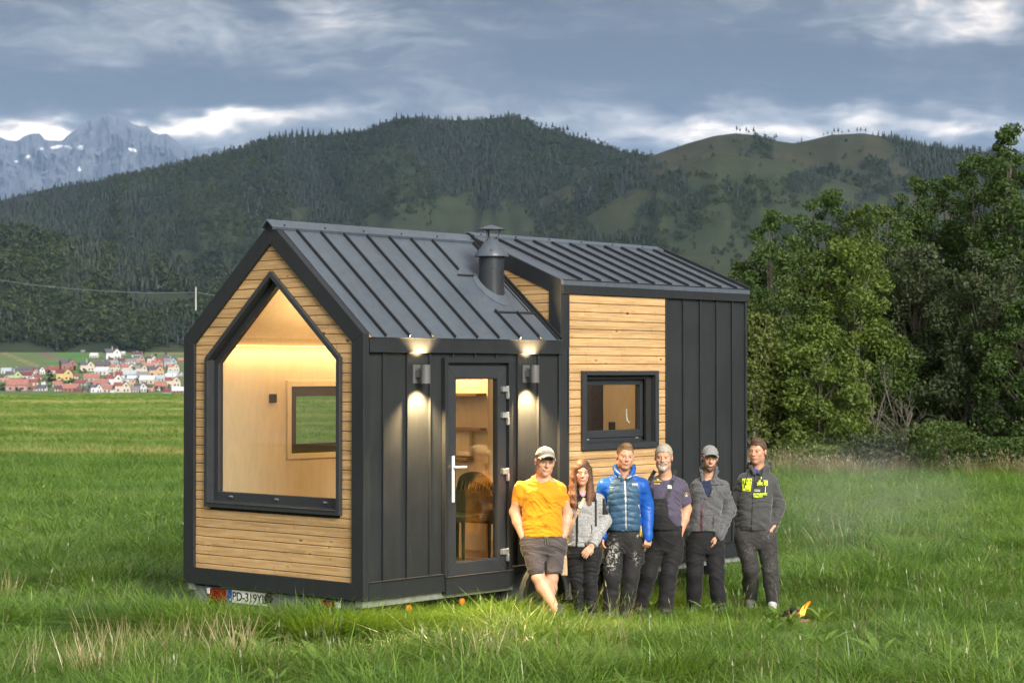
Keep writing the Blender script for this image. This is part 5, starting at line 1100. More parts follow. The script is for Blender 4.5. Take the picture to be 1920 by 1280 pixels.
f.loft([(P(0, 1022)[2], bx(1091), -.01, m(28), .122), (P(0, 1000)[2], bx(1091), -.01, m(28.5), .125), (P(0, 970)[2], bx(1093), -.012, m(27), .125), (P(0, 948)[2], bx(1094), -.012, m(27.5), .130), (P(0, 934)[2], bx(1096), .005, m(24), .105), (P(0, 924)[2], bx(1096), .015, m(15), .075), (P(0, 918)[2], bx(1096), .015, m(9), .06)], .045)
for s_ in (shL, shR): f.cap(P(1096, 923, .02), s_, .042, .058, k=.04)
limb(f, [shR+[0, 0, 0], elR, wrR], [.062, .060, .046], .03); limb(f, [shL, elL, wrL], [.060, .058, .046], .03)
f.cap(P(1085, 917, -.02), P(1088, 930, -.07), .03, .02, k=.02); f.cap(P(1104, 916, -.01), P(1098, 934, -.07), .03, .02, k=.02); f.cap(hc+M @ np.array([0, .01, -.07]), P(1094, 924, -.01), .052, .056, k=.01, mode='cut'); f.ell(P(1092, 920, -.085), (.030, .06, .055), .01, 'cut')
dr = (wrR-elR)/np.linalg.norm(wrR-elR); f.clip(lambda x, y, z: np.where((x > bx(1095)) & (y < -.09) & (z < P(0, 1005)[2]), (x-wrR[0])*dr[0]+(y-wrR[1])*dr[1]+(z-wrR[2])*dr[2]-.0, -1))
def jc(V, N):
    c = np.tile(np.array([.30, .295, .29]), (len(V), 1)); z = V[:, 2]; x = V[:, 0]; yoke = (z > P(0, 938)[2]+.10*np.abs(x-bx(1094))*-1) & (x < bx(1117)) & (x > bx(1060)); side = (np.abs(x-bx(1116.5)) < .011) & (z > P(0, 985)[2]) & (z < P(0, 935)[2]) & (V[:, 1] < .03); zp = (np.abs(x-(bx(1081)-.25*(z-P(0, 975)[2])*-.05)) < .011) & (N[:, 1] < 0)
    patch = (np.abs(x-bx(1135.5)) < .032) & (np.abs(z-P(0, 949)[2]) < .078); c[yoke | side | zp | patch] = (.016, .015, .016); return c
jk = p.emit('fleece_jacket', f, M_fleece, jc, 2, .009, 3, 7, 16)
V2, F2 = strip2([(bx(1109), P(0, 998)[2]), (bx(1108.5), P(0, 982)[2])], .008, 6); decal(p, jk, 'pocket_zip', V2, F2, M_ink)
V2, F2 = text2('K', .03, bx(1138), P(0, 952)[2]); decal(p, jk, 'sleeve_emblem', V2, F2, M_gold)
f = Field(*bounds(P(1085, 912), P(1100, 940), (0, -.14, 0), (0, .02, 0), m=.04), .006); f.ell(P(1092, 927, -.035), (.040, .040, .030), .01); p.emit('pink_top', f, M_cotton, (.55, .34, .42), 1)
f = Field(*bounds(P(1058, 1010), P(1130, 1160), (0, -.2, 0), (0, .2, 0), m=.03), .0065)
f.loft([(P(0, 1042)[2], bx(1093), 0, m(32), .125), (P(0, 1022)[2], bx(1093), 0, m(30), .118), (P(0, 1012)[2], bx(1093), 0, m(26), .10)], .03)
limb(f, [hipL+[0, 0, -.03], knL, knL*.6+anL*.4+[0, .015, 0], anL], [.098, .062, .060, .044], .03); limb(f, [hipR+[.01, -.02, -.03], knR, knR*.6+anR*.4+[0, .015, 0], anR], [.100, .064, .061, .044], .02); p.emit('jeans', f, M_twill, (.014, .014, .015), 2, .008, 4, 5, 26)
for a in (anL, anR): shoe(p, 'shoe', a*[1, 1, 0]+[0, .03, 0], a*[1, 1, 0]+[.01, -.19, 0], .036, M_cotton, (.02, .02, .02), (.03, .03, .03))
f = Field(*bounds(P(1060, 855), P(1118, 985), (0, -.2, 0), (0, .2, 0), m=.03), .0055); T = lambda x, y, z: hc+M @ (np.array([x, y, z])*hs)
f.ell(T(0, .018, .040), np.array([.081, .104, .096])*hs, 0, M=M)
f.cap(T(0, .05, -.02), T(0, .06, -.20), .07, .06, k=.04, sy=.7)
for s_ in (-1, 1):
    for k_ in range(5):
        o_ = k_/4.; sw = [T(s_*(.062+.016*o_), -.045+.075*o_, .045), T(s_*(.074+.012*o_), -.035+.075*o_, -.05), T(s_*(.076+.020*o_), -.040+.070*o_, -.13), T(s_*(.072+.036*o_), -.078+.065*o_, -.22), T(s_*(.066+.048*o_), -.098+.06*o_, -.30), T(s_*(.062+.050*o_), -.100+.06*o_, -.36+.06*o_)]
        limb(f, sw, [.016, .019, .020, .021, .019, .009], .022)
f.ell(T(0, -.098, -.028), np.array([.0555, .075, .092])*hs, .012, 'cut', M)
p.emit('long_hair', f, M_hair, lambda V, N: np.array([.060, .032, .019])*(1-sm(.15, -.18, V[:, 2]-hc[2]))[:, None]+np.array([.145, .070, .036])*sm(.15, -.18, V[:, 2]-hc[2])[:, None], 2, .003, 1, 30, 3)
M_tan = flat('beige_leather', (.46, .32, .19), .5)
hb_p = p.p+np.array([0, 0, 0.]); bag = thing('handbag', tuple(p.p), 'beige shoulder bag hanging by its strap at the hip of the woman', 'bag', None, YAW)
V2, F2 = strip2([(bx(1099), P(0, 925)[2]), (bx(1088), P(0, 946)[2]), (bx(1076), P(0, 970)[2]), (bx(1066), P(0, 995)[2]), (bx(1063), P(0, 1012)[2])], .030, 24)
st = decal(p, jk, 'strap', V2, F2, M_tan, parent=bag, off=.006); b = MB(); b.tube([P(1063, 1012, -.11), P(1060, 1030, -.10), P(1059, 1045, -.09)], .012, 6); b.build('strap', M_tan, bag)
b = MB(); q0 = P(1051, 1077, -.08); q1 = P(1064, 1040, -.08); b.prism([(q0[0], -.12, q0[2]), (q1[0], -.12, q0[2]), (q1[0]-.008, -.12, q1[2]), (q0[0]+.01, -.12, q1[2])], (0, .09, 0)); b.build('pouch', M_tan, bag, bevel=.015, seg=3)
b = MB(); b.lathe((0, 0, 0), [(.016, -.004), (.020, 0), (.016, .004)], 16, axis=1); rg_ = b.build('buckle', M_zip, bag); rg_.location = P(1087, 948, -.155)

# ------------------------------------------------------------------ 3: blue quilted jacket
p = Person(1160, 1157, 0, 'man with short fair hair and stubble in a bright blue quilted jacket and paint-stained trousers'); P, m = p.P, p.m; bx = lambda u: P(u, 0)[0]
hc, M, hs = P(1172, 856, -.03), rotm(.16, .02, .06), 1.03
shL, shR = P(1135, 911), P(1203, 911); elL, elR = P(1124, 950, .05), P(1215, 950, .05); wrL, wrR = P(1130, 1003, -.02), P(1214, 1003, -.06)
hipL, hipR = P(1155, 1010), P(1187, 1010); knL, knR = P(1147, 1080, -.05), P(1183, 1080, -.04); anL, anR = P(1142, 1148, .0), P(1172, 1150, -.03)
f = Field(*bounds(P(1112, 825), P(1226, 1160), (0, -.3, 0), (0, .2, 0), m=.03), .005)
head(f, hc, M, hs, .2, wide=1.03); f.cap(hc+M @ np.array([0, .015, -.075]), P(1171, 896, .01), .056, .060, k=.03); f.loft([(P(0, 1000)[2], bx(1170), 0, .14, .09), (P(0, 930)[2], bx(1169), 0, .15, .09), (P(0, 898)[2], bx(1169), .01, .12, .07)], .03)
limb(f, [shL, elL, wrL], [.055, .045, .032]); limb(f, [shR, elR, wrR], [.055, .045, .032]); hand(f, wrR, (-.08, -.25, -1), (.55, -.8, .2), 1.05, -1, 1.0); hand(f, wrL, (0, -.1, -1), (-1, 0, 0), .5, 1)
limb(f, [hipL, knL, anL], [.075, .05, .04]); limb(f, [hipR, knR, anR], [.075, .05, .04])
p.emit('body', f, M_skin, lambda V, N: face_col(V, hc, M, hs, brow=(.25, .14, .07), stubble=.40, stub_c=(.27, .15, .09), blush=.9, skin=SKIN*[1.02, .95, .92]), 1)
f = Field(*bounds(P(1112, 870), P(1228, 1012), (0, -.3, 0), (0, .22, 0), m=.03), .0062)
f.loft([(P(0, 993)[2], bx(1170), -.01, m(31), .130), (P(0, 975)[2], bx(1169), -.012, m(31.5), .138), (P(0, 945)[2], bx(1168), -.01, m(31), .138), (P(0, 920)[2], bx(1168), -.008, m(34), .135), (P(0, 906)[2], bx(1169), .005, m(31), .115), (P(0, 895)[2], bx(1170), .015, m(21), .085), (P(0, 887)[2], bx(1170), .015, m(14), .07)], .045)
for s_ in (shL, shR): f.cap(P(1170, 894, .02), s_, .048, .068, k=.045)
limb(f, [shL, elL, wrL+[0, 0, -.02]], [.072, .064, .046], .035); limb(f, [shR, elR, wrR+[0, 0, -.02]], [.072, .064, .047], .035)
for k in range(9):
    q = math.pi*(k/8)-math.pi; cx_, cy_ = bx(1171)+.092*math.cos(q)*-1, .015-.075*math.sin(q)*-1
for s_ in (-1, 1): limb(f, [P(1171+s_*6, 896, -.10), P(1171+s_*15, 884, -.055), P(1171+s_*17, 877, .02), P(1171+s_*8, 874, .075)], [.020, .024, .025, .03], .015)
f.cap(hc+M @ np.array([0, .005, -.06]), P(1171, 890, -.01), .062, .068, k=.01, mode='cut'); f.ell(P(1171, 884, -.09), (.042, .06, .050), .012, 'cut')
def jc(V, N):
    x, y, z = V.T; c = np.tile(np.array([.014, .085, .36]), (len(V), 1)); w_ = np.interp(z, [P(0, 993)[2], P(0, 930)[2], P(0, 905)[2], P(0, 892)[2]], [m(31), m(30), m(26), m(13)]); body = (np.abs(x-bx(1169)) < w_) & (y < .06) & (z < P(0, 889)[2]); c[body] = (.040, .088, .150)
    inn = (z > P(0, 892)[2]) & (N[:, 1] < -.2) & (y > -.03); c[inn] = (.022, .088, .27); return c
def quilt(V):
    x, y, z = V.T; w_ = np.interp(z, [P(0, 993)[2], P(0, 930)[2], P(0, 905)[2]], [m(29), m(28), m(24)]); body = (np.abs(x-bx(1169)) < w_) & (y < .0) & (z < P(0, 893)[2])
    ph = (z-.10*np.abs(x-bx(1171.5))*-1*1.6)/.062; d_ = np.abs(np.sin(math.pi*ph))**.45; zp = np.exp(-((x-bx(1171.5))/.010)**2); V = V.copy(); V[:, 1] -= body*(.013*d_-.004-.008*zp); return V
jk = p.emit('quilted_jacket', f, M_nylon, jc, 2, .006, 5, 8, 14, post=quilt)
V2, F2 = strip2([(bx(1170.5), P(0, 893)[2]), (bx(1171.5), P(0, 930)[2]), (bx(1172.5), P(0, 991)[2])], .013, 30); decal(p, jk, 'zip', V2, F2, M_zip)
for pts_ in ([(1171, 894), (1163, 888), (1152, 879)], [(1171.5, 895), (1182, 892), (1196, 890)]):
    V2, F2 = strip2([(bx(a), P(0, b_)[2]) for a, b_ in pts_], .009, 10); decal(p, jk, 'zip', V2, F2, M_zip)
V2, F2 = rect2(bx(1184), bx(1194.5), P(0, 909)[2], P(0, 905)[2]); lg = decal(p, jk, 'chest_logo', V2, F2, M_wprint)
V2, F2 = text2('hannah', .016, bx(1184.6), P(0, 908.3)[2]); decal(p, jk, 'logo_lettering', V2, F2, M_nylon if False else M_ink, off=.0065)
V2, F2 = strip2([(bx(1196), P(0, 944)[2]), (bx(1200), P(0, 955)[2]), (bx(1200), P(0, 968)[2])], .008, 8); decal(p, jk, 'pocket_piping', V2, F2, M_wprint)
f = Field(*bounds(P(1120, 985), P(1212, 1160), (0, -.22, 0), (0, .2, 0), m=.03), .0065)
f.loft([(P(0, 1036)[2], bx(1170), 0, m(25), .095), (P(0, 1018)[2], bx(1170), 0, m(30), .118), (P(0, 1003)[2], bx(1170), 0, m(31), .122), (P(0, 988)[2], bx(1170), 0, m(28), .115)], .05)
limb(f, [hipL+[-.01, -.01, -.05], knL, knL*.5+anL*.5, anL], [.098, .078, .072, .070], .03); limb(f, [hipR+[.01, -.01, -.05], knR, knR*.5+anR*.5, anR], [.098, .077, .070, .068], .015)
def stained(regions, base, amt=1.0):
    def fn(V, N):
        x, y, z = V.T; c = np.tile(np.array(base, float), (len(V), 1)); n = VNA.fbm(x*95, z*80+7, 3); w_ = 0
        for (u, v, ru, rv, am) in regions: w_ = w_+am*np.exp(-((x-bx(u))/m(ru))**2-((z-P(0, v)[2])/m(rv))**2)
        w_ = sm(.56, .70, n+.22*np.clip(w_, 0, 1)-.10)*np.clip(w_*1.6, 0, 1)*amt; d_ = sm(.5, .8, VNB.fbm(x*14, z*12, 3))*.5
        c = c*(1+d_[:, None]); return c*(1-w_[:, None])+np.array([.36, .34, .30])*w_[:, None]
    return fn
f.cap(P(1199, 1036, .0), P(1199, 1052, .0), .045, .045, k=.02, sy=1.2)
p.emit('work_trousers', f, M_twill, stained([(1147, 1035, 13, 24, 1), (1141, 1055, 10, 14, .8), (1193, 1042, 7, 12, .8), (1194, 1002, 4, 4, .7)], (.019, .018, .018)), 2, .0085, 6, 5, 9)
for a in (anL, anR): shoe(p, 'work_shoe', a*[1, 1, 0]+[0, .03, 0], a*[1, 1, 0]+[0, -.20, 0], .046, M_cotton, (.02, .018, .016), (.02, .02, .02))
hair_cap(p, hc, M, hs, (.21, .118, .052), .006, .072, .000, -.07, tuft_h=.6, rag=.007)
b = MB(); b.tube([P(1200, 985, -.05), P(1201, 995, -.06), P(1199, 1004, -.05)], .012, 6); b.build('tool_loop', M_gold, p.root)

# ------------------------------------------------------------------ 4: dungarees
p = Person(1243, 1152, 0, 'grey-haired man with a white goatee in a dark purple T-shirt and black dungarees'); P, m = p.P, p.m; bx = lambda u: P(u, 0)[0]
hc, M, hs = P(1244, 857.5, -.04), rotm(-.16, .02, .02), 1.05
shL, shR = P(1226, 911), P(1275, 914); elL, elR = P(1212, 955, .03), P(1288, 955, .04); wrL, wrR = P(1215, 1000, -.02), P(1273, 1001, -.06)
hipL, hipR = P(1235, 1005), P(1262, 1005); knL, knR = P(1216, 1075, -.02), P(1254, 1072, -.04); anL, anR = P(1202, 1138, .12), P(1247, 1142, -.02)
f = Field(*bounds(P(1192, 828), P(1302, 1150), (0, -.3, 0), (0, .22, 0), m=.03), .005)
head(f, hc, M, hs, .2); f.cap(hc+M @ np.array([0, .015, -.075]), P(1249, 897, .01), .060, .066, k=.03); f.loft([(P(0, 1000)[2], bx(1249), 0, .14, .09), (P(0, 930)[2], bx(1248), 0, .15, .09), (P(0, 898)[2], bx(1249), .01, .12, .07)], .03)
limb(f, [shL, elL, wrL], [.06, .05, .036]); limb(f, [shR, elR, elR*.6+wrR*.4, wrR], [.066, .052, .052, .034]); hand(f, wrR, (-.18, -.10, -1), (.25, -1, .1), .30, 1, 1.12, spread=.9); hand(f, wrL, (0, 0, -1), (-1, 0, 0), .5, 1)
limb(f, [hipL, knL, anL], [.075, .05, .04]); limb(f, [hipR, knR, anR], [.075, .05, .04])
p.emit('body', f, M_skin, lambda V, N: face_col(V, hc, M, hs, brow=(.26, .20, .14), stubble=.35, stub_c=(.38, .32, .27), blush=1.0, skin=SKIN*[1.0, .90, .84]), 1)
T = lambda x, y, z: hc+M @ (np.array([x, y, z])*hs)
f = Field(hc-.16, hc+.12, .005); f.ell(T(0, -.062, -.098), (.040, .042, .034), .01, M=M); f.cap(T(-.032, -.080, -.052), T(-.034, -.072, -.085), .011, .012, k=.015); f.cap(T(.032, -.080, -.052), T(.034, -.072, -.085), .011, .012, k=.015); f.cap(T(-.028, -.092, -.047), T(.028, -.092, -.047), .008, .008, k=.01); p.emit('beard', f, M_hair, (.38, .33, .28), 1, .004, 2, 60, 30)
hair_cap(p, hc, M, hs, (.34, .30, .235), .009, .060, .0, -.075, rag=.005)
f = Field(*bounds(P(1198, 885), P(1305, 995), (0, -.3, 0), (0, .22, 0), m=.03), .0062)
f.loft([(P(0, 990)[2], bx(1249), -.02, m(28), .148), (P(0, 965)[2], bx(1248), -.03, m(29), .165), (P(0, 940)[2], bx(1247), -.02, m(29), .150), (P(0, 918)[2], bx(1248), -.01, m(31), .135), (P(0, 907)[2], bx(1249), .005, m(28), .115), (P(0, 898)[2], bx(1250), .015, m(20), .085), (P(0, 890)[2], bx(1250), .015, m(13), .07)], .045)
for s_ in (shL, shR): f.cap(P(1250, 897, .02), s_, .048, .066, k=.045)
for s_, e in ((shL, elL), (shR, elR)): f.cap(s_, s_+(e-s_)*.70, .072, .074, k=.04)
f.cap(hc+M @ np.array([0, .01, -.06]), P(1249, 894, -.01), .064, .070, k=.01, mode='cut'); f.ell(P(1248, 889, -.06), (.058, .06, .045), .01, 'cut'); d2 = (elR-shR)/np.linalg.norm(elR-shR)
f.clip(lambda x, y, z: np.where(x > bx(1276), (x-shR[0])*d2[0]+(y-shR[1])*d2[1]+(z-shR[2])*d2[2]-.175, -1))
ts = p.emit('t_shirt', f, M_cotton, (.075, .064, .098), 2, .010, 7, 8, 14)
f = Field(*bounds(P(1195, 925), P(1285, 1150), (0, -.3, 0), (0, .22, 0), m=.03), .0065)
f.loft([(P(0, 1036)[2], bx(1247), -.01, m(23), .095), (P(0, 1018)[2], bx(1249), -.01, m(28), .128), (P(0, 1000)[2], bx(1249), -.015, m(29.5), .150), (P(0, 984)[2], bx(1249), -.02, m(29.5), .158)], .03)
f.loft([(P(0, 990)[2], bx(1245), -.085, m(27), .110), (P(0, 962)[2], bx(1238), -.095, m(19), .115), (P(0, 933)[2], bx(1236), -.085, m(17), .100)], .02)
limb(f, [hipL+[0, -.01, -.05], knL, knL*.5+anL*.5, anL], [.098, .078, .072, .072], .03); limb(f, [hipR+[.01, -.01, -.05], knR, knR*.5+anR*.5, anR], [.100, .080, .074, .074], .015); f.cap(P(1273, 1035, -.03), P(1270, 1052, -.03), .042, .042, k=.02)
dg = p.emit('dungarees', f, M_twill, lambda V, N: np.tile(np.array([.016, .015, .016]), (len(V), 1))*(1+.6*sm(.55, .75, VNB.fbm(V[:, 0]*14, V[:, 2]*12, 3)))[:, None], 2, .008, 8, 5, 9)
for pts_ in ([(1228, 882), (1217, 902), (1212, 915), (1222, 936)], [(1268, 881), (1258, 905), (1250, 925), (1243, 938)]):
    V2, F2 = strip2([(bx(a), P(0, b_)[2]) for a, b_ in pts_], .038, 20); decal(p, ts, 'shoulder_strap', V2, F2, M_ink, off=.008)
V2, F2 = rect2(bx(1250), bx(1257), P(0, 914)[2], P(0, 908)[2], 4, 4); decal(p, ts, 'strap_buckle', V2, F2, M_zip, off=.013)
for (a, b_, w1, h1) in ((1233, 900.5, 14, 1.5), (1233, 899, 4, 4.5), (1231, 905.5, 11, 1.6)): V2, F2 = rect2(bx(a-w1/2), bx(a+w1/2), P(0, b_+h1/2)[2], P(0, b_-h1/2)[2], 5, 3); decal(p, ts, 'chest_emblem', V2, F2, M_gold)
ang = np.linspace(0, 2*math.pi, 17)[:-1]; V2 = [(bx(1286.5)+m(4.2)*math.cos(q), P(0, 927.5)[2]+m(5.6)*math.sin(q)) for q in ang]+[(bx(1286.5)+m(3.2)*math.cos(q), P(0, 927.5)[2]+m(4.6)*math.sin(q)) for q in ang]; F2 = [(k, (k+1) % 16, 16+(k+1) % 16, 16+k) for k in range(9)]; decal(p, ts, 'sleeve_emblem', V2, F2, M_gold)
V2 = [(bx(1286.5), P(0, 923.5)[2]), (bx(1283.5), P(0, 931)[2]), (bx(1286.5), P(0, 929.5)[2]), (bx(1289.5), P(0, 931)[2])]; decal(p, ts, 'sleeve_emblem', V2, [(0, 1, 2), (0, 2, 3)], M_wprint)
for a in (anL, anR): shoe(p, 'work_shoe', a*[1, 1, 0]+[0, .03, 0], a*[1, 1, 0]+[0, -.20, 0], .046, M_cotton, (.02, .018, .016), (.02, .02, .02))

# ------------------------------------------------------------------ 5: dark fleece and grey cap
p = Person(1322, 1147, 0, 'bearded man in a grey cap and dark grey fleece, hand in trouser pocket'); P, m = p.P, p.m; bx = lambda u: P(u, 0)[0]
hc, M, hs = P(1330.5, 860, -.04), rotm(.04, .02, .06), 1.0
shL, shR = P(1310, 912), P(1355, 914); elL, elR = P(1297, 952, .05), P(1369, 957, .05); wrL, wrR = P(1295, 1000, -.02), P(1346, 1001, -.11)
hipL, hipR = P(1306, 1008), P(1336, 1008); knL, knR = P(1302, 1075, -.03), P(1342, 1075, -.06); anL, anR = P(1302, 1135, .03), P(1348, 1143, -.04)
f = Field(*bounds(P(1282, 828), P(1380, 1155), (0, -.3, 0), (0, .22, 0), m=.03), .005)
head(f, hc, M, hs, 1., wide=.96); f.cap(hc+M @ np.array([0, .015, -.075]), P(1328, 900, .01), .054, .058, k=.03); f.loft([(P(0, 1000)[2], bx(1322), 0, .13, .09), (P(0, 930)[2], bx(1328), 0, .14, .09), (P(0, 900)[2], bx(1330), .01, .11, .07)], .03)
limb(f, [shL, elL, wrL], [.055, .045, .032]); limb(f, [shR, elR, wrR], [.055, .045, .033]); hand(f, wrR, (-.30, .05, -1), (.6, -.8, 0), .35, 1); hand(f, wrL, (0, 0, -1), (-1, 0, 0), .5, 1); limb(f, [hipL, knL, anL], [.075, .05, .04]); limb(f, [hipR, knR, anR], [.075, .05, .04])
p.emit('body', f, M_skin, lambda V, N: face_col(V, hc, M, hs, brow=(.05, .03, .02), stubble=.82, stub_c=(.085, .050, .034), teeth=True, blush=.5, wide=.96, eye=(.03, .025, .02)), 1)
f = Field(*bounds(P(1282, 872), P(1382, 1010), (0, -.3, 0), (0, .22, 0), m=.03), .0062)
f.loft([(P(0, 994)[2], bx(1319), -.01, m(29), .130), (P(0, 975)[2], bx(1321), -.01, m(29), .134), (P(0, 945)[2], bx(1325), -.01, m(28.5), .134), (P(0, 920)[2], bx(1328), -.008, m(30), .130), (P(0, 908)[2], bx(1330), .005, m(26), .115), (P(0, 899)[2], bx(1330), .015, m(18), .085), (P(0, 891)[2], bx(1330), .015, m(12), .07)], .045)
for s_ in (shL, shR): f.cap(P(1330, 898, .02), s_, .046, .062, k=.045)
limb(f, [shL, elL, wrL], [.066, .060, .048], .035); limb(f, [shR, elR, wrR+[.004, 0, -.005]], [.066, .062, .047], .035)
for s_ in (-1, 1): limb(f, [P(1327+s_*10, 900, -.085), P(1329+s_*14, 884, -.05), P(1329+s_*14, 878, .02), P(1330+s_*6, 876, .07)], [.016, .018, .018, .02], .012)
f.cap(hc+M @ np.array([0, .005, -.06]), P(1328, 892, -.01), .056, .064, k=.008, mode='cut'); f.ell(P(1323, 905, -.11), (.040, .060, .155), .012, 'cut', rotm(0, 0, -.12))
dr = (wrR-elR)/np.linalg.norm(wrR-elR)
def jc(V, N):
    x, y, z = V.T; c = np.tile(np.array([.095, .096, .10]), (len(V), 1)); seam = (np.abs(z-P(0, 908)[2]-.02*(x-bx(1330))) < .005) & (x > bx(1318)) & (x < bx(1357)); zp = (np.abs(x-bx(1312.5)) < .010) & (z < P(0, 954)[2]) & (N[:, 1] < 0); c[seam] = (.02, .02, .02); c[zp] = (.07, .02, .03); return c
jk = p.emit('fleece_jacket', f, M_fleece, jc, 2, .010, 9, 7, 14)
V2, F2 = strip2([(bx(1335.5), P(0, 966)[2]), (bx(1335), P(0, 988)[2])], .012, 8); decal(p, jk, 'pocket_zip', V2, F2, flat('burgundy_zip', (.06, .015, .025), .6))
V2, F2 = strip2([(bx(1327), P(0, 905)[2]), (bx(1319), P(0, 935)[2]), (bx(1312.5), P(0, 954)[2])], .007, 12); decal(p, jk, 'zip', V2, F2, flat('burgundy_tape', (.10, .02, .035), .6), off=.002)
f = Field(*bounds(P(1300, 890), P(1346, 965), (0, -.2, 0), (0, .1, 0), m=.02), .0062); f.loft([(P(0, 958)[2], bx(1320), -.01, m(18), .110), (P(0, 920)[2], bx(1324), -.005, m(18), .108), (P(0, 900)[2], bx(1327), .0, m(16), .088)], .01); f.cap(hc, P(1328, 896, -.02), .055, .060, k=.006, mode='cut'); p.emit('navy_t_shirt', f, M_cotton, (.022, .027, .060), 2, .008, 2)
f = Field(*bounds(P(1282, 985), P(1368, 1155), (0, -.22, 0), (0, .2, 0), m=.03), .0065)
f.loft([(P(0, 1036)[2], bx(1321), 0, m(25), .095), (P(0, 1018)[2], bx(1321), 0, m(30), .118), (P(0, 1003)[2], bx(1321), 0, m(31), .122), (P(0, 988)[2], bx(1320), 0, m(26), .112)], .05)
limb(f, [hipL+[-.01, -.01, -.05], knL, knL*.5+anL*.5, anL], [.096, .080, .074, .070], .03); limb(f, [hipR+[.02, -.01, -.05], knR, knR*.5+anR*.5, anR], [.098, .080, .072, .068], .015); f.cap(P(1344, 1012, -.07), P(1338, 1024, -.06), .055, .05, k=.02); p.emit('trousers', f, M_twill, (.013, .0125, .014), 2, .008, 10, 5, 9)
for a in (anL, anR): shoe(p, 'shoe', a*[1, 1, 0]+[0, .03, 0], a*[1, 1, 0]+[.01, -.20, 0], .044, M_cotton, (.02, .02, .02), (.03, .03, .03))
baseball_cap(p, hc, M, hs, (.22, .22, .215), (.02, .02, .02), band=.050, pitch=-.02); hair_cap(p, hc, M, hs, (.03, .018, .012), .003, .05, -.004, -.07)

# ------------------------------------------------------------------ 6: printed hoodie
p = Person(1432, 1142, 0, 'man in a dark grey zip hoodie with lime prints, looking sideways, beside the house end'); P, m = p.P, p.m; bx = lambda u: P(u, 0)[0]
hc, M, hs = P(1420, 846, -.03), rotm(-.50, .02, .02), 1.03
shL, shR = P(1397, 902), P(1445, 904); elL, elR = P(1382, 945, .06), P(1461, 948, .05); wrL, wrR = P(1388, 986, -.02), P(1449, 986, -.03)
hipL, hipR = P(1400, 1000), P(1433, 1000); knL, knR = P(1408, 1066, -.02), P(1443, 1068, -.05); anL, anR = P(1411, 1124, .22), P(1448, 1127, -.03)
f = Field(*bounds(P(1370, 815), P(1474, 1146), (0, -.3, 0), (0, .22, 0), m=.03), .005)
head(f, hc, M, hs, .0); f.cap(hc+M @ np.array([0, .015, -.075]), P(1424, 890, .01), .060, .064, k=.03); f.loft([(P(0, 1000)[2], bx(1417), 0, .13, .09), (P(0, 930)[2], bx(1418), 0, .14, .09), (P(0, 892)[2], bx(1421), .01, .11, .07)], .03)
limb(f, [shL, elL, wrL], [.055, .045, .032]); limb(f, [shR, elR, wrR], [.055, .045, .032]); hand(f, wrL, (.2, 0, -1), (-1, -.3, 0), .4, -1); hand(f, wrR, (-.25, 0, -1), (1, -.3, 0), .4, 1); limb(f, [hipL, knL, anL], [.075, .05, .04]); limb(f, [hipR, knR, anR], [.075, .05, .04])
p.emit('body', f, M_skin, lambda V, N: face_col(V, hc, M, hs, brow=(.20, .12, .07), stubble=.25, stub_c=(.22, .14, .10), blush=.9, skin=SKIN*[1.02, .95, .92]), 1)
hair_cap(p, hc, M, hs, (.085, .052, .032), .007, .064, .004, -.07, tuft_h=1, rag=.006)
f = Field(*bounds(P(1368, 862), P(1476, 1000), (0, -.3, 0), (0, .24, 0), m=.03), .0062)
f.loft([(P(0, 992)[2], bx(1415.5), -.01, m(28), .126), (P(0, 984)[2], bx(1415.5), -.012, m(30), .138), (P(0, 960)[2], bx(1415), -.012, m(30.5), .142), (P(0, 925)[2], bx(1417), -.01, m(31), .138), (P(0, 902)[2], bx(1420), .0, m(28), .122), (P(0, 889)[2], bx(1422), .015, m(21), .095), (P(0, 880)[2], bx(1423), .015, m(15), .08)], .045)
for s_ in (shL, shR): f.cap(P(1422, 888, .02), s_, .05, .066, k=.045)
limb(f, [shL, elL, wrL+[.01, .02, -.03]], [.070, .064, .050], .035); limb(f, [shR, elR, wrR+[-.01, .02, -.03]], [.070, .066, .052], .035)
for s_ in (-1, 1): limb(f, [P(1417+s_*5, 886, -.10), P(1423+s_*14, 876, -.055), P(1424+s_*18, 873, .02), P(1425+s_*12, 873, .10)], [.016, .024, .030, .040], .02)
f.cap(hc+M @ np.array([0, .01, -.06]), P(1424, 884, -.01), .060, .068, k=.008, mode='cut'); f.ell(P(1417, 874, -.10), (.040, .075, .042), .012, 'cut')
jk = p.emit('hoodie', f, M_sweat, lambda V, N: np.where(((V[:, 2] > P(0, 884)[2]) & (N[:, 1] < .1) & (V[:, 1] > -.05))[:, None], np.array([.022, .022, .026]), np.array([.062, .062, .063])), 2, .010, 11, 7, 14)
f = Field(*bounds(P(1408, 870), P(1428, 892), (0, -.14, 0), (0, .04, 0), m=.02), .006); f.ell(P(1417, 884, -.045), (.045, .040, .030), .01); p.emit('blue_t_shirt', f, M_cotton, (.03, .06, .30), 1)
Z = lambda v: P(0, v)[2]
V2, F2 = strip2([(bx(1414.5), Z(884)), (bx(1408.5), Z(925)), (bx(1405.5), Z(990))], .008, 26); decal(p, jk, 'zip', V2, F2, M_ink)
V2 = [(bx(1390), Z(896)), (bx(1408), Z(895.5)), (bx(1406.5), Z(907)), (bx(1404), Z(919.5)), (bx(1390.5), Z(918.5)), (bx(1390), Z(907))]; decal(p, jk, 'left_print', V2, [(0, 1, 2, 5), (5, 2, 3, 4)], M_lime, off=.009)
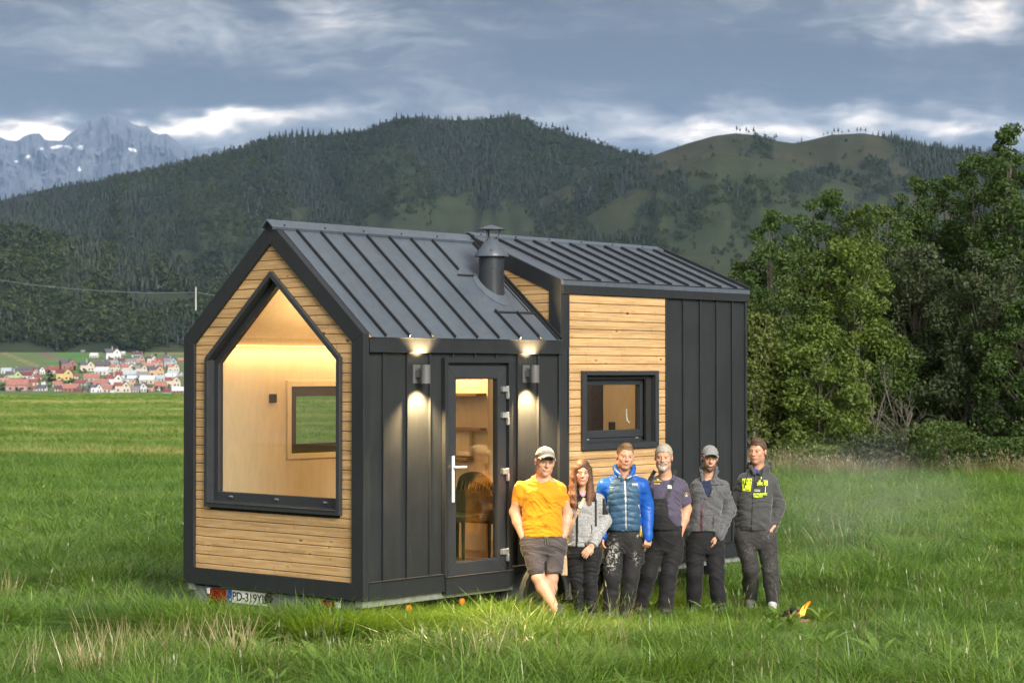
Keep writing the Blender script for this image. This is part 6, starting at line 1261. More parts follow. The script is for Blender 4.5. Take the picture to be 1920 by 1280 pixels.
for pts_, w_ in (([(1392, 900), (1392, 904), (1394, 908)], .008), ([(1396, 898), (1398, 903), (1395, 908), (1393, 914)], .009), ([(1400, 898), (1400, 904), (1396, 908)], .008), ([(1405, 897), (1405, 910)], .003), ([(1404.8, 898), (1404.8, 900)], .009), ([(1398, 916.5), (1403, 916.8)], .004)):
    V2, F2 = strip2([(bx(a), Z(b_)) for a, b_ in pts_], w_, 8); decal(p, jk, 'print_mark', V2, F2, M_ink, off=.0115)
V2, F2 = rect2(bx(1412), bx(1434), Z(922), Z(899), 6, 6); decal(p, jk, 'right_print', V2, F2, M_ink, off=.006)
for pts_, w_ in (([(1419.5, 900), (1424, 899)], .008), ([(1417, 903.5), (1427.5, 903.5)], .010), ([(1422, 900), (1422, 908)], .009), ([(1421.5, 904), (1417, 908)], .009), ([(1422.5, 904), (1427, 908)], .009), ([(1429, 899.5), (1436.5, 900)], .009), ([(1429.5, 903), (1436, 903.5)], .009), ([(1436, 900), (1436, 908.5)], .010), ([(1434, 902), (1429.5, 907.5)], .009), ([(1431, 905), (1435, 908.5)], .008)):
    V2, F2 = strip2([(bx(a), Z(b_)) for a, b_ in pts_], w_, 6); decal(p, jk, 'print_character', V2, F2, M_lime, off=.010)
V2, F2 = strip2([(bx(1433), Z(909)), (bx(1431.5), Z(922))], .005, 6); decal(p, jk, 'print_line', V2, F2, M_wprint, off=.010)
V2, F2 = text2('FUTURISTIC', .026, bx(1409), Z(926), .25, .0012); decal(p, jk, 'print_lettering', V2, F2, M_lime, off=.009); V2, F2 = text2('YOUTH', .026, bx(1409), Z(930.5), .25, .0012); decal(p, jk, 'print_lettering', V2, F2, M_lime, off=.009)
for v_ in (916, 918.5): V2, F2 = strip2([(bx(1411), Z(v_)), (bx(1422), Z(v_+.6))], .004, 5); decal(p, jk, 'print_line', V2, F2, M_wprint, off=.010)
for a0, a1, ln in ((1404, 1392, 24), (1428, 1424, 12)):
    b = MB(); b.tube([P(a0, 878, -.115), P((a0+a1)/2, 878+ln*.5, -.150), P(a1, 878+ln*1.5 if ln > 20 else 892, -.155)], .005, 6); b.build('drawcord', M_ink, p.root)
    b = MB(); q = P(a1, 878+ln*1.5 if ln > 20 else 892, -.157); b.tube([q, q-[0, 0, .022]], .0065, 6); b.build('cord_tip', M_lime, p.root)
f = Field(*bounds(P(1370, 985), P(1464, 1136), (0, -.22, 0), (0, .2, 0), m=.03), .0065)
f.loft([(P(0, 1028)[2], bx(1416), 0, m(26), .095), (P(0, 1012)[2], bx(1416), 0, m(31), .120), (P(0, 998)[2], bx(1416), 0, m(32), .125), (P(0, 987)[2], bx(1416), 0, m(27), .115)], .05)
limb(f, [hipL+[-.02, -.01, -.05], knL, knL*.5+anL*.5, anL], [.102, .080, .074, .068], .03); limb(f, [hipR+[.02, -.01, -.05], knR, knR*.5+anR*.5, anR+[0, 0, .02]], [.104, .080, .074, .066], .012); f.cap(P(1449, 1028, .0), P(1450, 1042, .0), .045, .045, k=.02); f.cap(P(1388, 1018, .0), P(1392, 1036, .0), .045, .045, k=.02)
p.emit('cargo_trousers', f, M_twill, stained([(1440, 1000, 16, 12, .5), (1440, 1050, 14, 22, .5), (1400, 1030, 18, 20, .4), (1448, 1090, 12, 20, .3)], (.036, .034, .033), .30), 2, .009, 12, 5, 10)
shoe(p, 'trainer', anR*[1, 1, 0]+[0, .04, .02], anR*[1, 1, 0]+[-.02, -.20, .0], .044, M_cotton, (.62, .61, .62), (.60, .60, .60)); shoe(p, 'trainer', anL*[1, 1, 0]+[0, .04, .02], anL*[1, 1, 0]+[-.02, -.20, .01], .044, M_cotton, (.10, .10, .10), (.3, .3, .3))
# ================================================================== meadow
def meadow_tone(t):
    """large patches of the meadow, read from the world position"""
    geo = t.new('ShaderNodeNewGeometry').outputs['Position']
    v = t.mapping(geo, (1, 1, 0), (0, 0, 0), (0, 0, -YAW))
    streak = t.noise(t.mapping(v, (.012, .075, 1)), 1.0, 5, .6, .4); patch = t.noise(v, .33, 4, .6); fine = t.noise(v, 1.7, 3, .6)
    dep = t.vmath('DOT_PRODUCT', t.vmath('SUBTRACT', geo, tuple(CAM)), tuple(FH), out=1)
    lat = t.vmath('DOT_PRODUCT', t.vmath('SUBTRACT', geo, tuple(CAM)), tuple(RT), out=1)
    pale = t.math('MULTIPLY', t.mr(streak, .52, .70, 0, .5, 'SMOOTHSTEP'), t.mr(dep, 30, 52, .15, 1))
    wob = t.math('MULTIPLY', t.math('SUBTRACT', t.noise(t.mapping(v, (.022, .022, 1)), 1.0, 3), .5), 26.0); dq = t.math('ADD', dep, wob)
    for (d_, w_, am) in ((57, 1.6, .9), (62, 1.5, .8), (70, 1.4, .6), (80, 2.2, .85), (92, 2.5, .8), (108, 3, .8), (128, 4, .7), (160, 6, .8)):
        g_ = t.math('MULTIPLY', t.math('EXPONENT', t.math('MULTIPLY', t.math('POWER', t.math('ABSOLUTE', t.math('DIVIDE', t.math('SUBTRACT', dq, float(d_)), float(w_))), 2.0), -1.0)), am)
        pale = t.math('MAXIMUM', pale, t.math('MULTIPLY', g_, t.math('MULTIPLY', t.mr(t.noise(t.mapping(v, (.085, .75, 1)), 1.0, 5, .7), .40, .55), t.mr(lat, -1, -8, .25, 1))))
    return patch, fine, pale, dep, lat
def grass_mat(name, ca, cb, pale_c, weight=1.0, trans=.4):
    m, t, b = newmat(name); out = [n for n in t.N if n.type == 'OUTPUT_MATERIAL'][0]
    patch, fine, pale, dep, lat = meadow_tone(t); r = t.math('ADD', t.math('MULTIPLY', t.new('ShaderNodeObjectInfo').outputs['Random'], .35), t.math('MULTIPLY', t.new('ShaderNodeNewGeometry').outputs['Random Per Island'], .65))
    f = t.math('ADD', t.math('ADD', t.math('MULTIPLY', patch, .65), t.math('MULTIPLY', fine, .30)), t.math('MULTIPLY', r, .75))
    c = t.mix(t.mr(f, .50, 1.20, 0, 1), ca, cb)
    c = t.mix(t.math('MULTIPLY', pale, .95*weight), c, pale_c)
    t.L.new(c, b.inputs['Base Color']); b.inputs['Roughness'].default_value = .32; b.inputs['Specular IOR Level'].default_value = .55
    tr = t.new('ShaderNodeBsdfTranslucent'); t.L.new(t.vmath('MULTIPLY', c, (1.25, 1.2, .6)), tr.inputs[0])
    mx = t.new('ShaderNodeMixShader'); mx.inputs[0].default_value = trans; t.L.new(b.outputs[0], mx.inputs[1]); t.L.new(tr.outputs[0], mx.inputs[2]); t.L.new(mx.outputs[0], out.inputs['Surface'])
    return m
M_grass = grass_mat('meadow_grass', (.046, .130, .014), (.235, .370, .055), (.52, .47, .19))
M_weed = grass_mat('broad_leaf_weed', (.11, .21, .03), (.19, .30, .055), (.2, .2, .08), .3)
M_dry = grass_mat('dry_stalk', (.33, .27, .13), (.46, .39, .21), (.42, .36, .19), .5, .25)
M_seed = grass_mat('seed_grass', (.12, .15, .045), (.21, .23, .085), (.28, .26, .12), .8)
M_verge = grass_mat('faded_stalk', (.20, .165, .085), (.30, .25, .13), (.28, .24, .13), .5, .25)
M_flower = flat('white_umbel', (.62, .60, .54), .8, var=.1)
m, t, b = newmat('meadow_soil'); patch, fine, pale, dep, lat = meadow_tone(t); gpos = t.new('ShaderNodeNewGeometry').outputs['Position']
g1 = t.mix(t.mr(t.math('ADD', patch, t.math('MULTIPLY', t.noise(gpos, 9, 4, .7), .5)), .45, 1.05), (.045, .080, .013), (.11, .155, .03))
g2 = t.mix(t.mr(t.math('ADD', t.math('MULTIPLY', patch, .6), t.noise(gpos, 2.2, 5, .75)), .55, 1.1), (.11, .185, .024), (.215, .30, .048))
c = t.mix(t.mr(dep, 30, 75), g1, g2); c = t.mix(t.math('MULTIPLY', pale, .95), c, (.52, .47, .19)); t.L.new(c, b.inputs['Base Color'])
b.inputs['Roughness'].default_value = .95; b.inputs['Specular IOR Level'].default_value = .15
t.L.new(t.bump(t.noise(gpos, 3.5, 6, .75), .9, .25), b.inputs['Normal'])
dd = np.concatenate([np.linspace(-30, 70, 170), np.linspace(71, 240, 110), np.linspace(245, 420, 20), np.linspace(500, 1150, 8)]); uu = np.linspace(-1.0, 1.0, 160)
Dg, Ug = np.meshgrid(dd, uu, indexing='ij'); lat_ = Ug*(35+np.maximum(Dg, 0)*.9)
Xg = CAM[0]+Dg*FH[0]+lat_*RT[0]; Yg = CAM[1]+Dg*FH[1]+lat_*RT[1]
o = link('ground', np_mesh('ground', np.stack([Xg, Yg, gz(Xg, Yg)], -1).reshape(-1, 3), grid_faces(len(dd), len(uu))[:, ::-1], [m], smooth=True)); tag(o, kind='structure')

def blade(vs, fs, base, h, w, lean, az, curl, mat=0, mi=None, seg=3):
    d = np.array([math.cos(az), math.sin(az), 0]); s = np.array([-d[1], d[0], 0]); b0 = len(vs)
    for k in range(seg+1):
        q = k/seg; p = np.array(base)+d*(lean*q+curl*q*q)*h+np.array([0, 0, h*(q-.32*curl*q*q)]); ww = w*(1-q**1.7)*.5+.0006
        if k == seg: vs.append(p)
        else: vs += [p-s*ww, p+s*ww]
    for k in range(seg-1): fs.append([b0+2*k, b0+2*k+1, b0+2*k+3, b0+2*k+2]); mi.append(mat)
    fs.append([b0+2*seg-2, b0+2*seg-1, b0+2*seg, b0+2*seg]); mi.append(mat)
def tuft(seed, n, rad, h0, h1, w, lean=.25, curl=.5, mat=0):
    rg = np.random.default_rng(seed); vs, fs, mi = [], [], []
    for k in range(n):
        q = rg.uniform(0, 6.28); r = rad*math.sqrt(rg.random()); az = q+rg.normal(0, .9)
        blade(vs, fs, (r*math.cos(q), r*math.sin(q), 0), rg.uniform(h0, h1), w*rg.uniform(.7, 1.3), lean*rg.uniform(.2, 1.6), az, curl*rg.uniform(.1, 1.6), mat, mi)
    F = [f if f[2] != f[3] else f[:3] for f in fs]
    return np.array(vs), F, mi
def weed(seed, n, h, w, mat=1):
    rg = np.random.default_rng(seed); vs, fs, mi = [], [], []
    for k in range(n):
        az = 6.28*k/n+rg.normal(0, .4); d = np.array([math.cos(az), math.sin(az), 0]); s = np.array([-d[1], d[0], 0]); hh = h*rg.uniform(.6, 1.1); b0 = len(vs); cu = rg.uniform(.3, 1.0)
        for i, (q, ww) in enumerate([(0, .12), (.25, .35), (.5, 1), (.75, .85), (1, .05)]):
            p = d*hh*cu*q*(.5+.7*q)+np.array([0, 0, hh*(q-.35*cu*q*q)]); e = np.array([0, 0, .012*ww]); vs += [p-s*w*ww*.5+e, p, p+s*w*ww*.5+e]
        for i in range(4):
            for j in (0, 1): fs.append([b0+3*i+j, b0+3*i+j+1, b0+3*i+j+4, b0+3*i+j+3]); mi.append(mat)
    return np.array(vs), fs, mi
def stalks(seed, n, h, mat, rad=.15, head=True, w=.006):
    rg = np.random.default_rng(seed); vs, fs, mi = [], [], []
    for k in range(n):
        q = rg.uniform(0, 6.28); r = rad*rg.random(); az = rg.uniform(0, 6.28); hh = h*rg.uniform(.6, 1.1); le = rg.uniform(.05, .35); b = (r*math.cos(q), r*math.sin(q), 0)
        blade(vs, fs, b, hh, w, le, az, .15, mat, mi, 2)
        if head:
            d = np.array([math.cos(az), math.sin(az), 0]); top = np.array(b)+d*(le+.15)*hh*.97+np.array([0, 0, hh*(1-.048)*.97])
            for a in (0, 1.57): blade(vs, fs, top-np.array([0, 0, .02]), .085, .016, le*1.3, az+a*.01, .25, mat, mi, 2)
    return np.array(vs), [f if f[2] != f[3] else f[:3] for f in fs], mi
class _L:     # faces of mixed length for scatter()
    def __init__(s, f): s.f = f
    def __add__(s, n): return _L([[i+n for i in q] for q in s.f])
    def tolist(s): return s.f
    def __len__(s): return len(s.f)
def proto(x): V, F, M = x; return (V, _L(F), np.array(M, int))
def place(n, d0, d1, u0=-200, u1=2120, power=1.0):
    """points spread evenly over the ground between two depths inside the view, with a margin"""
    q = rng.random(n); d = np.sqrt(d0*d0+(d1*d1-d0*d0)*q); a = (rng.uniform(u0, u1, n)-960)/FPX
    x = CAM[0]+d*(FH[0]+a*RT[0]); y = CAM[1]+d*(FH[1]+a*RT[1]); return x, y, d, a*FPX+960
def pts_of(x, y, s, v, zoff=-.01, tilt=.12):
    n = len(x); return np.stack([x, y, gz(x, y)+zoff, s, rng.uniform(0, 6.28, n), v, rng.normal(0, tilt, n)], 1)
house_in = lambda x, y: (x > .12) & (x < 2.42) & (y > .25) & (y < 5.85)
fire_c = None
FIRE = np.array([*at(1497, 1171, 2, .21)[:2], .2])
PR = [proto(tuft(1, 40, .16, .09, .23, .0075, .55, 1.0)), proto(tuft(2, 36, .17, .11, .27, .0070, .65, 1.3)), proto(tuft(3, 44, .15, .07, .18, .0075, .5, .9)), proto(tuft(4, 30, .15, .13, .30, .0070, .55, 1.5)), proto(tuft(5, 22, .12, .14, .33, .0085, .7, 1.5)),
      proto(weed(6, 8, .16, .042)), proto(weed(7, 6, .21, .055)), proto(weed(8, 9, .10, .042)),
      proto(stalks(9, 7, .46, 2, head=False)), proto(stalks(10, 5, .42, 3, .2)), proto(stalks(11, 9, .32, 3, .22))]
allp = []
x, y, d, u = place(43000, 12.8, 31, -480, 2300); k = ~house_in(x, y) | (rng.random(len(x)) < .12); x, y, u = x[k], y[k], u[k]
hgt = .58+.62*sm(.30, .75, VNA.fbm(x*1.5, y*1.5, 3))*(.6+.8*VNB.fbm(x*.35, y*.35, 2)); low_ = ((x > 2.45) & (x < 5.4) & (y > 1.3) & (y < 5.8)); hgt *= np.where(low_, .70, 1.0)
hgt *= 1-.5*np.exp(-((x-FIRE[0]-.25)**2+(y-FIRE[1]+.3)**2)/.35)
allp.append(pts_of(x, y, hgt*rng.uniform(.75, 1.2, len(x)), rng.choice(5, len(x), p=[.25, .24, .22, .19, .10]), tilt=.22))
x, y, d, u = place(26000, 31, 62, -480, 2200); k = ~house_in(x, y); x, y = x[k], y[k]; allp.append(pts_of(x, y, rng.uniform(.8, 1.35, len(x)), rng.choice(5, len(x))))
x, y, d, u = place(20000, 62, 120, -480, 2120); allp.append(pts_of(x, y, rng.uniform(.8, 1.5, len(x)), rng.choice(3, len(x))))
x, y, d, u = place(9000, 120, 228); allp.append(pts_of(x, y, rng.uniform(.8, 1.7, len(x)), rng.choice(3, len(x))))
# weeds and stalks in clusters
x, y, d, u = place(4200, 12.5, 34); k = (VNB.fbm(x*.55, y*.55, 3) > .5) & ~house_in(x, y); x, y = x[k], y[k]; allp.append(pts_of(x, y, rng.uniform(.7, 1.3, len(x)), rng.choice([5, 6, 7], len(x), p=[.4, .15, .45])))
x, y, d, u = place(2600, 34, 80, -200, 700); k = VNB.fbm(x*.3, y*.3, 3) > .55; x, y = x[k], y[k]; allp.append(pts_of(x, y, rng.uniform(.8, 1.4, len(x)), rng.choice([5, 7], len(x))))
x, y, d, u = place(700, 12.5, 30); k = ~house_in(x, y); x, y = x[k], y[k]; allp.append(pts_of(x, y, rng.uniform(.6, 1.0, len(x)), rng.choice([9, 10], len(x))))
for (u0, v0, su, sv, n) in [(300, 1215, 70, 28, 46), (240, 1190, 30, 18, 14), (420, 1200, 40, 35, 26), (80, 1260, 70, 14, 16), (190, 1270, 60, 10, 16), (15, 1095, 14, 12, 8), (215, 1150, 20, 12, 6), (470, 1260, 50, 12, 12), (880, 1262, 70, 10, 8), (1130, 1255, 120, 14, 10), (1560, 1010, 60, 12, 10), (1720, 1020, 30, 8, 8)]:
    for _ in range(int(n*.75)):
        p = at(rng.normal(u0, su), rng.normal(v0+22, sv), 2, .18)
        allp.append(np.array([[p[0], p[1], gz(p[0], p[1])-.01, rng.uniform(.6, 1.05), rng.uniform(0, 6.28), 8, rng.normal(0, .25)]]))
nx_ = 2600; x = rng.uniform(-.35, 2.75, nx_); y = rng.uniform(-.75, .02, nx_); allp.append(pts_of(x, y, rng.uniform(1.15, 1.6, nx_)*(.8+.3*VNA.fbm(x*2, y*2, 2)), rng.choice(5, nx_)))
nx_ = 1300; x = rng.uniform(2.42, 2.9, nx_); y = rng.uniform(-.4, 1.75, nx_); allp.append(pts_of(x, y, rng.uniform(.8, 1.15, nx_), rng.choice(5, nx_)))
# lush weeds right in front of the fender and the house corner
for (u0, v0, su, sv, n) in [(990, 1168, 26, 8, 12), (1180, 1170, 60, 10, 8), (1500, 1190, 30, 12, 8), (740, 1160, 60, 6, 6)]:
    for _ in range(n):
        p = at(rng.normal(u0, su), rng.normal(v0, sv), 2, .2); allp.append(np.array([[p[0], p[1], gz(p[0], p[1])-.01, rng.uniform(.8, 1.2), rng.uniform(0, 6.28), rng.choice([5, 6]), .1]]))
AP = np.concatenate(allp); k = np.hypot(AP[:, 0]-FIRE[0], AP[:, 1]-FIRE[1]) > .17; AP = AP[k]
scatter('meadow_grass', PR, AP, mats=[M_grass, M_weed, M_dry, M_seed])
# dry verge in front of the wood
def umbel(seed):
    vs, fs, mi = [], [], []; rg = np.random.default_rng(seed)
    for k in range(3):
        x, y, h = rg.normal(0, .12), rg.normal(0, .12), rg.uniform(.5, .8); blade(vs, fs, (x, y, 0), h, .008, .05, rg.uniform(0, 6.28), .05, 3, mi, 2)
        for j in range(10):
            q = rg.uniform(0, 6.28); r = .055*math.sqrt(rg.random()); c = np.array([x+r*math.cos(q), y+r*math.sin(q), h*.97]); b0 = len(vs); vs += [c+[.014, 0, 0], c+[0, .014, .004], c+[-.014, 0, 0], c+[0, -.014, .004]]; fs.append([b0, b0+1, b0+2, b0+3]); mi.append(4)
    return np.array(vs), [f if f[2] != f[3] else f[:3] for f in fs], mi
PV = [proto(stalks(21, 22, .62, 0, .28, True, .010)), proto(stalks(22, 18, .80, 0, .30, True, .009)), proto(tuft(23, 34, .3, .25, .6, .012, .3, .6, 1)), proto(umbel(24)), proto(stalks(25, 14, .55, 3, .3, True, .010))]
x, y, d, u = place(3800, 44.5, 52.5, 1340, 2150); e = 46.2+1.6*(VNA.fbm(x*.35, y*.35, 2)-.5)*2-.0012*(u-1700); k = d > e; x, y = x[k], y[k]
pv = pts_of(x, y, rng.uniform(.45, .90, len(x)), rng.choice(5, len(x), p=[.24, .15, .38, .07, .16])); scatter('dry_verge', PV, pv, mats=[M_verge, M_grass, M_verge, M_seed, M_flower])
# ================================================================== the wood on the right
M_bark = flat('grey_brown_bark', (.10, .085, .07), .9, var=.3, vs=9, bump=.6); M_twig = flat('dead_twig', (.12, .105, .09), .9, var=.2); M_birch = flat('pale_bark', (.30, .28, .23), .8, var=.3, vs=5)
LEAFM = dict(dark=foliage_mat('leaf_dark_green', (.027, .058, .014), (.085, .138, .032), 'leaf'), mid=foliage_mat('leaf_mid_green', (.040, .074, .016), (.095, .140, .032), 'leaf'), light=foliage_mat('leaf_light_green', (.062, .105, .018), (.150, .195, .036), 'leaf'), yellow=foliage_mat('leaf_yellow_green', (.075, .105, .022), (.150, .175, .045), 'leaf'), willow=foliage_mat('leaf_grey_green', (.036, .054, .024), (.082, .104, .046), 'leaf'))
def leaf_mesh(name, C_, size, mat_, seed, outw=None):
    rg = np.random.default_rng(seed); n = len(C_)
    nrm = rg.normal(0, 1, (n, 3))+(outw if outw is not None else 0); nrm /= np.linalg.norm(nrm, axis=1)[:, None]+1e-9
    a = np.cross(nrm, rg.normal(0, 1, (n, 3))); a /= np.linalg.norm(a, axis=1)[:, None]+1e-9; b = np.cross(nrm, a); s = size*rg.uniform(.6, 1.3, (n, 1))
    V = np.stack([C_-a*s*.55, C_+b*s*.30+nrm*s*.06, C_+a*s*.55, C_-b*s*.30+nrm*s*.06], 1).reshape(-1, 3)
    return np_mesh(name, V, np.arange(4*n).reshape(n, 4), [mat_], smooth=False, attrs={'leaf': np.repeat(np.clip(rg.normal(.5, .22, n), 0, 1), 4)})
def tree(u, top, base, wpx, dist, tone, label, group, n=11000, low=.16, seed=0, name='broadleaf_tree', bark=None, shape='oval', leaf=.105, lean=0.0, cat='tree'):
    rg = np.random.default_rng(seed+100); g = far(u, dist); g[2] = float(gz(g[0], g[1])); H = zof(top, dist)-g[2]; Wd = wpx*dist/FPX
    root = thing(name, g, label, cat, group, rg.uniform(0, 6.28))
    # trunk and limbs
    b = MB(); tp = [np.array([lean*H*q+.12*math.sin(3*q+seed), .10*math.cos(4*q+seed*2), H*q*.90]) for q in np.linspace(0, 1, 9)]; r0 = max(.035, H*.013)
    tp[0][2] = -.1; b.tube(tp, [r0*(1-.88*q) for q in np.linspace(0, 1, 9)], 7)
    def prof(q):
        if shape == 'spire': return (1-q)**.62*min(1, q/.12+.45)+.04
        if shape == 'dome': return math.sqrt(max(0, 1-((q-.38)/.64)**2))
        return max(0, 1-abs((q-.42)/.62)**2.4)**.55
    cl = []; ncl = int(46+Wd*9); nsub = max(1, int(n/ncl))
    for k in range(ncl):
        q = low+(1-low)*((k+rg.random())/ncl); az = k*2.39996+rg.normal(0, .5); rr = Wd*.5*prof(q)*(rg.random()**.38)*rg.uniform(.80, 1.10); ax = tp[min(8, int(q*8))]*np.array([1, 1, 0])
        c = ax+np.array([math.cos(az)*rr, math.sin(az)*rr, H*q]); S = rg.uniform(.24, .48)*(.75+.08*Wd)*(1 if q < .85 else .72); c[2] = min(c[2], H-.35*S); cl.append((c, S))
        if k % 2 == 0:
            i = max(0, min(7, int((q*.9-.12)*8))); st = tp[i].copy(); mid = (st+c)/2+np.array([0, 0, -.10*rr]); b.tube([st, mid, c], [r0*(1-.85*q)*.5+.006, r0*.2+.004, .005], 5)
    cl.append((np.array([tp[-1][0], tp[-1][1], H-.12]), .15)); cl.append((np.array([tp[-1][0]+.08, tp[-1][1], H-.30]), .22))
    b.build('trunk', bark or M_bark, root, smooth=True)
    w_ = np.array([c[1]**1.7 for c in cl]); w_ /= w_.sum(); idx = rg.choice(len(cl), n, p=w_); C0 = np.array([c[0] for c in cl])[idx]; S0 = np.array([c[1] for c in cl])[idx]
    off = rg.normal(0, 1, (n, 3)); off /= np.linalg.norm(off, axis=1)[:, None]; off *= (rg.random((n, 1))**.45)*S0[:, None]*np.array([1.15, 1.15, .8]); Cc = C0+off
    keep = (Cc[:, 2] > max(.05, H*low*.7)) & (Cc[:, 2] < H*1.01); Cc, off = Cc[keep], off[keep]
    outw = off/(np.linalg.norm(off, axis=1)[:, None]+1e-6)*.7+np.array([0, 0, .5])
    link('crown', leaf_mesh('crown', Cc, leaf, LEAFM[tone], seed, outw), root); return root
GW = 'trees of the wood on the right'
TREES = [
 (1445, 398, 885, 150, 57, 'dark', 'dark slim tree at the left end of the wood, behind the roof corner', dict(seed=1, n=12000)),
 (1560, 360, 885, 165, 58, 'dark', 'dark tree with a broad crown rising above the yellow-green tree', dict(seed=2, n=14000)),
 (1722, 335, 885, 150, 58, 'dark', 'dark double-topped tree between the yellow-green crown and the tall spire', dict(seed=3, n=14000)),
 (1788, 332, 885, 140, 59, 'dark', 'dark tree crowding the left flank of the tall pointed tree', dict(seed=4, n=13000)),
 (1897, 238, 885, 210, 55, 'dark', 'tallest tree of the wood with a pointed spire top', dict(seed=5, n=20000, shape='spire', low=.1)),
 (1650, 385, 885, 185, 56, 'mid', 'mid green tree with a soft top between two dark crowns', dict(seed=6, n=14000)),
 (1500, 470, 885, 190, 53.5, 'mid', 'mid green leafy tree just right of the house corner', dict(seed=7, n=15000)),
 (1595, 452, 885, 190, 53, 'light', 'light green airy tree in the middle of the wood front', dict(seed=8, n=15000)),
 (1414, 590, 880, 85, 51, 'yellow', 'young yellow-green birch with a thin pale stem beside the house edge', dict(seed=9, n=6000, low=.22, bark=M_birch, name='birch_tree')),
 (1545, 610, 885, 190, 50.5, 'light', 'bright green bushy tree with leaves down to the verge', dict(seed=10, n=15000, low=.05, shape='dome')),
 (1715, 460, 885, 200, 53.5, 'willow', 'grey-green willow with a thicket of bare grey branches below', dict(seed=11, n=11000, low=.45, name='willow_tree', shape='dome')),
 (1835, 470, 885, 220, 51.5, 'willow', 'broad grey-green willow with rounded billowing foliage', dict(seed=12, n=18000, low=.06, name='willow_tree', shape='dome')),
 (1925, 560, 885, 190, 50, 'dark', 'dark leafy tree at the right border below the spire', dict(seed=13, n=15000, low=.04, shape='dome')),
 (1660, 640, 885, 150, 52.5, 'mid', 'low mid green tree behind the bare branches', dict(seed=14, n=11000, low=.05)),
 (1770, 600, 885, 170, 53, 'dark', 'dark low tree filling the gap between the two willows', dict(seed=15, n=13000, low=.04)),
 (1470, 640, 885, 130, 52, 'mid', 'low mid green tree behind the young birch', dict(seed=16, n=10000, low=.04)),
 (1842, 292, 885, 160, 57, 'dark', 'dark upright tree just left of the tall spire', dict(seed=22, n=15000)),
 (1612, 395, 885, 130, 57.5, 'mid', 'narrow mid green tree top beside the broad dark crown', dict(seed=23, n=11000)),
 (1392, 492, 885, 90, 58, 'mid', 'small mid green treetop peeping over the low end of the roof', dict(seed=24, n=9000)),
 (2010, 300, 885, 260, 54, 'dark', 'dark tree continuing the wood past the picture edge', dict(seed=17, n=12000, low=.05)),
 (1600, 560, 885, 240, 63, 'dark', 'shaded tree deep in the wood behind the light green one', dict(seed=18, n=12000, low=.02)),
 (1480, 560, 885, 200, 63, 'dark', 'shaded tree deep in the wood behind the birch', dict(seed=19, n=10000, low=.02)),
 (1730, 520, 885, 260, 64, 'dark', 'shaded tree deep in the wood behind the bare-branched willow', dict(seed=20, n=13000, low=.02)),
 (1860, 520, 885, 260, 63, 'dark', 'shaded tree deep in the wood behind the broad willow', dict(seed=21, n=12000, low=.02))]
for (u, tp_, bs, wp_, ds, tn, lb, kw) in TREES: tree(u, tp_, bs, wp_, ds, tn, lb, GW, **kw)
SHR = [(1640, 815, 110, 48.5, 'willow', 'grey-green shrub on the verge left of the large rounded bush'), (1770, 790, 170, 47.5, 'mid', 'large rounded green bush standing forward on the dry verge'), (1862, 820, 130, 48, 'dark', 'dark low bush right of the large rounded bush'), (1545, 835, 110, 49, 'light', 'light green low shrub under the bright bushy tree'), (1485, 842, 80, 49.5, 'mid', 'small green shrub beside the man in the grey hoodie'), (1930, 820, 120, 48, 'dark', 'dark shrub at the right border of the verge'), (1700, 835, 90, 49.5, 'mid', 'low green shrub under the bare willow branches')]
for k, (u, tp_, wp_, ds, tn, lb) in enumerate(SHR): tree(u, tp_, 890, wp_, ds, tn, lb, 'shrubs along the verge', n=4500, low=.0, seed=40+k, name='shrub', shape='dome', cat='shrub', leaf=.09)
# bare branches of the willow thicket
p = far(1705, 51.0); p[2] = float(gz(p[0], p[1])); dt = thing('dead_thicket', p, 'thicket of bare grey branches fanning up under the willow crown', 'dead shrub', None, YAW)
b = MB(); rg = np.random.default_rng(5)
def twig(st, di, L, r, dep):
    e = st+di*L; mid = (st+e)/2+rg.normal(0, .06*L, 3); b.tube([st, mid, e], [r, r*.75, r*.45], 5)
    if dep:
        for k in range(3):
            f = rg.uniform(.35, 1.0); d2 = di+rg.normal(0, .38, 3); d2[2] = abs(d2[2])*.9+.1; d2 /= np.linalg.norm(d2); twig(st+di*L*f, d2, L*rg.uniform(.45, .7), r*.5, dep-1)
for k in range(9):
    di = np.array([rg.normal(-.15, .55), rg.normal(-.1, .25), 1.0]); di /= np.linalg.norm(di); twig(np.array([rg.normal(0, .55), rg.normal(0, .3), 0]), di, rg.uniform(1.1, 2.0), .03, 3)
b.build('branches', M_twig, dt)
# ================================================================== campfire remains and smoke
g0 = float(gz(FIRE[0], FIRE[1])); fp = np.array([FIRE[0], FIRE[1], g0]); rg = np.random.default_rng(3)
fl_ = thing('campfire', tuple(fp), 'small smouldering fire with an orange flame in the grass near the hoodie man', 'campfire', None, YAW)
M_char = flat('charcoal', (.012, .011, .011), .9, vs=20, bump=.6); M_ash = flat('ash', (.16, .14, .13), .95, vs=30, var=.4)
m, t, b_ = newmat('ember'); n = t.noise(t.coord(), 30, 3); t.L.new(t.ramp(n, [(.4, (.03, .006, .005)), (.6, (.5, .03, .008))]), b_.inputs['Emission Color']); b_.inputs['Emission Strength'].default_value = .3; b_.inputs['Base Color'].default_value = (.05, .02, .015, 1); M_ember = m
def lump(b, c, r, seed, m=0):
    q = np.random.default_rng(seed); bm = bmesh.new(); bmesh.ops.create_icosphere(bm, subdivisions=2, radius=1)
    vs = [tuple(np.array(c)+np.array(v.co)*np.array(r)*(1+.35*(mnoise.noise(v.co*2.2+Vector((seed*3., 0, 0)))))) for v in bm.verts]; fs = [[v.index for v in f.verts] for f in bm.faces]; bm.free(); b.add(vs, fs, m)
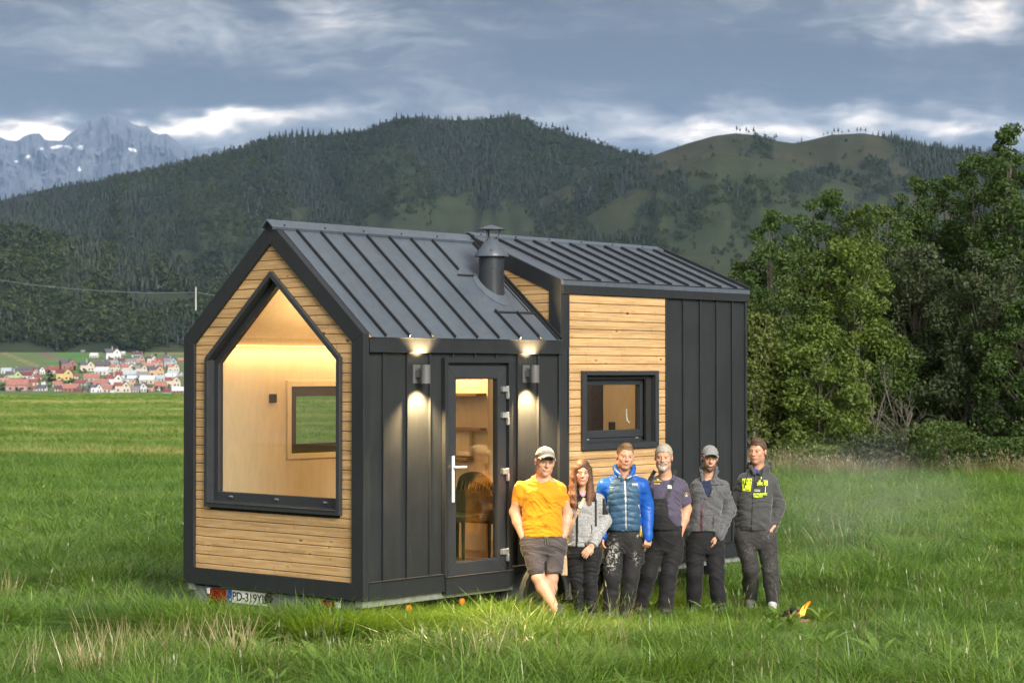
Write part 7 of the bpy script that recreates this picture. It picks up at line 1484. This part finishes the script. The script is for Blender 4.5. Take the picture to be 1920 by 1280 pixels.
for k, (x, z, r) in enumerate([(-.085, .07, .05), (-.055, .11, .045), (-.11, .045, .045), (-.03, .06, .05), (-.07, .03, .06), (.05, .03, .04)]):
    b = MB(); lump(b, (x, rg.normal(0, .03), z), (r, r*.9, r*.75), k); b.build('charcoal_lump', M_ember if k in (3, 4) else M_char, fl_, smooth=True)
b = MB(); lump(b, (-.03, 0, .0), (.17, .13, .03), 20); b.build('ash_bed', M_ash, fl_, smooth=True)
for k in range(3):
    b = MB(); b.tube([(-.13+.03*k, -.06+.05*k, .02), (-.02, 0, .07+.015*k), (.05+.02*k, .04, .10)], [.012, .014, .008], 6); b.build('stick', M_char, fl_)
m, t, b_ = newmat('flame'); co = t.coord('Object'); z = t.sep(co)[2]; out = [q for q in t.N if q.type == 'OUTPUT_MATERIAL'][0]
em = t.new('ShaderNodeEmission'); t.L.new(t.ramp(t.mr(z, .02, .19), [(0, (1, .50, .08)), (.45, (1, .42, .05)), (.8, (1, .16, .01)), (1, (.8, .07, .01))]), em.inputs[0]); em.inputs[1].default_value = 2.6
lw_ = t.new('ShaderNodeLayerWeight'); lw_.inputs[0].default_value = .4; tr = t.new('ShaderNodeBsdfTransparent'); mx = t.new('ShaderNodeMixShader'); t.L.new(t.mr(lw_.outputs['Facing'], .35, .95, .05, .95), mx.inputs[0]); t.L.new(em.outputs[0], mx.inputs[1]); t.L.new(tr.outputs[0], mx.inputs[2]); t.L.new(mx.outputs[0], out.inputs['Surface'])
for k, (pts, rs) in enumerate([([(.03, 0, .03), (.035, 0, .07), (.05, 0, .115), (.075, 0, .15), (.105, 0, .175), (.115, 0, .19)], [.020, .032, .026, .016, .012, .002]), ([(.01, .01, .03), (.018, .01, .07), (.035, .01, .11)], [.012, .014, .002]), ([(-.055, -.07, .02), (-.05, -.07, .045), (-.045, -.07, .07)], [.010, .012, .002])]):
    b = MB(); b.tube(pts, rs, 10); f_ = b.build('flame', m, fl_, smooth=True); sd = f_.modifiers.new('s', 'SUBSURF'); sd.levels = sd.render_levels = 2
ld = bpy.data.lights.new('fire_light', 'POINT'); ld.energy = 1.2; ld.color = (1, .45, .1); ld.shadow_soft_size = .05; lo = bpy.data.objects.new('fire_light', ld); COL.objects.link(lo); lo.parent = fl_; lo.location = (.05, -.03, .14)
# thin smoke drifting from the fire towards the wood
a_ = at(1640, 935, 2, .9); c0 = far(1615, 25.5); c0[2] = 1.05
b = MB(); lump(b, (0, 0, 0), (2.3, 5.5, 1.35), 50); o = b.build('smoke', None, smooth=True) if False else None
bm = bmesh.new(); bmesh.ops.create_icosphere(bm, subdivisions=3, radius=1); me = bpy.data.meshes.new('smoke'); bm.to_mesh(me); bm.free(); o = link('smoke', me); o.location = c0; o.rotation_euler = (0, 0, YAW-.10); o.scale = (1.9, 6.0, .95); tag(o, kind='stuff')
m, t, bb = newmat('wood_smoke'); out = [n for n in t.N if n.type == 'OUTPUT_MATERIAL'][0]; t.N.remove(bb)
pv = t.new('ShaderNodeVolumePrincipled'); pv.inputs['Color'].default_value = (.93, .96, 1, 1); pv.inputs['Anisotropy'].default_value = .1
co = t.coord('Object'); r_ = t.vmath('LENGTH', co, out=1); n = t.noise(t.mapping(co, (2.0, 2.6, 1.6)), 1.3, 3, .55, .4)
dn = t.math('MULTIPLY', t.mr(r_, .15, .98, 1, 0, 'SMOOTHSTEP'), t.mr(n, .38, .70, .05, 1)); t.L.new(t.math('MULTIPLY', dn, .06), pv.inputs['Density']); t.L.new(pv.outputs[0], out.inputs['Volume']); me.materials.append(m)
HZ = 2.3e-5
b = MB(); b.box(-23500, 4500, -4000, 27000, -60, 3600)
m, t, bb = newmat('blue_air'); out = [n for n in t.N if n.type == 'OUTPUT_MATERIAL'][0]; t.N.remove(bb)
pv = t.new('ShaderNodeVolumePrincipled'); pv.inputs['Color'].default_value = (.42, .64, 1, 1); pv.inputs['Density'].default_value = HZ; pv.inputs['Anisotropy'].default_value = 0
t.L.new(pv.outputs[0], out.inputs['Volume']); o = b.build('haze', m); tag(o, kind='stuff')
# ================================================================== sky, sun, camera, render settings
SUN_EL, SUN_AZ = R(32), R(128)     # azimuth of the sun direction measured from +X... see SD
SD = np.array([.83, -.32, .46]); SD = SD/np.linalg.norm(SD)
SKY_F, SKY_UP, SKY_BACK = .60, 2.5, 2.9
BLOBS = [(90, 245, 170, 22, .55), (30, 262, 60, 14, .25), (420, 225, 240, 26, .40), (330, 165, 420, 42, -.30), (120, 90, 260, 60, .18), (640, 22, 160, 26, .30, .35), (560, 60, 120, 20, .15, .3), (470, 10, 50, 18, -.25), (850, 170, 300, 40, .06),
 (1180, 120, 260, 45, -.28, .1), (1000, 15, 260, 18, -.15), (1290, 200, 50, 28, -.22), (1560, 110, 320, 40, -.28, -.1), (1120, 235, 170, 30, .22), (1420, 225, 150, 24, .26), (1580, 218, 55, 24, .36), (1500, 195, 130, 14, .22), (1780, 195, 120, 26, .30), (1790, 245, 160, 22, .34), (1480, 245, 420, 22, .26), (420, 215, 200, 20, .22), (60, 240, 120, 24, .25), (1650, 170, 70, 22, -.20), (1850, 18, 130, 42, .40), (1740, 60, 110, 45, .22, .6), (1880, 110, 100, 50, .06), (1300, 260, 240, 14, .10)]
w = bpy.data.worlds.new('World'); sc.world = w; w.use_nodes = True
t = NT(w); bg = t.N['Background']
sky = t.new('ShaderNodeTexSky', sky_type='NISHITA'); sky.sun_disc = False; sky.sun_elevation = math.asin(SD[2]); sky.sun_rotation = math.atan2(SD[0], SD[1]); sky.air_density = 1; sky.dust_density = 2
t.L.new(sky.outputs[0], bg.inputs[0]); bg.inputs[1].default_value = .12
wout = [n for n in t.N if n.type == 'OUTPUT_WORLD'][0]
d = t.vmath('NORMALIZE', t.coord('Generated')); dx, dy, dz = t.sep(d)
fr = t.vmath('DOT_PRODUCT', d, tuple(FH), out=1); rt = t.vmath('DOT_PRODUCT', d, tuple(RT), out=1)
inv = t.math('DIVIDE', 1.0, t.math('MAXIMUM', fr, .08)); A = t.math('MULTIPLY', rt, inv); E = t.math('MULTIPLY', dz, inv)
front = t.mr(fr, .55, .85, 0, 1, 'SMOOTHSTEP')
iz = t.math('DIVIDE', 1.0, t.math('ADD', t.math('MAXIMUM', dz, 0.0), .07))
pl_ = t.comb(t.math('MULTIPLY', rt, iz), t.math('MULTIPLY', fr, iz), 0.0)
wp = t.vmath('ADD', pl_, t.vmath('SCALE', t.vmath('SUBTRACT', t.noise(pl_, 1.1, 2, .5, out=1), (.5, .5, .5)), .9))
n1 = t.noise(t.mapping(wp, (1, .62, 1), (3.1, 1.7, 0), (0, 0, .25)), .85, 5, .56, .3); n2 = t.noise(t.mapping(pl_, (.8, .8, 1), (9, 2, 0)), 2.6, 4, .62, .6)
wa = t.math('MULTIPLY', t.math('SUBTRACT', t.noise(t.comb(A, t.math('MULTIPLY', E, 2.2), 0.0), 14, 3, .6), .5), .11); we = t.math('MULTIPLY', t.math('SUBTRACT', t.noise(t.comb(A, t.math('MULTIPLY', E, 2.2), 5.0), 17, 3, .6), .5), .035)
A2 = t.math('ADD', A, wa); E2 = t.math('ADD', E, we)
P2 = t.comb(A2, E2, 0.0)
def blob(acc_, u, v, su, sv, amp, rot=0.0):
    a0, e0 = (u-960)/FPX, (695-v)/FPX; n = t.new('ShaderNodeVectorMath', operation='MULTIPLY_ADD'); t.set(n, 0, P2); t.set(n, 1, (FPX/su, FPX/sv, 0)); t.set(n, 2, (-a0*FPX/su, -e0*FPX/sv, 0))
    q = t.vmath('DOT_PRODUCT', n.outputs[0], n.outputs[0], out=1); return t.math('MULTIPLY_ADD', t.math('POWER', math.exp(-1), q), amp*1.5, acc_)
ae = t.comb(A, t.math('MULTIPLY', E, 2.7), 1.3); aw = t.vmath('ADD', ae, t.vmath('SCALE', t.vmath('SUBTRACT', t.noise(ae, 11, 3, .55, out=1), (.5, .5, .5)), .10))
n3 = t.noise(t.mapping(aw, (1, 1, 1), (2.2, .4, 0)), 7.0, 7, .58, .3); n4 = t.noise(t.mapping(aw, (1, 1.5, 1), (4, 1, 0), (0, 0, .22)), 26, 4, .62, .5)
nf = t.math('ADD', t.math('MULTIPLY', t.math('SUBTRACT', n3, .5), 1.35), t.math('MULTIPLY', t.math('SUBTRACT', n4, .5), .85))
nb = t.math('ADD', t.math('MULTIPLY', t.math('SUBTRACT', n1, .5), 1.0), t.math('MULTIPLY', t.math('SUBTRACT', n2, .5), .5))
acc = t.math('ADD', t.math('ADD', t.math('MULTIPLY', nf, front), t.math('MULTIPLY', nb, t.math('SUBTRACT', 1.0, t.math('MULTIPLY', front, .7)))), .25); bl = 0.0
for q in BLOBS:
    bl = blob(bl, *q)
acc = t.math('ADD', acc, t.math('MULTIPLY', bl, front))
cc = t.ramp(acc, [(.0, (.050, .049, .050)), (.25, (.112, .111, .115)), (.46, (.28, .28, .285)), (.66, (.54, .54, .54)), (.84, (1.05, .96, .86)), (1, (1.7, 1.58, 1.45))])
warm = t.mr(t.noise(t.comb(A, t.math('MULTIPLY', E, 2.0), 2.0), 5.5, 3), .42, .68, 0, .55, 'SMOOTHSTEP')
cc = t.mix(warm, cc, t.vmath('MULTIPLY', cc, (1.10, .98, .90)))
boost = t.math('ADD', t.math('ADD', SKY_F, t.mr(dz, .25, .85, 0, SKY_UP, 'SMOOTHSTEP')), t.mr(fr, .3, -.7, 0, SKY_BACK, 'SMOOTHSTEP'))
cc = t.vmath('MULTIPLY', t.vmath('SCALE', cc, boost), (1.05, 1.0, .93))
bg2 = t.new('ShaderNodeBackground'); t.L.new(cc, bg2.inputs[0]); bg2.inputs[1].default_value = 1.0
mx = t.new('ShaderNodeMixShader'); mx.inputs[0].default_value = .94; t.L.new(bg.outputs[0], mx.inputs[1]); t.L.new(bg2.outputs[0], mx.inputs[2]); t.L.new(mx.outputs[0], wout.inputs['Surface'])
sl = bpy.data.lights.new('sun', 'SUN'); sl.energy = 4.0; sl.angle = R(30); sl.color = (1, .96, .89)
so = bpy.data.objects.new('sun', sl); COL.objects.link(so); so.rotation_euler = Vector(SD).to_track_quat('Z', 'Y').to_euler(); so.location = (0, 0, 50)
cd = bpy.data.cameras.new('camera'); cam = bpy.data.objects.new('camera', cd); COL.objects.link(cam); sc.camera = cam
m = Matrix(((RT[0], UP[0], -FW[0], CAM[0]), (RT[1], UP[1], -FW[1], CAM[1]), (RT[2], UP[2], -FW[2], CAM[2]), (0, 0, 0, 1))); cam.matrix_world = m
cd.sensor_width = 36; cd.lens = FPX/1920*36; cd.clip_start = .5; cd.clip_end = 60000
cd.dof.use_dof = True; cd.dof.focus_distance = 19.2; cd.dof.aperture_fstop = 5.6
sc.view_settings.view_transform = 'Standard'; sc.view_settings.look = 'None'; sc.view_settings.exposure = .8; sc.view_settings.gamma = 1
sc.cycles.use_denoising = True; sc.cycles.max_bounces = 8; sc.cycles.diffuse_bounces = 3; sc.cycles.use_adaptive_sampling = True; sc.cycles.adaptive_threshold = .03; sc.cycles.transparent_max_bounces = 12; sc.cycles.volume_bounces = 0
sc.cycles.sample_clamp_indirect = 6; sc.cycles.caustics_reflective = False; sc.cycles.caustics_refractive = False
